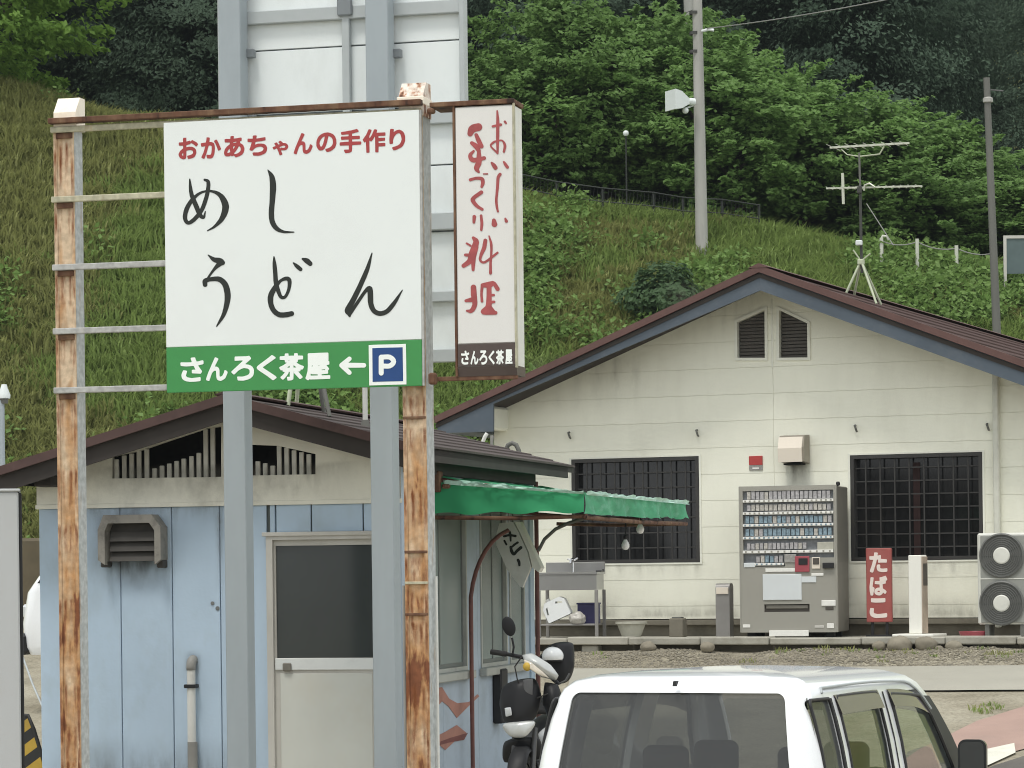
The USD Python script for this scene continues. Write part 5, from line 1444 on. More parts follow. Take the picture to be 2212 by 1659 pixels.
sl = [(870, 735), (870, 565), (1080, 520), (1340, 430), (1600, 345), (1720, 330), (1720, 722)]
svL = Polygon([KF.px(*kz1(*p), -.01) for p in sl])
sr_ = [(255, 712), (255, 470), (500, 480), (795, 545), (795, 702)]
svR = Polygon([KF.px(*kz3(*p), -.01) for p in sr_])
gab2 = gab.difference(svL).difference(svR)
part("gable_board", MB().ext(gab2, -.012, .05), "frieze", kh, smooth=False)
part("gable_backing", MB().ext(gab.buffer(-.01), .30, .33), "void", kh, smooth=False)
part("frieze_strip", MB().box(xl_ - .02, xr_ + .02, -.022, -.0125, zfr - .008, zfr + .028, .003), "frieze", kh)
for (xs_, fn, yb) in (([(905, 585), (965, 555), (1022, 540), (1080, 520), (1140, 505), (1200, 655), (1258, 635), (1315, 618), (1372, 598), (1428, 580), (1488, 560), (1545, 535), (1600, 350), (1655, 340)], kz1, 735), ([(285, 580), (345, 600), (402, 615), (460, 635), (512, 480), (570, 495), (628, 515), (685, 530), (742, 545)], kz3, 710)):
    for (x, yt) in xs_:
        a, b = KF.px(*fn(x, yt), 0), KF.px(*fn(x, yb + 3), 0)
        part("slat", MB().box(b[0] - .019, b[0] + .019, .0, .024, b[1], a[1], .004), "slat_cream", kh)
# roof
for s, xe in ((-1, kl_x), (1, kr_x)):
    ze = lambda x: kp_z - KS * abs(x - kp_x)
    rf = part("roof", MB().hull([(x, y, ze(x) - d) for x in (kp_x, xe) for y in (KO + .012, KD + .95) for d in (.02, KT)]), "roof_under", kh, smooth=False)
    n = 7
    for k in range(n):
        xa, xb = kp_x + (xe - kp_x) * k / n, kp_x + (xe - kp_x) * min((k + 1.06) / n, 1.012)
        part("roof_sheet", MB().hull([(xa, y, ze(xa) - d - .010) for y in (KO, KD + .96) for d in (-.002, .018)] + [(xb, y, ze(xb) - d + .004) for y in (KO, KD + .96) for d in (0, .02)]), "roof_dark", rf, smooth=False)
    part("rake_board", MB().hull([(x, y, ze(x) - d + .005) for x in (kp_x, xe) for y in (KO - .02, KO + .03) for d in (0, .075)]), "roof_edge", rf, smooth=False)
    part("barge_board", MB().hull([(x, y, ze(x) - d + .005) for x in (kp_x, xe) for y in (KO + .031, KO + .06) for d in (.06, .215)]), "roof_under", rf, smooth=False)
    part("eave_board", MB().box(min(xe, xe - s * .03), max(xe, xe - s * .03), KO + .062, KD + .7, ze(xe) - .13, ze(xe) - .022), "roof_under", rf)
part("ridge_cap", MB().hull([(kp_x + dx, y, kp_z + .03 - abs(dx) * KS) for dx in (-.1, 0, .1) for y in (KO - .01, KD + .97)] + [(kp_x + dx, y, kp_z - .01) for dx in (-.08, .08) for y in (KO, KD + .96)]), "roof_edge", kh, smooth=False)
# door
dr = part("door", MB().ext(sbox(dx0, -.5, dx1, dz1).difference(sbox(dx0 + .055, -.3, dx1 - .055, dz1 - .05)), -.035, .06), "door_frame", kh)
ix0, ix1 = dx0 + .0555, dx1 - .0555
gz0, gz1 = KF.px(690, 1421, .02)[1], KF.px(690, 1178, .02)[1]
gx0 = KF.px(598, 1300, .02)[0]; gx1 = KF.px(806, 1300, .02)[0]
part("door_leaf", MB().ext(sbox(ix0, -.45, ix1, dz1 - .0505).difference(sbox(gx0, gz0, gx1, gz1)), .0, .035), "door_frame", dr)
part("glass", MB().box(gx0 - .01, gx1 + .01, .018, .026, gz0 - .01, gz1 + .01), "door_glass", dr)
rz0, rz1 = KF.px(690, 1447, 0)[1], KF.px(690, 1422, 0)[1]
part("rail", MB().box(gx0 - .012, gx1 + .012, -.014, -.0005, rz0, rz1, .004), "door_rail", dr)
part("lower_panel", MB().box(gx0 + .03, gx1 - .01, -.006, -.0004, -.4, rz0 - .03, .003), "door_panel", dr)
hx, hz_ = KF.px(621, 1441, -.02)
part("handle", MB().box(hx - .04, hx + .035, -.034, -.0145, hz_ - .035, hz_ + .035, .01), "machine_side", dr)
part("lintel", MB().box(dx0 - .03, dx1 + .01, -.05, -.0355, dz1 - .02, dz1 + .014, .004), "door_frame", dr)
# louvred hood, pipe with elbow
q = KF.rect(218, 1112, 358, 1225, -.1)
w, h = q[1] - q[0], q[3] - q[2]
lh = thing("louvre_hood", "stained old louvred vent hood on the pale blue wall", "vent", Frame(KF.world(q[0], 0, q[2]), BA))
shell = Polygon([(0, .06), (.0, h * .72), (.05, h), (w - .10, h), (w - .02, h * .76), (w - .02, .06), (w - .075, .02), (w - .075, h * .70), (w - .12, h * .84), (.09, h * .84), (.06, h * .68), (.06, .02)])
part("hood", MB().ext(shell, -.17, -.004), "hood_old", lh, smooth=False)
part("backing", MB().box(.062, w - .077, -.05, -.004, .05, h * .86), "hood_dark", lh)
for k in range(3):
    z0_ = .05 + k * h * .19
    part("blade", MB().hull([(x, y, z) for x in (.085, w - .085) for y, z in ((-.125, z0_), (-.115, z0_ + .006), (-.07, z0_ + h * .185), (-.08, z0_ + h * .185))]), "hood_dark", lh, smooth=False)
part("drip", MB().box(.0, .062, -.12, -.004, .0, .058, .01).box(w - .077, w - .02, -.12, -.004, -.01, .058, .01), "hood_dark", lh)
pe = KF.px(413, 1432, -.05)
pp = thing("drain_pipe", "white drain pipe with grey elbow and black clip on the pale blue wall", "pipe", Frame(KF.world(pe[0], 0, 0), BA))
t = np.linspace(0, np.pi / 2, 7)
part("elbow", MB().tube([(-.0, .01, pe[1] + .03)] + [(0, -.0 - .055 * math.sin(a), pe[1] - .03 + .055 * math.cos(a)) for a in t] + [(0, -.055, pe[1] - .06)], .040, 12), "pipe_grey", pp, smooth=True)
zb_ = KF.px(413, 1605, -.05)[1]
part("pipe", MB().tube([(0, -.055, zb_), (0, -.055, pe[1] - .05)], .036, 14), "pipe_white", pp, smooth=40)
part("pipe", MB().tube([(.005, -.055, -.2), (.005, -.055, zb_ + .01)], .042, 14), "pipe_grey", pp, smooth=40)
part("clip", MB().box(-.05, .05, -.10, -.004, KF.px(413, 1486, -.05)[1], KF.px(413, 1478, -.05)[1], .004), "plastic_black", pp)
for (x, y, s) in ((459, 1303, .016), (470, 1314, .018)):
    a, b = KF.px(x, y, -.003)
    part("screw_plug", MB().lathe([(0, .006), (s, .005), (s, 0), (0, 0)], (a, -.0005, b), "y", 10), "stain", kh)
q4 = KF.rect(190, 1090, 385, 1300, 0)
stain(kh, q4[0], q4[1], q4[2], q4[3], -.003, lambda u, v: .9 * np.exp(-((u - .5) / .33) ** 2 - ((v - .58) / .30) ** 2))
q4 = KF.rect(90, 1580, 575, 1720, 0)
stain(kh, q4[0], q4[1], q4[2], q4[3], -.003, lambda u, v: .55 * (1 - v) ** 1.3)
q4 = KF.rect(440, 1092, 500, 1300, 0)
stain(kh, q4[0], q4[1], q4[2], q4[3], -.003, lambda u, v: .55 * v ** 1.5 * np.exp(-((u - .6) / .12) ** 2))
q4 = KF.rect(90, 1090, 560, 1150, 0)
stain(kh, q4[0], q4[1], q4[2], q4[3], -.0034, lambda u, v: .4 * v ** 2)
q4 = KF.rect(200, 1000, 780, 1089, -.012)
stain(kh, q4[0], q4[1], q4[2], q4[3], -.0145, lambda u, v: .35 * v)
q4 = KF.rect(395, 1400, 440, 1480, 0)
stain(kh, q4[0], q4[1], q4[2], q4[3], -.003, lambda u, v: .6 * np.exp(-((u - .5) / .3) ** 2 - ((v - .6) / .3) ** 2))
# ---- side wall with sliding windows
AWT = KF.pxx(970, 1030, xr_)[1]
XS = xr_


def sp(x, y, off=.0): return KF.pxx(x, y, XS + off)


yw = [sp(x, 1400)[0] for x in (938, 1008, 1038, 1095, 1099, 1133, 1152)]
zs1 = sp(1005, 1452)[1]
zsill = sp(1066, 1434)[1]
ztop = sp(1066, 1150)[1]
zc = .5 * (zs1 + zsill)
wins = [(.35, yw[1]), (yw[2], yw[3]), (yw[4] + .03, yw[5])]
ztopw = kroof(xr_) - .42
sidewall = sbox(.05, -.55, KD, kroof(xr_) - .01)
for (p, q) in wins: sidewall = sidewall.difference(sbox(p, zc, q, ztopw))
ys_ = [.051, 1.25, 2.45, 3.65, max(KD, 3.9)]
for i in range(4):
    g = sidewall.intersection(sbox(ys_[i] + .003, -.6, ys_[i + 1] - .003, 9))
    for gg in getattr(g, "geoms", [g]):
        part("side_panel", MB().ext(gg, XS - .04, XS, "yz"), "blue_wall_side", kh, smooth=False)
for (p, q) in wins:
    w_ = part("side_window", MB().ext(sbox(p, zc, q, ztopw).difference(sbox(p + .035, zc + .035, q - .035, ztopw - .035)), XS - .055, XS + .012, "yz"), "sash", kh)
    n = 2 if q - p > .7 else 1
    for k in range(n):
        a, b = p + .036 + (q - p - .072) * k / n, p + .036 + (q - p - .072) * (k + 1) / n
        o = XS - .012 - .018 * (k % 2)
        part("sash", MB().ext(sbox(a, zc + .036, b, ztopw - .036).difference(sbox(a + .03, zc + .07, b - .03, ztopw - .07)), o - .008, o + .008, "yz"), "sash_dark", w_)
        part("pane", MB().box(o - .002, o + .002, a + .031, b - .031, zc + .071, ztopw - .071), "pane_house", w_)
        cs = MB()
        for j, (u, v) in enumerate(((.04, .40), (.46, .66), (.70, .97))):
            hgt = (.60, .48, .64)[j]
            P = np.array([[(XS - .070 + .009 * math.sin(yy * 60), yy, zz) for yy in np.linspace(a + (b - a) * u, a + (b - a) * v, 14)] for zz in (zc + .03, zc + (ztopw - zc) * hgt)])
            cs.grid(P)
        part("curtain", cs, "curtain_pale", w_, smooth=True)
    part("window_sill", MB().box(XS + .0005, XS + .075, p - .05, q + .05, zc - .075, zc - .002, .008), "sash", w_)
part("room_back", MB().box(XS - .098, XS - .085, .1, KD - .1, -.2, kroof(xr_)), "room_dark", kh)
part("eave_timber", MB().box(XS + .001, XS + .05, .06, KD, AWT, kroof(xr_) - .01, .006), "roof_under", kh)
# painted ribbons on the side wall
def sidepoly(pts): return Polygon([sp(*p, .004) for p in pts])
def z6(*p): return ((1000 + p[0] / 3.318) / 1.08499, (1300 + p[1] / 3.318) / 1.08499)


rib1 = [(40, 1040), (120, 1030), (175, 1120), (240, 1155), (330, 1145), (395, 1085), (410, 1100), (335, 1170), (235, 1270), (170, 1180), (120, 1140), (60, 1210), (30, 1250)]
rib2 = [(60, 1420), (150, 1375), (235, 1325), (310, 1385), (230, 1440), (145, 1520), (100, 1480), (40, 1490)]
rib3 = [(60, 1470), (180, 1425), (320, 1385), (290, 1440), (180, 1460), (60, 1490)]
for rb, mt in ((rib1, "paint_brown"), (rib2, "paint_brown"), (rib3, "paint_maroon")):
    part("painted_ribbon", MB().ext(sidepoly([z6(*p) for p in rb]), XS + (.0025 if mt == "paint_brown" else .0048), XS + (.0045 if mt == "paint_brown" else .006), "yz"), mt, kh, smooth=False)
a, b = sp(1082, 1496, .05)
part("meter_box", MB().box(XS + .0005, XS + .09, a - .12, a + .12, b - .28, b + .22, .015), "plastic_black", kh)
ya = sp(1146, 1400)[0]
part("corner_board", MB().box(XS - .03, XS + .02, KD - .14, KD + .012, -.2, kroof(xr_) - .02, .004), "blue_wall", kh)
yb = KD + .06
part("drain_pipe", MB().tube([(XS + .035, yb, -.5), (XS + .035, yb, kroof(xr_) - .15)], .022, 10), "pipe_red", kh, smooth=True)

# bent red pipe beside the windows (carries the awning)
p0 = sp(1016, 1659, .10); p1 = sp(1017, 1290, .10); p2 = sp(1022, 1225, .10)
rpz = [(0, p0[0], -.3), (0, p0[0] + .02, p1[1])]
RP = Frame(KF.o + KF.X * (XS + .10), BA)
aw_out = 1.28
redp = thing("awning_prop", "bent dark red pipe standing by the side windows under the green awning", "pipe", RP)
zt_a = sp(1022, 1225, .10)[1]
pts = [(0, p1[0], -.5), (0, p1[0], p1[1])]
for t in np.linspace(.15, 1, 7):
    pts.append((.26 * t * t, p1[0] + .35 * t, p1[1] + .62 * math.sin(t * 1.25)))
part("pipe", MB().tube(pts, .019, 10), "pipe_red", redp, smooth=True)

# ------------------------------------------------------------------ green awning
y0a = 1.0
AO = Frame(KF.world(XS + .005, y0a, 0), BA)
aw = thing("awning", "long green cloth awning with faded torn front edge on a rusty pipe frame", "awning", AO)
xo = AO.px(1262, 1085, 0)[0]
zob = AO.px(1262, 1106, 0)[1]; zot = AO.px(1262, 1064, 0)[1]; zwt = AO.px(970, 1040, 0)[1]; zwb = AO.px(950, 1110, 0)[1]
La = 4.6
r = np.random.default_rng(6)
nu, nv = 24, 60
# the sloping cloth
U, V = np.meshgrid(np.linspace(0, 1, nu), np.linspace(0, 1, nv), indexing="ij")
zst = zwt + .05 + (zot - zwt - .05) * U - .03 * np.sin(U * np.pi) * (1 + .3 * np.sin(V * 22)) + .012 * np.sin(V * 31 + 2 * U)
part("cloth", MB().grid(np.stack([U * xo, V * La, zst], -1)), "green_cloth", aw, smooth=True)
# near end, a tapering valance
U, V = np.meshgrid(np.linspace(0, 1, 40), np.linspace(0, 1, 12), indexing="ij")
zt_l = zwt + (zot - zwt) * U; zb_l = zwb + (zob - zwb) * U + .012 * np.sin(U * 19) * (1 - V)
yy = .010 * np.sin(U * 17 + 3 * V) * (1 - V) - .004 + .02 * (1 - V) * np.sin(U * 6)
part("end_valance", MB().grid(np.stack([U * xo, yy, zb_l + (zt_l - zb_l) * V], -1)), "green_cloth", aw, smooth=True)
# front valance, faded, ragged below
U, V = np.meshgrid(np.linspace(0, 1, 90), np.linspace(0, 1, 12), indexing="ij")
rag = .025 * np.abs(fbm(np.stack([U * 14, 0 * U, 0 * U], -1), 3, 2) - .5) * 2 + np.where(U > .72, .035 * fbm(np.stack([U * 30, 0 * U, 0 * U], -1), 2, 3), 0)
xx_ = xo + .028 * np.sin(U * 40 + 2 * V) * (1 - V) + .02 * np.sin(U * 13)* (1 - V)
part("front_valance", MB().grid(np.stack([xx_, U * La, (zob - .02) + rag * (1 - V) + (zot - zob + .02) * V], -1)), "green_faded", aw, smooth=True)
# torn and crumpled cloth along the upper edge
for k, (y_, xa, xb, hgt, amp) in enumerate(((-.012, .10, xo, .045, .035), (-.03, .25, xo * .8, .032, .04))):
    U, V = np.meshgrid(np.linspace(0, 1, 70), np.linspace(0, 1, 6), indexing="ij")
    f_ = fbm(np.stack([U * 16, V * 2, 0 * U + k], -1), 3, 11 + k)
    top = hgt * (.35 + 1.0 * f_) * (1.1 - .5 * U)
    zz = zwt + (zot - zwt) * (xa + (xb - xa) * U) / xo - .015 + top * V
    part("torn_edge", MB().grid(np.stack([xa + (xb - xa) * U, y_ + amp * (f_ - .5) - .02 * V, zz], -1)), "green_torn", aw, smooth=True)
U, V = np.meshgrid(np.linspace(0, 1, 90), np.linspace(0, 1, 5), indexing="ij")
f_ = fbm(np.stack([U * 20, V * 2, 0 * U], -1), 3, 15)
part("torn_edge", MB().grid(np.stack([xo + .03 + .05 * (f_ - .5), U * La, zot - .02 + .032 * (.5 + f_) * V], -1)), "green_torn", aw, smooth=True)
# pipe frame
for nm, a, b, rr in (("frame_pipe", (0, 0.02, zwb - .03), (xo + .02, .02, zob - .035), .018), ("frame_pipe", (xo, 0, zob - .045), (xo, La, zob - .045), .02), ("frame_pipe", (0, La, zwb - .03), (xo, La, zob - .045), .018),
                     ("frame_pipe", (0, .03, zwt + .03), (xo, .03, zot - .02), .015), ("frame_pipe", (0, La * .5, zwb + .06), (xo, La * .5, zob - .03), .016)):
    part(nm, MB().tube([a, tuple(.5 * (np.array(a) + np.array(b)) - [0, 0, .012]), b], rr, 8), "frame_rust" if rr > .017 else "pipe_red", aw, smooth=True)
part("roller_bracket", MB().box(.0, .07, -.05, .06, zwt - .09, zwt + .09, .01).box(.08, .15, -.03, .03, zwt - .06, zwt - .02, .01), "frame_rust", aw)
# brace
p_ = [AO.px(x, y, 1.4) for x, y in ((1163, 1190), (1176, 1165), (1200, 1143), (1228, 1130), (1262, 1120))]
part("brace", MB().tube([(a, 1.4, b) for a, b in p_], .016, 8), "pole_dark", aw, smooth=True)

# two bulbs on a flex
for k, (bx, by) in enumerate(((1383, 1139), (1351, 1174))):
    a, b = AO.px(bx, by, 3.1 - .3 * k)
    bf = Frame(AO.world(a, 3.1 - .3 * k, b), BA)
    bl_ = thing("light_bulb", ["upper right of two white light bulbs hanging under the awning's front edge", "lower left of two white light bulbs hanging under the awning"][k], "light bulb", bf)
    part("bulb", MB().lathe([(0, -.062), (.024, -.054), (.036, -.034), (.038, -.014), (.028, .012), (.018, .030), (.016, .036)], n=16), "bulb", bl_, smooth=True)
    zt2_ = zob - .05 - b
    part("socket", MB().lathe([(.018, .0365), (.020, .07), (.012, .08), (0, .08)], n=12), "plastic_black", bl_, smooth=30)
    part("flex", MB().tube([(0, 0, .078), (.01, .01, .5 * zt2_ + .04), (.0, .0, max(zt2_, .1))], .006, 6), "plastic_black", bl_, smooth=True)

# old leaning tobacco sign hung from the awning frame
OF_o = at(1100, 1195, 27.3)
OF = Frame(OF_o, -16)
pol = Polygon([OF.px(x, y, 0) for x, y in ((1078, 1129), (1109, 1126), (1121, 1150), (1140, 1192), (1148, 1225), (1129, 1271), (1122, 1268), (1095, 1232), (1071, 1178), (1069, 1160))])
os_ = thing("leaning_sign", "pale weathered sign with dark Japanese letters hanging askew under the green awning", "sign", OF)
part("panel", MB().ext(pol.buffer(-.006), 0, .05), "old_sign", os_, smooth=False)
pol2 = Polygon([OF.px(x, y, .0) for x, y in ((1110, 1127), (1121, 1127), (1168, 1226), (1162, 1236), (1149, 1226), (1141, 1192), (1122, 1150))])
part("side_board", MB().ext(pol2, .015, .13), "old_sign_edge", os_, smooth=False)
CS = ((1120, 1180), 7.54)
st = [[(465, 580, 40), (560, 560, 44), (665, 575, 44)], [(560, 500, 44), (575, 560, 40), (580, 660, 30)], [(470, 660, 36), (505, 725, 34)], [(580, 770, 44), (600, 850, 56), (640, 895, 50), (690, 840, 50), (760, 780, 56)], [(640, 730, 36), (705, 690, 40)], [(590, 775, 40), (650, 730, 34)],
      [(712, 1000, 50), (730, 1040, 50), (735, 1090, 40)], [(825, 890, 26), (845, 950, 26)]]
part("lettering", MB().ext(crop_to(OF, unary_union([stroke(s) for s in st[:-1]]), *CS, 0), -.003, -.0003), "ink_black", os_, smooth=False, kind="stuff")
for u in ((1082, 1131), (1107, 1129)):
    a = OF.px(*u, .02)
    part("hanger", MB().tube([(a[0], .025, a[1]), (a[0], .025, a[1] + .10)], .006, 6), "pole_dark", os_)

# black pipe loop above the roof edge
lf_ = Frame(at(1106, 985, 30.4), BA)
lp = thing("pipe_loop", "dark bent pipe loop rising above the dark stall roof before the cream wall", "pipe", lf_)
L0 = [lf_.px(x, y, 0) for x, y in ((1092, 1005), (1092, 975), (1097, 962), (1106, 957), (1115, 961), (1121, 974), (1122, 1006))]
part("pipe", MB().tube([(a, 0, b) for a, b in L0], .024, 8), "pole_dark", lp, smooth=True)
# white pipe with kink at the far roof corner
lf2 = Frame(at(1045, 950, 33.5), BA)
wp = thing("overflow_pipe", "short white kinked pipe under the blue boxed eave of the cream house", "pipe", lf2)
part("pipe", MB().tube([(lf2.px(x, y, 0)[0], 0, lf2.px(x, y, 0)[1]) for x, y in ((1052, 936), (1047, 944), (1041, 960), (1040, 975))], .022, 8), "pipe_white", wp, smooth=True)
part("pipe", MB().tube([(lf2.px(x, y, 0)[0], .05, lf2.px(x, y, 0)[1]) for x, y in ((1060, 940), (1060, 958), (1061, 990))], .02, 8), "pipe_grey", wp, smooth=True)


# ------------------------------------------------------------------ aerials
def aerial_legs(F0, apex, feet, mat, path):
    for f in feet:
        part("leg", MB().tube([apex, f], .014, 6), mat, path, smooth=True)


pz = HF.px(1870, 628, 2.0)
AE = Frame(HF.world(pz[0], 2.0, zp - SLP * abs(pz[0] - xp)), -22.5)
ae = thing("rooftop_aerial", "rooftop television aerial with two booms on a tripod on the red brown roof", "aerial", AE)
pxa = lambda x, y, yl=0.0: (AE.px(x, y, yl)[0], yl, AE.px(x, y, yl)[1])
mx, _, mz0 = pxa(1860, 572)
part("mast", MB().tube([pxa(1862, 590), pxa(1860, 520), pxa(1858, 402)], .019, 8), "mast_dark", ae, smooth=True)
part("mast", MB().tube([pxa(1858, 402), pxa(1856, 330)], .014, 8), "pole_dark", ae, smooth=True)
def zr(x): return zp - SLP * abs(x + pz[0] - xp) - (zp - SLP * abs(pz[0] - xp))
feet = []
for (fx, fy, yl) in ((1828, 614, -.1), (1893, 634, -.25), (1903, 636, .35), (1845, 614, .5)):
    q = AE.px(fx, fy, yl)
    feet.append((q[0], yl, zr(q[0]) + .004))
for f in feet: part("leg", MB().tube([pxa(1860, 563), f], .016, 6), "antenna_leg", ae, smooth=True)
part("leg_clamp", MB().box(mx - .04, mx + .04, -.04, .04, pxa(1860, 572)[2], pxa(1860, 560)[2], .01), "antenna_leg", ae)
part("stay", MB().tube([pxa(1860, 564), pxa(1843, 540)], .01, 6), "antenna_leg", ae)
part("stay", MB().tube([pxa(1860, 564), pxa(1880, 548)], .01, 6), "antenna_leg", ae)
part("stay", MB().tube([pxa(1872, 440), pxa(1930, 530, -.6)], .006, 6), "wire_pale", ae)
bm = part("boom", MB().bar(pxa(1793, 319), pxa(1964, 309), .026, .026), "antenna", ae)
for k in range(9):
    c = np.array(pxa(1800 + 19 * k, 318.6 - 1.1 * k)); L = .30 - .012 * k
    part("element", MB().tube([c + [0, -L, 0], c + [0, L, 0]], .004, 5), "antenna", bm)
part("boom_strut", MB().tube([pxa(1817, 322), pxa(1830, 334), pxa(1856, 338)], .008, 6), "antenna_leg", ae)
part("boom_strut", MB().tube([pxa(1910, 316), pxa(1900, 333), pxa(1858, 338)], .010, 6), "antenna_leg", ae)
bm = part("boom", MB().bar(pxa(1785, 407), pxa(1992, 402), .022, .022), "antenna", ae)
for k in range(13):
    if 5 <= k <= 6: continue
    c = np.array(pxa(1792 + 16 * k, 406.9 - .4 * k)); L = .16
    part("element", MB().tube([c + [0, -L, 0], c + [0, L, 0]], .004, 5), "antenna", bm)
part("reflector", MB().bar(pxa(1820, 374), pxa(1822, 441), .03, .03), "antenna", bm)
part("junction_box", MB().box(mx - .03, mx + .03, -.05, -.02, pxa(1858, 418)[2], pxa(1858, 402)[2], .006), "mast_dark", ae)
part("loop_bracket", MB().tube([pxa(1866, 412, -.03), pxa(1868, 400, -.03), pxa(1878, 396, -.03), pxa(1890, 404, -.03)], .012, 6), "antenna", ae)
part("booster_box", MB().box(pxa(1851, 1)[0] - .04, pxa(1851, 1)[0] + .045, -.07, -.02, pxa(1851, 531)[2], pxa(1851, 520)[2], .01), "horn_white", ae)

q2 = KF.px(660, 880, 1.2)
AE2 = Frame(KF.world(q2[0], 1.2, kp_z - KS * abs(q2[0] - kp_x)), BA)
ae2 = thing("rooftop_aerial", "grey aerial legs on the dark stall roof just below the green band of the sign", "aerial", AE2)
apx = (0.0, 0.0, 1.05)
part("mast", MB().tube([(0, 0, .5), (0, 0, 1.9)], .02, 8), "pole_dark", ae2, smooth=True)
for (fx, fy, yl) in ((622, 873, -.35), (712, 893, -.35), (640, 868, .35), (700, 885, .35)):
    q = AE2.px(fx, fy, yl)
    zf = -KS * (abs(q[0] + q2[0] - kp_x) - abs(q2[0] - kp_x))
    part("leg", MB().tube([apx, (q[0], yl, zf)], .018, 6), "antenna_leg" if fx < 650 else "pole_dark", ae2, smooth=True)
part("boom", MB().bar((-.4, 0, 1.75), (.4, 0, 1.72), .025, .025), "antenna", ae2)
q2 = KF.px(789, 905, .9)
AE3 = Frame(KF.world(q2[0], .9, kp_z - KS * abs(q2[0] - kp_x)), BA)
vp_ = thing("vent_pipe", "short white pipe standing on the dark stall roof left of the right grey column", "pipe", AE3)
part("pipe", MB().tube([(0, 0, -.05), (0, 0, .55)], .022, 10), "pipe_white", vp_, smooth=30)
part("collar", MB().lathe([(.023, -.02), (.045, -.02), (.03, .05), (.023, .05)], n=12), "pole_dark", vp_)

# ------------------------------------------------------------------ poles, wires and fences on the slope
PF = Frame(on_hill(1516, 480, 60.8, -.3), 0)
up = thing("utility_pole", "tall concrete utility pole on the slope, in front of the broad-leaved trees", "pole", PF)
b0 = PF.px(1515, 480, 0); b1 = PF.px(1506, 0, 0)
dirx = (b1[0] - b0[0]) / (b1[1] - b0[1])
zz = np.linspace(-.3, 9.5, 8)
part("pole", MB().tube([(b0[0] + dirx * (z - b0[1]), 0, z) for z in zz], np.linspace(.132, .075, 8), 18), "pole_concrete", up, smooth=40)
for y in (28, 72, 112):
    q = PF.px(1503, y, 0)
    part("band", MB().lathe([(.105, -.03), (.112, -.03), (.112, .03), (.105, .03)], (q[0] - .02, 0, q[1]), n=14), "band_dark", up)
q = PF.px(1524, 66, 0)
part("bracket", MB().tube([(q[0] - .08, -.05, q[1] - .02), (q[0] + .05, -.12, q[1]), (q[0] + .16, -.14, q[1] - .02)], .03, 8), "horn_white", up)
P2 = Frame(on_hill(1490, 480, 66.5, -.3), 0)
up2 = thing("utility_pole", "second pale utility pole half hidden by the trees, just left of the front one", "pole", P2)
b0 = P2.px(1492, 150, 0); b1 = P2.px(1487, 0, 0)
part("pole", MB().tube([(b0[0] + (z - b0[1]) * (b1[0] - b0[0]) / (b1[1] - b0[1]), 0, z) for z in np.linspace(0, 10, 6)], np.linspace(.13, .085, 6), 16), "pole_concrete", up2, smooth=40)
part("clamp", MB().lathe([(.11, -.04), (.125, -.04), (.125, .04), (.11, .04)], (b0[0], 0, b0[1] + .3), n=14), "band_dark", up2)
P3 = Frame(on_hill(2150, 640, 54.0, -.2), 0)
b0 = P3.px(2150, 640, 0); b1 = P3.px(2131, 168, 0)
up3 = thing("grey_pole", "slim dark grey pole standing right of the rooftop aerial", "pole", P3)
part("pole", MB().tube([(b0[0] + (z - b0[1]) * (b1[0] - b0[0]) / (b1[1] - b0[1]), 0, z) for z in np.linspace(-.2, b1[1], 6)], np.linspace(.088, .058, 6), 14), "pole_dark", up3, smooth=40)
q = P3.px(2134, 216, 0)
part("insulator", MB().lathe([(.06, -.05), (.09, -.04), (.09, .03), (.06, .05)], (q[0], 0, q[1]), n=12), "pole_concrete", up3)
part("wire_end", MB().tube([(q[0] + .05, 0, q[1] + .18), (q[0] + .28, 0, q[1] + .16)], .012, 5), "wire", up3)
# loudspeaker on the pole
SPK = Frame(on_hill(1470, 218, 60.4, 0), 0)
SPK = Frame(SPK.o * [1, 1, 0] + [0, 0, SPK.o[2] + SPK.px(1470, 218, 0)[1]], 28)
hn = thing("loudspeaker", "white flared loudspeaker mounted on the concrete utility pole", "loudspeaker", SPK)
sq = lambda s, x: [(x, a * s, b * s) for a in (-1, 1) for b in (-1, 1)]
part("horn", MB().hull(sq(.20, -.24) + sq(.20, -.22) + sq(.17, -.06) + sq(.055, .18)), "horn_white", hn, smooth=False)
part("driver", MB().lathe([(0, .0), (.06, .0), (.075, .05), (.075, .14), (0, .16)], (.18, 0, .0), "x", 14), "horn_white", hn)
part("bracket", MB().tube([(.05, .05, -.06), (.10, .02, -.15), (.34, .08, -.06)], .02, 6), "horn_white", hn)
part("knob", MB().ball((.10, -.02, -.19), .065), "horn_white", hn, smooth=True)
# wires
for k, (p, q, sag, lab) in enumerate((((1524, 62, 60.8), (2000, -18, 48), .05, "thin pale wire running up and right from the utility pole top"), ((1500, 20, 66), (985, 62, 74), .5, "thin faint wire running left from the utility poles before the dark wood, upper"),
                                      ((1496, 95, 66), (985, 130, 74), .5, "thin faint wire running left from the utility poles before the dark wood, lower"))):
    a, b = at(*p), at(*q)
    t = np.linspace(0, 1, 24)[:, None]
    P = a * (1 - t) + b * t - np.array([0, 0, 1]) * (4 * t * (1 - t)) * sag
    solo("wire", MB().tube(P, .011 if k == 0 else .009, 5), "wire_pale" if k == 0 else "wire", lab, "wire", smooth=True)
# white globe lamp among the trees
gl_ = Frame(on_hill(1349, 300, 62.2, 0), 0)
gp = thing("globe_lamp", "small white globe lamp on a thin post before the green trees", "lamp", gl_)
c = gl_.px(1352, 288, 0)
part("globe", MB().ball((c[0], 0, c[1]), .062), "horn_white", gp, smooth=True)
part("post", MB().tube([(c[0], 0, -.2), (c[0], 0, c[1] - .05)], .018, 6), "fence_dark", gp)
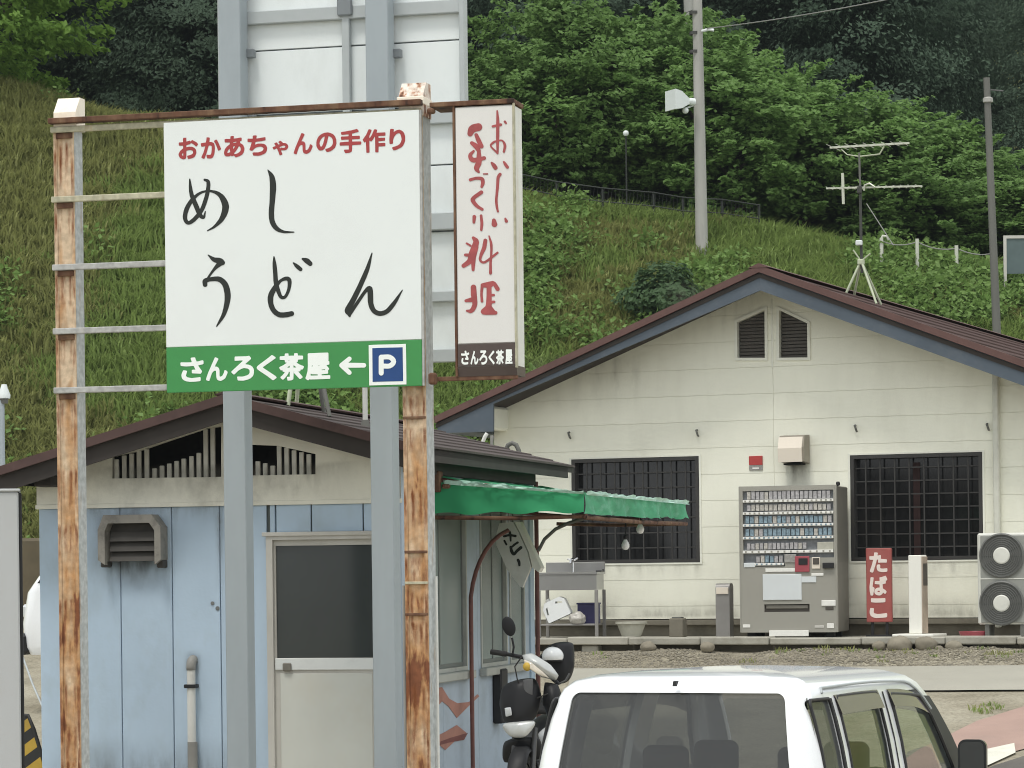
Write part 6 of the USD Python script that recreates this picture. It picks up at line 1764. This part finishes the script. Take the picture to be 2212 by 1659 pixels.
# dark mesh fence on the crest
FF = Frame(on_hill(1150, 420, 62.0, 0), 0)
fe = thing("mesh_fence", "dark wire mesh fence along the crest behind the vertical sign and utility pole", "fence", FF)
tops = []
for k, x in enumerate((1020, 1110, 1203, 1302, 1412, 1475, 1560, 1640)):
    X = at(x, 450, 62.0)[0] - FF.o[0]
    zb_ = float(hill(X + FF.o[0], 62.0)) - FF.o[2]
    tops.append((X, zb_))
    part("post", MB().tube([(X, 0, zb_ - .3), (X, 0, zb_ + .62)], .024, 8), "fence_dark", fe)
for dz in (.60, .32, .06):
    for i in range(len(tops) - 1):
        part("rail", MB().tube([(tops[i][0], -.03, tops[i][1] + dz), (tops[i + 1][0], -.03, tops[i + 1][1] + dz)], .013, 5), "fence_dark", fe)
mw = MB()
for i in range(len(tops) - 1):
    n = max(2, int((tops[i + 1][0] - tops[i][0]) / .07))
    for k in range(n):
        t = k / n; x = tops[i][0] + (tops[i + 1][0] - tops[i][0]) * t; zb_ = tops[i][1] + (tops[i + 1][1] - tops[i][1]) * t
        mw.bar((x, -.012, zb_ + .04), (x + .05, -.012, zb_ + .6), .006, .006)
part("mesh", mw, "fence_dark", fe, kind="stuff", smooth=False)
# white posts with a sagging rope
RF = Frame(on_hill(1985, 540, 61.0, 0), 0)
ro = thing("rope_fence", "low white posts joined by a sagging rope on the crest behind the aerial", "fence", RF)
tp = []
for x, yt, yb in ((1904, 514, 545), (1981, 516, 552), (2066, 530, 566), (2150, 540, 580)):
    a = RF.px(x, yt, 0); b = RF.px(x, yb, 0)
    part("post", MB().tube([(a[0], 0, b[1] - .35), (a[0], 0, a[1])], .038, 8), "fence_white", ro)
    tp.append((a[0], a[1]))
part("hook", MB().tube([(tp[0][0], 0, tp[0][1] - .02), (tp[0][0] + .03, 0, tp[0][1] + .04), (tp[0][0] + .11, 0, tp[0][1] + .03), (tp[0][0] + .14, 0, tp[0][1] - .04)], .028, 8), "fence_white", ro, smooth=True)
for i in range(3):
    a, b = tp[i], tp[i + 1]
    part("rope", MB().tube([(a[0] + (b[0] - a[0]) * t, 0, a[1] - .06 + (b[1] - a[1]) * t - .30 * t * (1 - t)) for t in np.linspace(0, 1, 9)], .013, 5), "wire_pale", ro, smooth=True)
NB = Frame(on_hill(2200, 545, 60.5, 0), 0)
nb = thing("notice_board", "dark blue board in a pale frame at the right edge on the crest", "board", NB)
a, b, c, d = NB.rect(2168, 508, 2290, 580, 0)
part("frame", MB().ext(sbox(a, c - .4, b, d).difference(sbox(a + .06, c - .5, b - .06, d - .06)), 0, .06), "door_frame", nb)
part("board", MB().box(a + .061, b - .061, .02, .04, c - .1, d - .061), "board_blue", nb)


# ------------------------------------------------------------------ white vans (same maker's shape: one seen close, one far off)
def ring(hw, yb, yf, rad, z, n=10):
    p = []
    for cx_, cy_, a0 in ((hw - rad, yf - rad, 0), (-hw + rad, yf - rad, 90), (-hw + rad, yb + rad, 180), (hw - rad, yb + rad, 270)):
        for t in np.radians(a0 + np.linspace(0, 90, n)):
            p.append((cx_ + rad * math.cos(t), cy_ + rad * math.sin(t), z))
    return np.array(p)


VL = 3.30
ZS = [.26, .34, .60, .95, 1.12, 1.30, 1.50, 1.66, 1.76, 1.815, 1.855, 1.882, 1.898, 1.904]
XW = 1.10
HWv = [XW * w for w in (.69, .725, .737, .735, .725, .712, .682, .648, .622, .600, .560, .48, .33, .12)]
YB = [.03, .01, .0, .0, .008, .025, .060, .098, .125, .150, .195, .29, .52, 1.0]
YF = [3.22, 3.27, 3.30, 3.24, 3.12, 2.97, 2.80, 2.64, 2.52, 2.44, 2.36, 2.24, 1.95, 1.40]
RD = [.12, .14, .15, .15, .15, .14, .13, .12, .12, .12, .12, .12, .12, .10]
hw_at = lambda z: np.interp(z, ZS, HWv)
yb_at = lambda z: np.interp(z, ZS, YB)
yf_at = lambda z: np.interp(z, ZS, YF)


def droop(P):
    """The roof falls a little towards the windscreen."""
    P = np.array(P, float)
    k = np.clip((P[:, 2] - 1.2) / .7, 0, 1)
    P[:, 2] -= k * .055 * np.clip((P[:, 1] - .9) / 1.5, 0, 2) ** 2
    return P


def shell(off):
    rings = []
    for z, hw, yb, yf, rd in zip(ZS, HWv, YB, YF, RD):
        if off: rings.append(ring(max(hw - off, .03), yb + off, yf - off, max(rd - off * .5, .02), z - off * (.35 if z > .5 else -1)))
        else: rings.append(ring(hw, yb, yf, rd, z))
    n = len(rings[0]); V = np.vstack(rings); fs = []
    for i in range(len(rings) - 1):
        for k in range(n):
            l = (k + 1) % n
            fs += [(i * n + k, i * n + l, (i + 1) * n + l), (i * n + k, (i + 1) * n + l, (i + 1) * n + k)]
    c0, c1 = len(V), len(V) + 1
    V = np.vstack([V, rings[0].mean(0), rings[-1].mean(0) + [0, 0, .0015]])
    for k in range(n):
        l = (k + 1) % n
        fs += [(c0, l, k), (c1, (len(rings) - 1) * n + k, (len(rings) - 1) * n + l)]
    return droop(V), np.array(fs)


def mani(v, f): return m3.Manifold(m3.Mesh(np.asarray(v, np.float32), np.asarray(f, np.uint32)))


def prism(poly, a0, a1, plane): return mani(*MB().ext(poly, a0, a1, plane).get())


def rr(x0, x1, z0, z1, r): return sbox(x0 + r, z0 + r, x1 - r, z1 - r).buffer(r, quad_segs=5)


def rbox(x0, x1, y0, y1, z0, z1, r):
    """A softly rounded cushion."""
    b = trimesh.creation.icosphere(2, r).vertices
    return MB().hull(np.vstack([b + [x, y, z] for x in (x0 + r, x1 - r) for y in (y0 + r, y1 - r) for z in (z0 + r, z1 - r)]))


def make_van(name, label, VF_, px_fit=None, group=None, cat="van", MY=2.25):
    vn = thing(name, label, cat, VF_, group)
    rear = Polygon([(-.60 * XW, 1.085), (.60 * XW, 1.085), (.515 * XW, 1.80), (-.515 * XW, 1.80)]).buffer(-.05).buffer(.05)
    sideq = [(.26, .53), (.64, 1.34), (1.48, 2.42)] if px_fit is None else px_fit
    sides = []
    for k, (a, b) in enumerate(sideq):
        if k == 2: pl = Polygon([(a, 1.06), (a, 1.745), (b - .17, 1.735), (b - .02, 1.62), (b + .40, 1.06)])
        else: pl = Polygon([(a, 1.06), (a, 1.765), (b, 1.76), (b, 1.06)])
        sides.append(pl.buffer(-.03).buffer(.03))
    ws_ = Polygon([(-.60 * XW, 1.12), (.60 * XW, 1.12), (.52 * XW, 1.70), (-.52 * XW, 1.70)]).buffer(-.05).buffer(.05)
    body = mani(*shell(0)) - mani(*shell(.045))
    body -= prism(rear, -.3, .32, "xz")
    body -= prism(ws_, 2.30, 3.6, "xz")
    for pl in sides: body -= prism(pl, -.9, .9, "yz")
    wheels = []
    for y in (.62, 2.72):
        body -= prism(Point(y, .27).buffer(.31, quad_segs=10).union(sbox(y - .31, -.1, y + .31, .27)), -.9, .9, "yz")
    bp = part("body", body, "car_white", vn, smooth=38)
    # panes follow the body's skin just inside it
    def pane(poly, fn, mat, nm, parent=vn):
        v, f = trimesh.creation.triangulate_polygon(poly.buffer(.012), engine="earcut")
        m = trimesh.Trimesh(np.c_[v, 0 * v[:, 0]], f)
        m = m.subdivide_to_size(.09) if hasattr(m, "subdivide_to_size") else m.subdivide().subdivide()
        v = np.array(m.vertices)
        return part(nm, MB().add(droop(fn(v[:, 0], v[:, 1])), m.faces), mat, parent, smooth=True)
    rwp = pane(rear, lambda x, z: np.stack([x, yb_at(z) + .012, z], 1), "pane_tint", "rear_window")
    pane(ws_, lambda x, z: np.stack([x, yf_at(z) - .012, z], 1), "pane_clear", "windscreen")
    sw = []
    for s in (-1, 1):
        for k, pl in enumerate(sides):
            sw.append(pane(pl, lambda y, z, s=s: np.stack([s * (hw_at(z) - .012), y, z], 1), ("pane_tint", "pane_mid", "pane_clear")[k], ("quarter_window", "side_window", "front_side_window")[k]))
        # black seals
        for k, pl in enumerate(sides):
            seal = MB()
            c = np.array(shapely.segmentize(pl, .08).exterior.coords)[:-1]
            seal.tube(droop(np.stack([s * (hw_at(c[:, 1]) + .001), c[:, 0], c[:, 1]], 1)), .009 if k < 2 else .011, 5, closed=True)
            part("seal", seal, "car_trim", sw[-3 + k], smooth=True)
        for k in (1, 2):
            a, b = sideq[k]
            b2 = b if k == 1 else b - .06
            yy = np.linspace(a - .02, b2 + .02, 12); zz = np.linspace(1.675, 1.772, 5)
            Yg, Zg = np.meshgrid(yy, zz, indexing="ij")
            drop = np.where(k == 2, -.05 * np.clip((Yg - a) / (b2 - a), 0, 1) ** 3, 0)
            P = np.stack([s * (hw_at(Zg) + .005 + .014 * np.clip((1.775 - Zg) / .10, 0, 1)), Yg, Zg + drop], -1)
            vz = MB().grid(droop(P.reshape(-1, 3)).reshape(P.shape))
            P2 = P.copy(); P2[..., 0] -= s * .006
            vz.grid(droop(P2.reshape(-1, 3)).reshape(P.shape))
            part("rain_visor", vz, "visor", vn, smooth=True)
        b = sideq[2][1]
        zz = np.linspace(1.05, 1.735, 9); y0_ = np.interp(zz, [1.06, 1.62, 1.735], [b + .40, b - .02, b - .17]) + .006; y1_ = np.maximum(yf_at(zz) - .075, y0_ + .01)
        P = np.stack([np.stack([s * (hw_at(zz) + .003), y0_, zz], 1), np.stack([s * (hw_at(zz) + .003), y1_, zz], 1)])
        part("pillar_trim", MB().grid(droop(P.reshape(-1, 3)).reshape(P.shape)), "car_trim", vn, smooth=True)
        # roof gutter, door shut lines
        yy = np.concatenate([[.42], np.linspace(.44, 1.9, 14), np.linspace(1.95, 2.42, 6)])
        zz = 1.815 - .0 * yy; zz[0] = 1.79; zz[-4:] -= np.array([.01, .04, .09, .16])
        part("gutter", MB().tube(droop(np.stack([s * (hw_at(zz) + .004), yy, zz], 1)), .008, 5), "rail_grey", vn, smooth=True)
        for y in (sideq[0][1] + .03, .5 * (sideq[1][1] + sideq[2][0]), 2.72):
            zz = np.linspace(.45, 1.05 if y > 2.5 else 1.76, 12)
            part("shut_line", MB().tube(droop(np.stack([s * (hw_at(zz) + .0005), np.full(12, y) + (0), zz], 1)), .0045, 4), "car_trim", vn)
        for y in (.78, 1.24):
            zz = 1.0; part("door_handle", MB().box(s * .735 * XW - .02, s * .735 * XW + .02, y - .07, y + .07, zz - .02, zz + .015, .012), "car_trim", vn)
        arm = MB().hull([(s * (.69 * XW + dx), MY + .04 + dy, 1.20 + dz) for dx in (0, .10) for dy in (-.02, .03) for dz in (-.01, .07)])
        part("mirror_arm", arm, "mirror_shell", vn)
        mir = Frame
        h = MB(); q = rr(.0, .165, 1.215, 1.435, .045)
        qq = shapely.affinity.translate(q, .755 * XW if s > 0 else -.755 * XW - .165, 0)
        hp = np.array(qq.exterior.coords)[:-1]
        ins = np.array(qq.buffer(-.03).exterior.coords)[:-1]
        h.hull([(x, MY, z) for x, z in hp] + [(x, MY + .03, z) for x, z in hp] + [(x, MY + .11, z) for x, z in ins])
        mm = part("door_mirror", h, "mirror_shell", vn, smooth=40)
        part("mirror_glass", MB().ext(qq.buffer(-.014), MY - .0055, MY - .0005), "dash", mm)
    # fittings
    part("washer_nozzle", MB().hull([(x, y, z) for x, y, z in ((.0 - .012, .10, 1.835), (.012, .10, 1.835), (.012, .13, 1.862), (-.012, .13, 1.862), (.008, .10, 1.86), (-.008, .10, 1.86))]), "car_trim", vn)
    part("headlining", MB().add(*(lambda V, f: (V, f))(*MB().grid(droop(np.stack([*np.meshgrid(np.linspace(-.44, .44, 5), np.linspace(.36, 2.3, 14), indexing="ij"), np.full((5, 14), 1.83)], -1).reshape(-1, 3)).reshape(5, 14, 3)).get())), "seat_cloth", vn, smooth=True)
    for x in (-.38, .38):
        for y, zt in ((.95, 1.24), (1.80, 1.22)):
            s_ = part("seat", rbox(x - .24, x + .24, y, y + .14, .62, zt, .069).box(x - .24, x + .24, y + .141, y + .60, .58, .74, .05), "seat_cloth", vn, smooth=40)
            part("headrest", rbox(x - .13, x + .13, y + .02, y + .12, zt + .05, zt + .24, .049).tube([(x - .05, y + .07, zt - .02), (x - .05, y + .07, zt + .07)], .007).tube([(x + .05, y + .07, zt - .02), (x + .05, y + .07, zt + .07)], .007), "seat_cloth", s_, smooth=40)
    part("dashboard", MB().box(-.70, .70, 2.62, 2.98, .70, 1.08, .06), "dash", vn)
    t = np.linspace(0, 2 * np.pi, 25)[:-1]
    part("steering_wheel", MB().tube(np.stack([.34 + .19 * np.cos(t), 2.50 + .10 * np.sin(t), 1.10 + .16 * np.sin(t)], 1), .014, 6, closed=True), "dash", vn, smooth=True)
    part("floor", MB().box(-.66, .66, .1, 3.1, .34, .40), "seat_cloth", vn)
    part("rear_mirror", MB().box(-.11, .11, 2.52, 2.55, 1.60, 1.67, .015), "dash", vn)
    for s in (-1, 1):
        part("tail_lamp", MB().box(s * .70 * XW - .035, s * .70 * XW + .035, -.015, .10, .62, .92, .02), "lamp_red", vn)
        part("headlamp", MB().box(s * .54 * XW - .13, s * .54 * XW + .13, 3.20, 3.302, .66, .82, .03), "lamp_clear", vn)
    part("bumper", MB().box(-.70 * XW, .70 * XW, -.05, .08, .28, .47, .04), "car_trim" if name == "van_far" else "car_white", vn)
    part("bumper", MB().box(-.71 * XW, .71 * XW, 3.22, 3.34, .26, .50, .04), "car_trim", vn)
    part("number_plate", MB().box(-.16, .16, -.062, -.0505, .52, .68, .004), "label_white", vn)
    for y in (.62, 2.72):
        for s in (-1, 1):
            w = part("wheel", MB().lathe([(.16, -.075), (.255, -.075), (.272, -.045), (.272, .045), (.255, .075), (.16, .075)], (s * .63 * XW, y, .272), "x", 26), "rubber", vn, smooth=35)
            part("rim", MB().lathe([(.0, .05 * s), (.10, .06 * s), (.165, .05 * s), (.165, -.05 * s)], (s * .635 * XW, y, .272), "x", 22), "steel", w, smooth=35)
    return vn


VAN = Frame((.776, 15.1, .015), -22.5)
MIR = VAN.pxx(2104, 1640, .84 * XW)[0]
fit = [(VAN.pxx(a, 1580, .672 * XW)[0], VAN.pxx(b, 1580, .672 * XW)[0]) for a, b in ((1771, 1814), (1828, 1915), (1941, 2022))]
fit[2] = (fit[2][0], fit[2][1] - .04)
print("van side windows", fit, MIR)
make_van("van", "white small van close by, seen from behind, with tinted rear window and smoked rain visors", VAN, fit, MY=MIR)
p = ground_at(88, 1445)
FV = Frame(at(47, 1300, 34.0) * [1, 1, 0] + [0, 0, float(G(-5, 34.0)) - .02], 82)
FV.o = FV.o + FV.X * 0 - FV.Y * 3.30
FV.o[0] += .215
FV.o[2] = 2.45 - (1436 - 1230 + 12) / 6500 * 34.0
make_van("van", "white van parked far behind the blue stall, only its front showing in the left gap", FV)

# ------------------------------------------------------------------ scooter
def soft(pts, it=12):
    """A rounded shell through the outline points (no sharp folds)."""
    h = trimesh.Trimesh(np.asarray(pts, float), process=True).convex_hull
    for _ in range(3): h = h.subdivide()
    c0 = h.vertices.mean(0); e0 = h.extents.copy()
    trimesh.smoothing.filter_laplacian(h, lamb=.5, iterations=it)
    v = h.vertices - h.vertices.mean(0)
    return MB().add(v * (e0 / h.extents) + c0, h.faces)


SD = 23.6
SO = at(1128, 1659, SD)
SF = Frame([SO[0], SO[1], .58], -13)
sc_ = thing("scooter", "black and silver scooter facing the road, parked by the stall's side wall", "scooter", SF)
S = lambda x, y, yl: np.array([SF.px(x, y, yl)[0], yl, SF.px(x, y, yl)[1]])
for y in (.0, 1.16):
    w = part("wheel", MB().lathe([(.13, -.04), (.19, -.048), (.215, -.025), (.218, 0), (.215, .025), (.19, .048), (.13, .04)], (0, y, .218), "x", 26), "rubber", sc_, smooth=True)
    part("rim", MB().lathe([(0, -.03), (.05, -.045), (.13, -.03), (.13, .03), (.05, .045), (0, .03)], (0, y, .218), "x", 20), "scoot_grey", w, smooth=30)
t = np.linspace(math.radians(20), math.radians(170), 10)
fd = []
for a in t:
    for x, rad in ((-.075, .225), (-.05, .265), (.05, .265), (.075, .225)):
        fd.append((x, -math.cos(a) * rad, .218 + math.sin(a) * rad))
part("front_fender", MB().grid(np.array(fd).reshape(10, 4, 3)), "scoot_black", sc_, smooth=True)
for x in (-.08, .08): part("fork", MB().tube([(x, .0, .22), (x, .12, .62)], .022, 8), "scoot_grey", sc_, smooth=True)
# leg shield with its silver nose
c = S(1122, 1515, .06)
def quadhull(pts, yls): return [S(x, y, yl) for (x, y) in pts for yl in yls]
part("leg_shield", soft([S(1084, 1480, .14), S(1160, 1462, .10), S(1170, 1500, .14), S(1158, 1556, .10), S(1088, 1562, .10), S(1079, 1520, .16), S(1118, 1478, .02), S(1118, 1560, -.03), S(1150, 1520, .02), S(1092, 1520, .03), S(1120, 1520, .30)]), "scoot_black", sc_, smooth=True)
part("nose_panel", soft([S(1088, 1563, -.01), S(1156, 1556, -.01), S(1132, 1594, -.06), S(1104, 1592, -.06), S(1118, 1563, -.07), S(1120, 1590, .10), S(1150, 1560, .10), S(1090, 1566, .10)]), "scoot_silver", sc_, smooth=40)
part("grille", soft([S(1130, 1470, .015), S(1152, 1466, .03), S(1150, 1500, .02), S(1132, 1505, .005), S(1140, 1485, .06)]), "scoot_grey", sc_, smooth=40)
part("lower_cowl", soft([S(1088, 1600, .16), S(1168, 1592, .16), S(1172, 1640, .2), S(1086, 1650, .2), S(1120, 1596, .02), S(1130, 1640, .3)]), "scoot_black", sc_, smooth=True)
# handlebar cowl with lamp
hc = part("handlebar_cowl", soft([S(1128, 1416, .10), S(1150, 1411, .12), S(1190, 1436, .12), S(1206, 1458, .14), S(1200, 1470, .14), S(1168, 1462, .10), S(1136, 1440, .06), S(1160, 1430, .02), S(1185, 1450, .04), S(1165, 1440, .26)]), "scoot_silver", sc_, smooth=50)
part("headlamp", soft([S(1132, 1424, .045), S(1150, 1432, .015), S(1172, 1450, .02), S(1186, 1464, .05), S(1168, 1460, .02), S(1146, 1446, .01), S(1134, 1436, .04), S(1160, 1446, .09)]), "scoot_lamp", hc, smooth=50)
part("indicator", MB().ball(S(1139, 1440, .03), .035), "barrier_yellow", hc, smooth=True)
part("handlebar", MB().tube([S(1090, 1412, .14), S(1130, 1420, .16), S(1180, 1450, .18), S(1206, 1478, .16)], .016, 8), "scoot_black", sc_, smooth=True)
part("grip", MB().tube([S(1060, 1408, .15), S(1076, 1410, .15), S(1094, 1413, .14)], .022, 10), "rubber", sc_, smooth=True)
part("hand_cover", soft([S(1176, 1474, .12), S(1206, 1480, .12), S(1216, 1510, .14), S(1208, 1548, .16), S(1186, 1556, .14), S(1172, 1520, .12), S(1194, 1512, .02), S(1194, 1512, .28)]), "scoot_black", sc_, smooth=True)
part("mirror_stem", MB().tube([S(1107, 1414, .13), S(1110, 1398, .13), S(1106, 1378, .14)], .009, 6), "scoot_black", sc_, smooth=True)
mv = trimesh.creation.icosphere(3, 1.0)
vv = mv.vertices * [.052, .022, .080]; a = math.radians(-18)
vv = vv @ np.array([[math.cos(a), 0, math.sin(a)], [0, 1, 0], [-math.sin(a), 0, math.cos(a)]]).T
part("mirror", MB().add(vv + S(1099, 1353, .14), mv.faces), "scoot_black", sc_, smooth=True)
part("mirror_stem", MB().tube([S(1206, 1478, .16), S(1222, 1470, .16), S(1230, 1455, .16)], .009, 6), "scoot_grey", sc_, smooth=True)
part("seat", soft([(x, y, z) for x in (-.12, .12) for y, z in ((.60, .70), (.60, .76), (1.2, .74), (1.2, .82))]), "rubber", sc_, smooth=50)
part("rear_body", soft([(x * s, y, z) for s in (-1, 1) for x, y, z in ((.15, .55, .35), (.16, .75, .60), (.16, 1.25, .68), (.10, 1.35, .60), (.12, .6, .30))]), "scoot_grey", sc_, smooth=True)
part("side_panel", soft([S(1162, 1586, .6), S(1188, 1566, .6), S(1196, 1600, .6), S(1176, 1618, .6), S(1178, 1590, .5), S(1178, 1590, .8)]), "scoot_white", sc_, smooth=True)
part("cable", MB().tube([S(1126, 1420, .13), S(1112, 1440, .05), S(1118, 1470, .02), S(1128, 1490, .06)], .006, 6), "rubber", sc_, smooth=True)
part("cable", MB().tube([S(1196, 1466, .15), S(1204, 1490, .08), S(1180, 1500, .04), S(1156, 1510, .06)], .006, 6), "rubber", sc_, smooth=True)
part("indicator", soft([S(1090, 1530, -.0), S(1104, 1528, -.04), S(1106, 1544, -.04), S(1092, 1548, 0), S(1098, 1538, .05)]), "lamp_clear", sc_, smooth=True)
part("floor_board", MB().box(-.16, .16, .25, .60, .26, .33, .02), "scoot_black", sc_)
part("top_box", soft([S(1158, 1428, .95), S(1180, 1398, .95), S(1200, 1390, .95), S(1239, 1386, 1.05), S(1238, 1440, 1.0), S(1226, 1474, .95), S(1200, 1478, .95), S(1160, 1440, .95), S(1200, 1400, 1.3), S(1230, 1450, 1.3)]), "scoot_black", sc_, smooth=45)
hq = S(1194, 1417, .90)
HFm = Frame(SF.world(*hq), -13)
hl = thing("helmet", "white helmet resting on the black box of the parked scooter", "helmet", HFm)
m = trimesh.creation.icosphere(3, 1.0); v = m.vertices.copy(); v[:, 2] = np.maximum(v[:, 2], -.42)
part("shell", MB().add(v * [.088, .10, .075], m.faces), "scoot_white", hl, smooth=True)
part("rim", MB().lathe([(.078, -.03), (.084, -.036), (.080, -.044), (.07, -.04)], n=20), "plastic_black", hl, smooth=True)

# ------------------------------------------------------------------ left edge
LKF = Frame(at(30, 1300, 22.6) * [1, 1, 0] + [0, 0, .30], 9.2)
lk = thing("storage_shed", "pale grey steel storage shed cut by the left edge in front of the stall roof", "shed", LKF)
a, b = LKF.px(-260, 1300, 0)[0], LKF.px(43, 1300, 0)[0]
zt = LKF.px(20, 1062, 0)[1]
w = (b - a) / 5
for k in range(5):
    part("panel", MB().box(a + w * k + .002, a + w * (k + 1) - .002, 0, .03, -.2, zt, .012), "locker", lk)
part("end_panel", MB().box(b - .02, b + .022, .0305, 1.2, -.2, zt - .01, .006), "plastic_black", lk)
part("roof_edge", MB().box(a - .02, b + .012, -.012, 1.2, zt + .0005, zt + .022, .006), "locker", lk)
part("body", MB().box(a, b - .021, .031, 1.19, -.2, zt - .02), "locker", lk)
BRF = Frame(at(60, 1600, 26.2) * [1, 1, 0] + [0, 0, float(G(-4.2, 26.2))], -14)
br = thing("barrier", "black and yellow striped folding barrier leaning in the left gap beside the stall", "barrier", BRF)
outline = Polygon([BRF.px(x, y, 0) for x, y in ((20, 1546), (63, 1548), (72, 1575), (100, 1665), (108, 1720), (18, 1720))])
bandsh = []
for k in range(9):
    y = 1500 + 52 * k
    st_ = Polygon([BRF.px(x, yy, 0) for x, yy in ((0, y + 70), (120, y - 20), (120, y + 6), (0, y + 96))])
    g = outline.intersection(st_)
    st2 = Polygon([BRF.px(x, yy, 0) for x, yy in ((0, y + 96), (120, y + 6), (120, y + 32), (0, y + 122))])
    for gg, mt in ((g, "barrier_black"), (outline.intersection(st2), "barrier_yellow")):
        if not gg.is_empty and gg.area > .0005: part("stripe", MB().ext(gg.buffer(-.0005), 0, .02), mt, br, smooth=False)
part("edge_tube", MB().tube([(BRF.px(x, y, 0)[0], .01, BRF.px(x, y, 0)[1]) for x, y in ((20, 1546), (60, 1546), (72, 1575), (104, 1680), (112, 1740))], .018, 8), "barrier_black", br, smooth=True)
part("rear_leg", MB().tube([(BRF.px(55, 1560, 0)[0], .03, BRF.px(55, 1560, 0)[1]), (BRF.px(75, 1560, 0)[0], .45, -.02)], .016, 8), "barrier_black", br)
# lamp at the far left
SLF = Frame(at(6, 1000, 36.0) * [1, 1, 0] + [0, 0, float(G(-6.1, 36))], 0)
sl_ = thing("street_lamp", "pale lamp on a slim pole at the left edge before the weeds", "lamp", SLF)
c = SLF.px(9, 850, 0)
part("pole", MB().tube([(c[0] - .03, 0, -.2), (c[0] - .03, 0, c[1] - .08)], .032, 10), "galvanised", sl_, smooth=40)
part("shade", MB().lathe([(.0, .11), (.03, .11), (.045, .06), (.075, -.02), (.07, -.06), (.0, -.06)], (c[0], 0, c[1]), n=16), "horn_white", sl_, smooth=40)
part("socket", MB().lathe([(.05, -.061), (.045, -.12), (.0, -.12)], (c[0], 0, c[1]), n=14), "pole_dark", sl_)
# pale rope running across the gap
a, b = at(42, 1400, 29), at(100, 1545, 27.5)
rp_ = thing("rope", "thin pale rope slanting down beside the stall in the left gap", "rope", Frame(a, 0))
part("rope", MB().tube([(0, 0, 0), tuple(.5 * (b - a) - [0, 0, .03]), tuple(b - a)], .010, 5), "rail_grey", rp_, smooth=True)
part("knot", MB().ball((0, 0, 0), .035), "rail_grey", rp_, smooth=True)
# rain gutter end under the stall's left eave
gq = KF.px(60, 1040, -.2)
part("eave_bracket", MB().box(KF.px(66, 1, -.2)[0], KF.px(106, 1, -.2)[0], -.25, -.02, KF.px(60, 1052, -.2)[1], KF.px(60, 1028, -.2)[1], .01), "roof_under", kh)

# ------------------------------------------------------------------ the air: faint haze
MAT["haze"] = usdkit.material(stage, "/World/Looks/haze", {"v": ("principled_volume", {"color": (.82, .90, .95), "density": HAZE, "anisotropy": .2})}, volume="v.volume")
solo("haze", MB().box(-430, 430, -130, 430, -1.2, 150), "haze", "faint haze in the air before the wooded hill", kind="stuff", smooth=False)
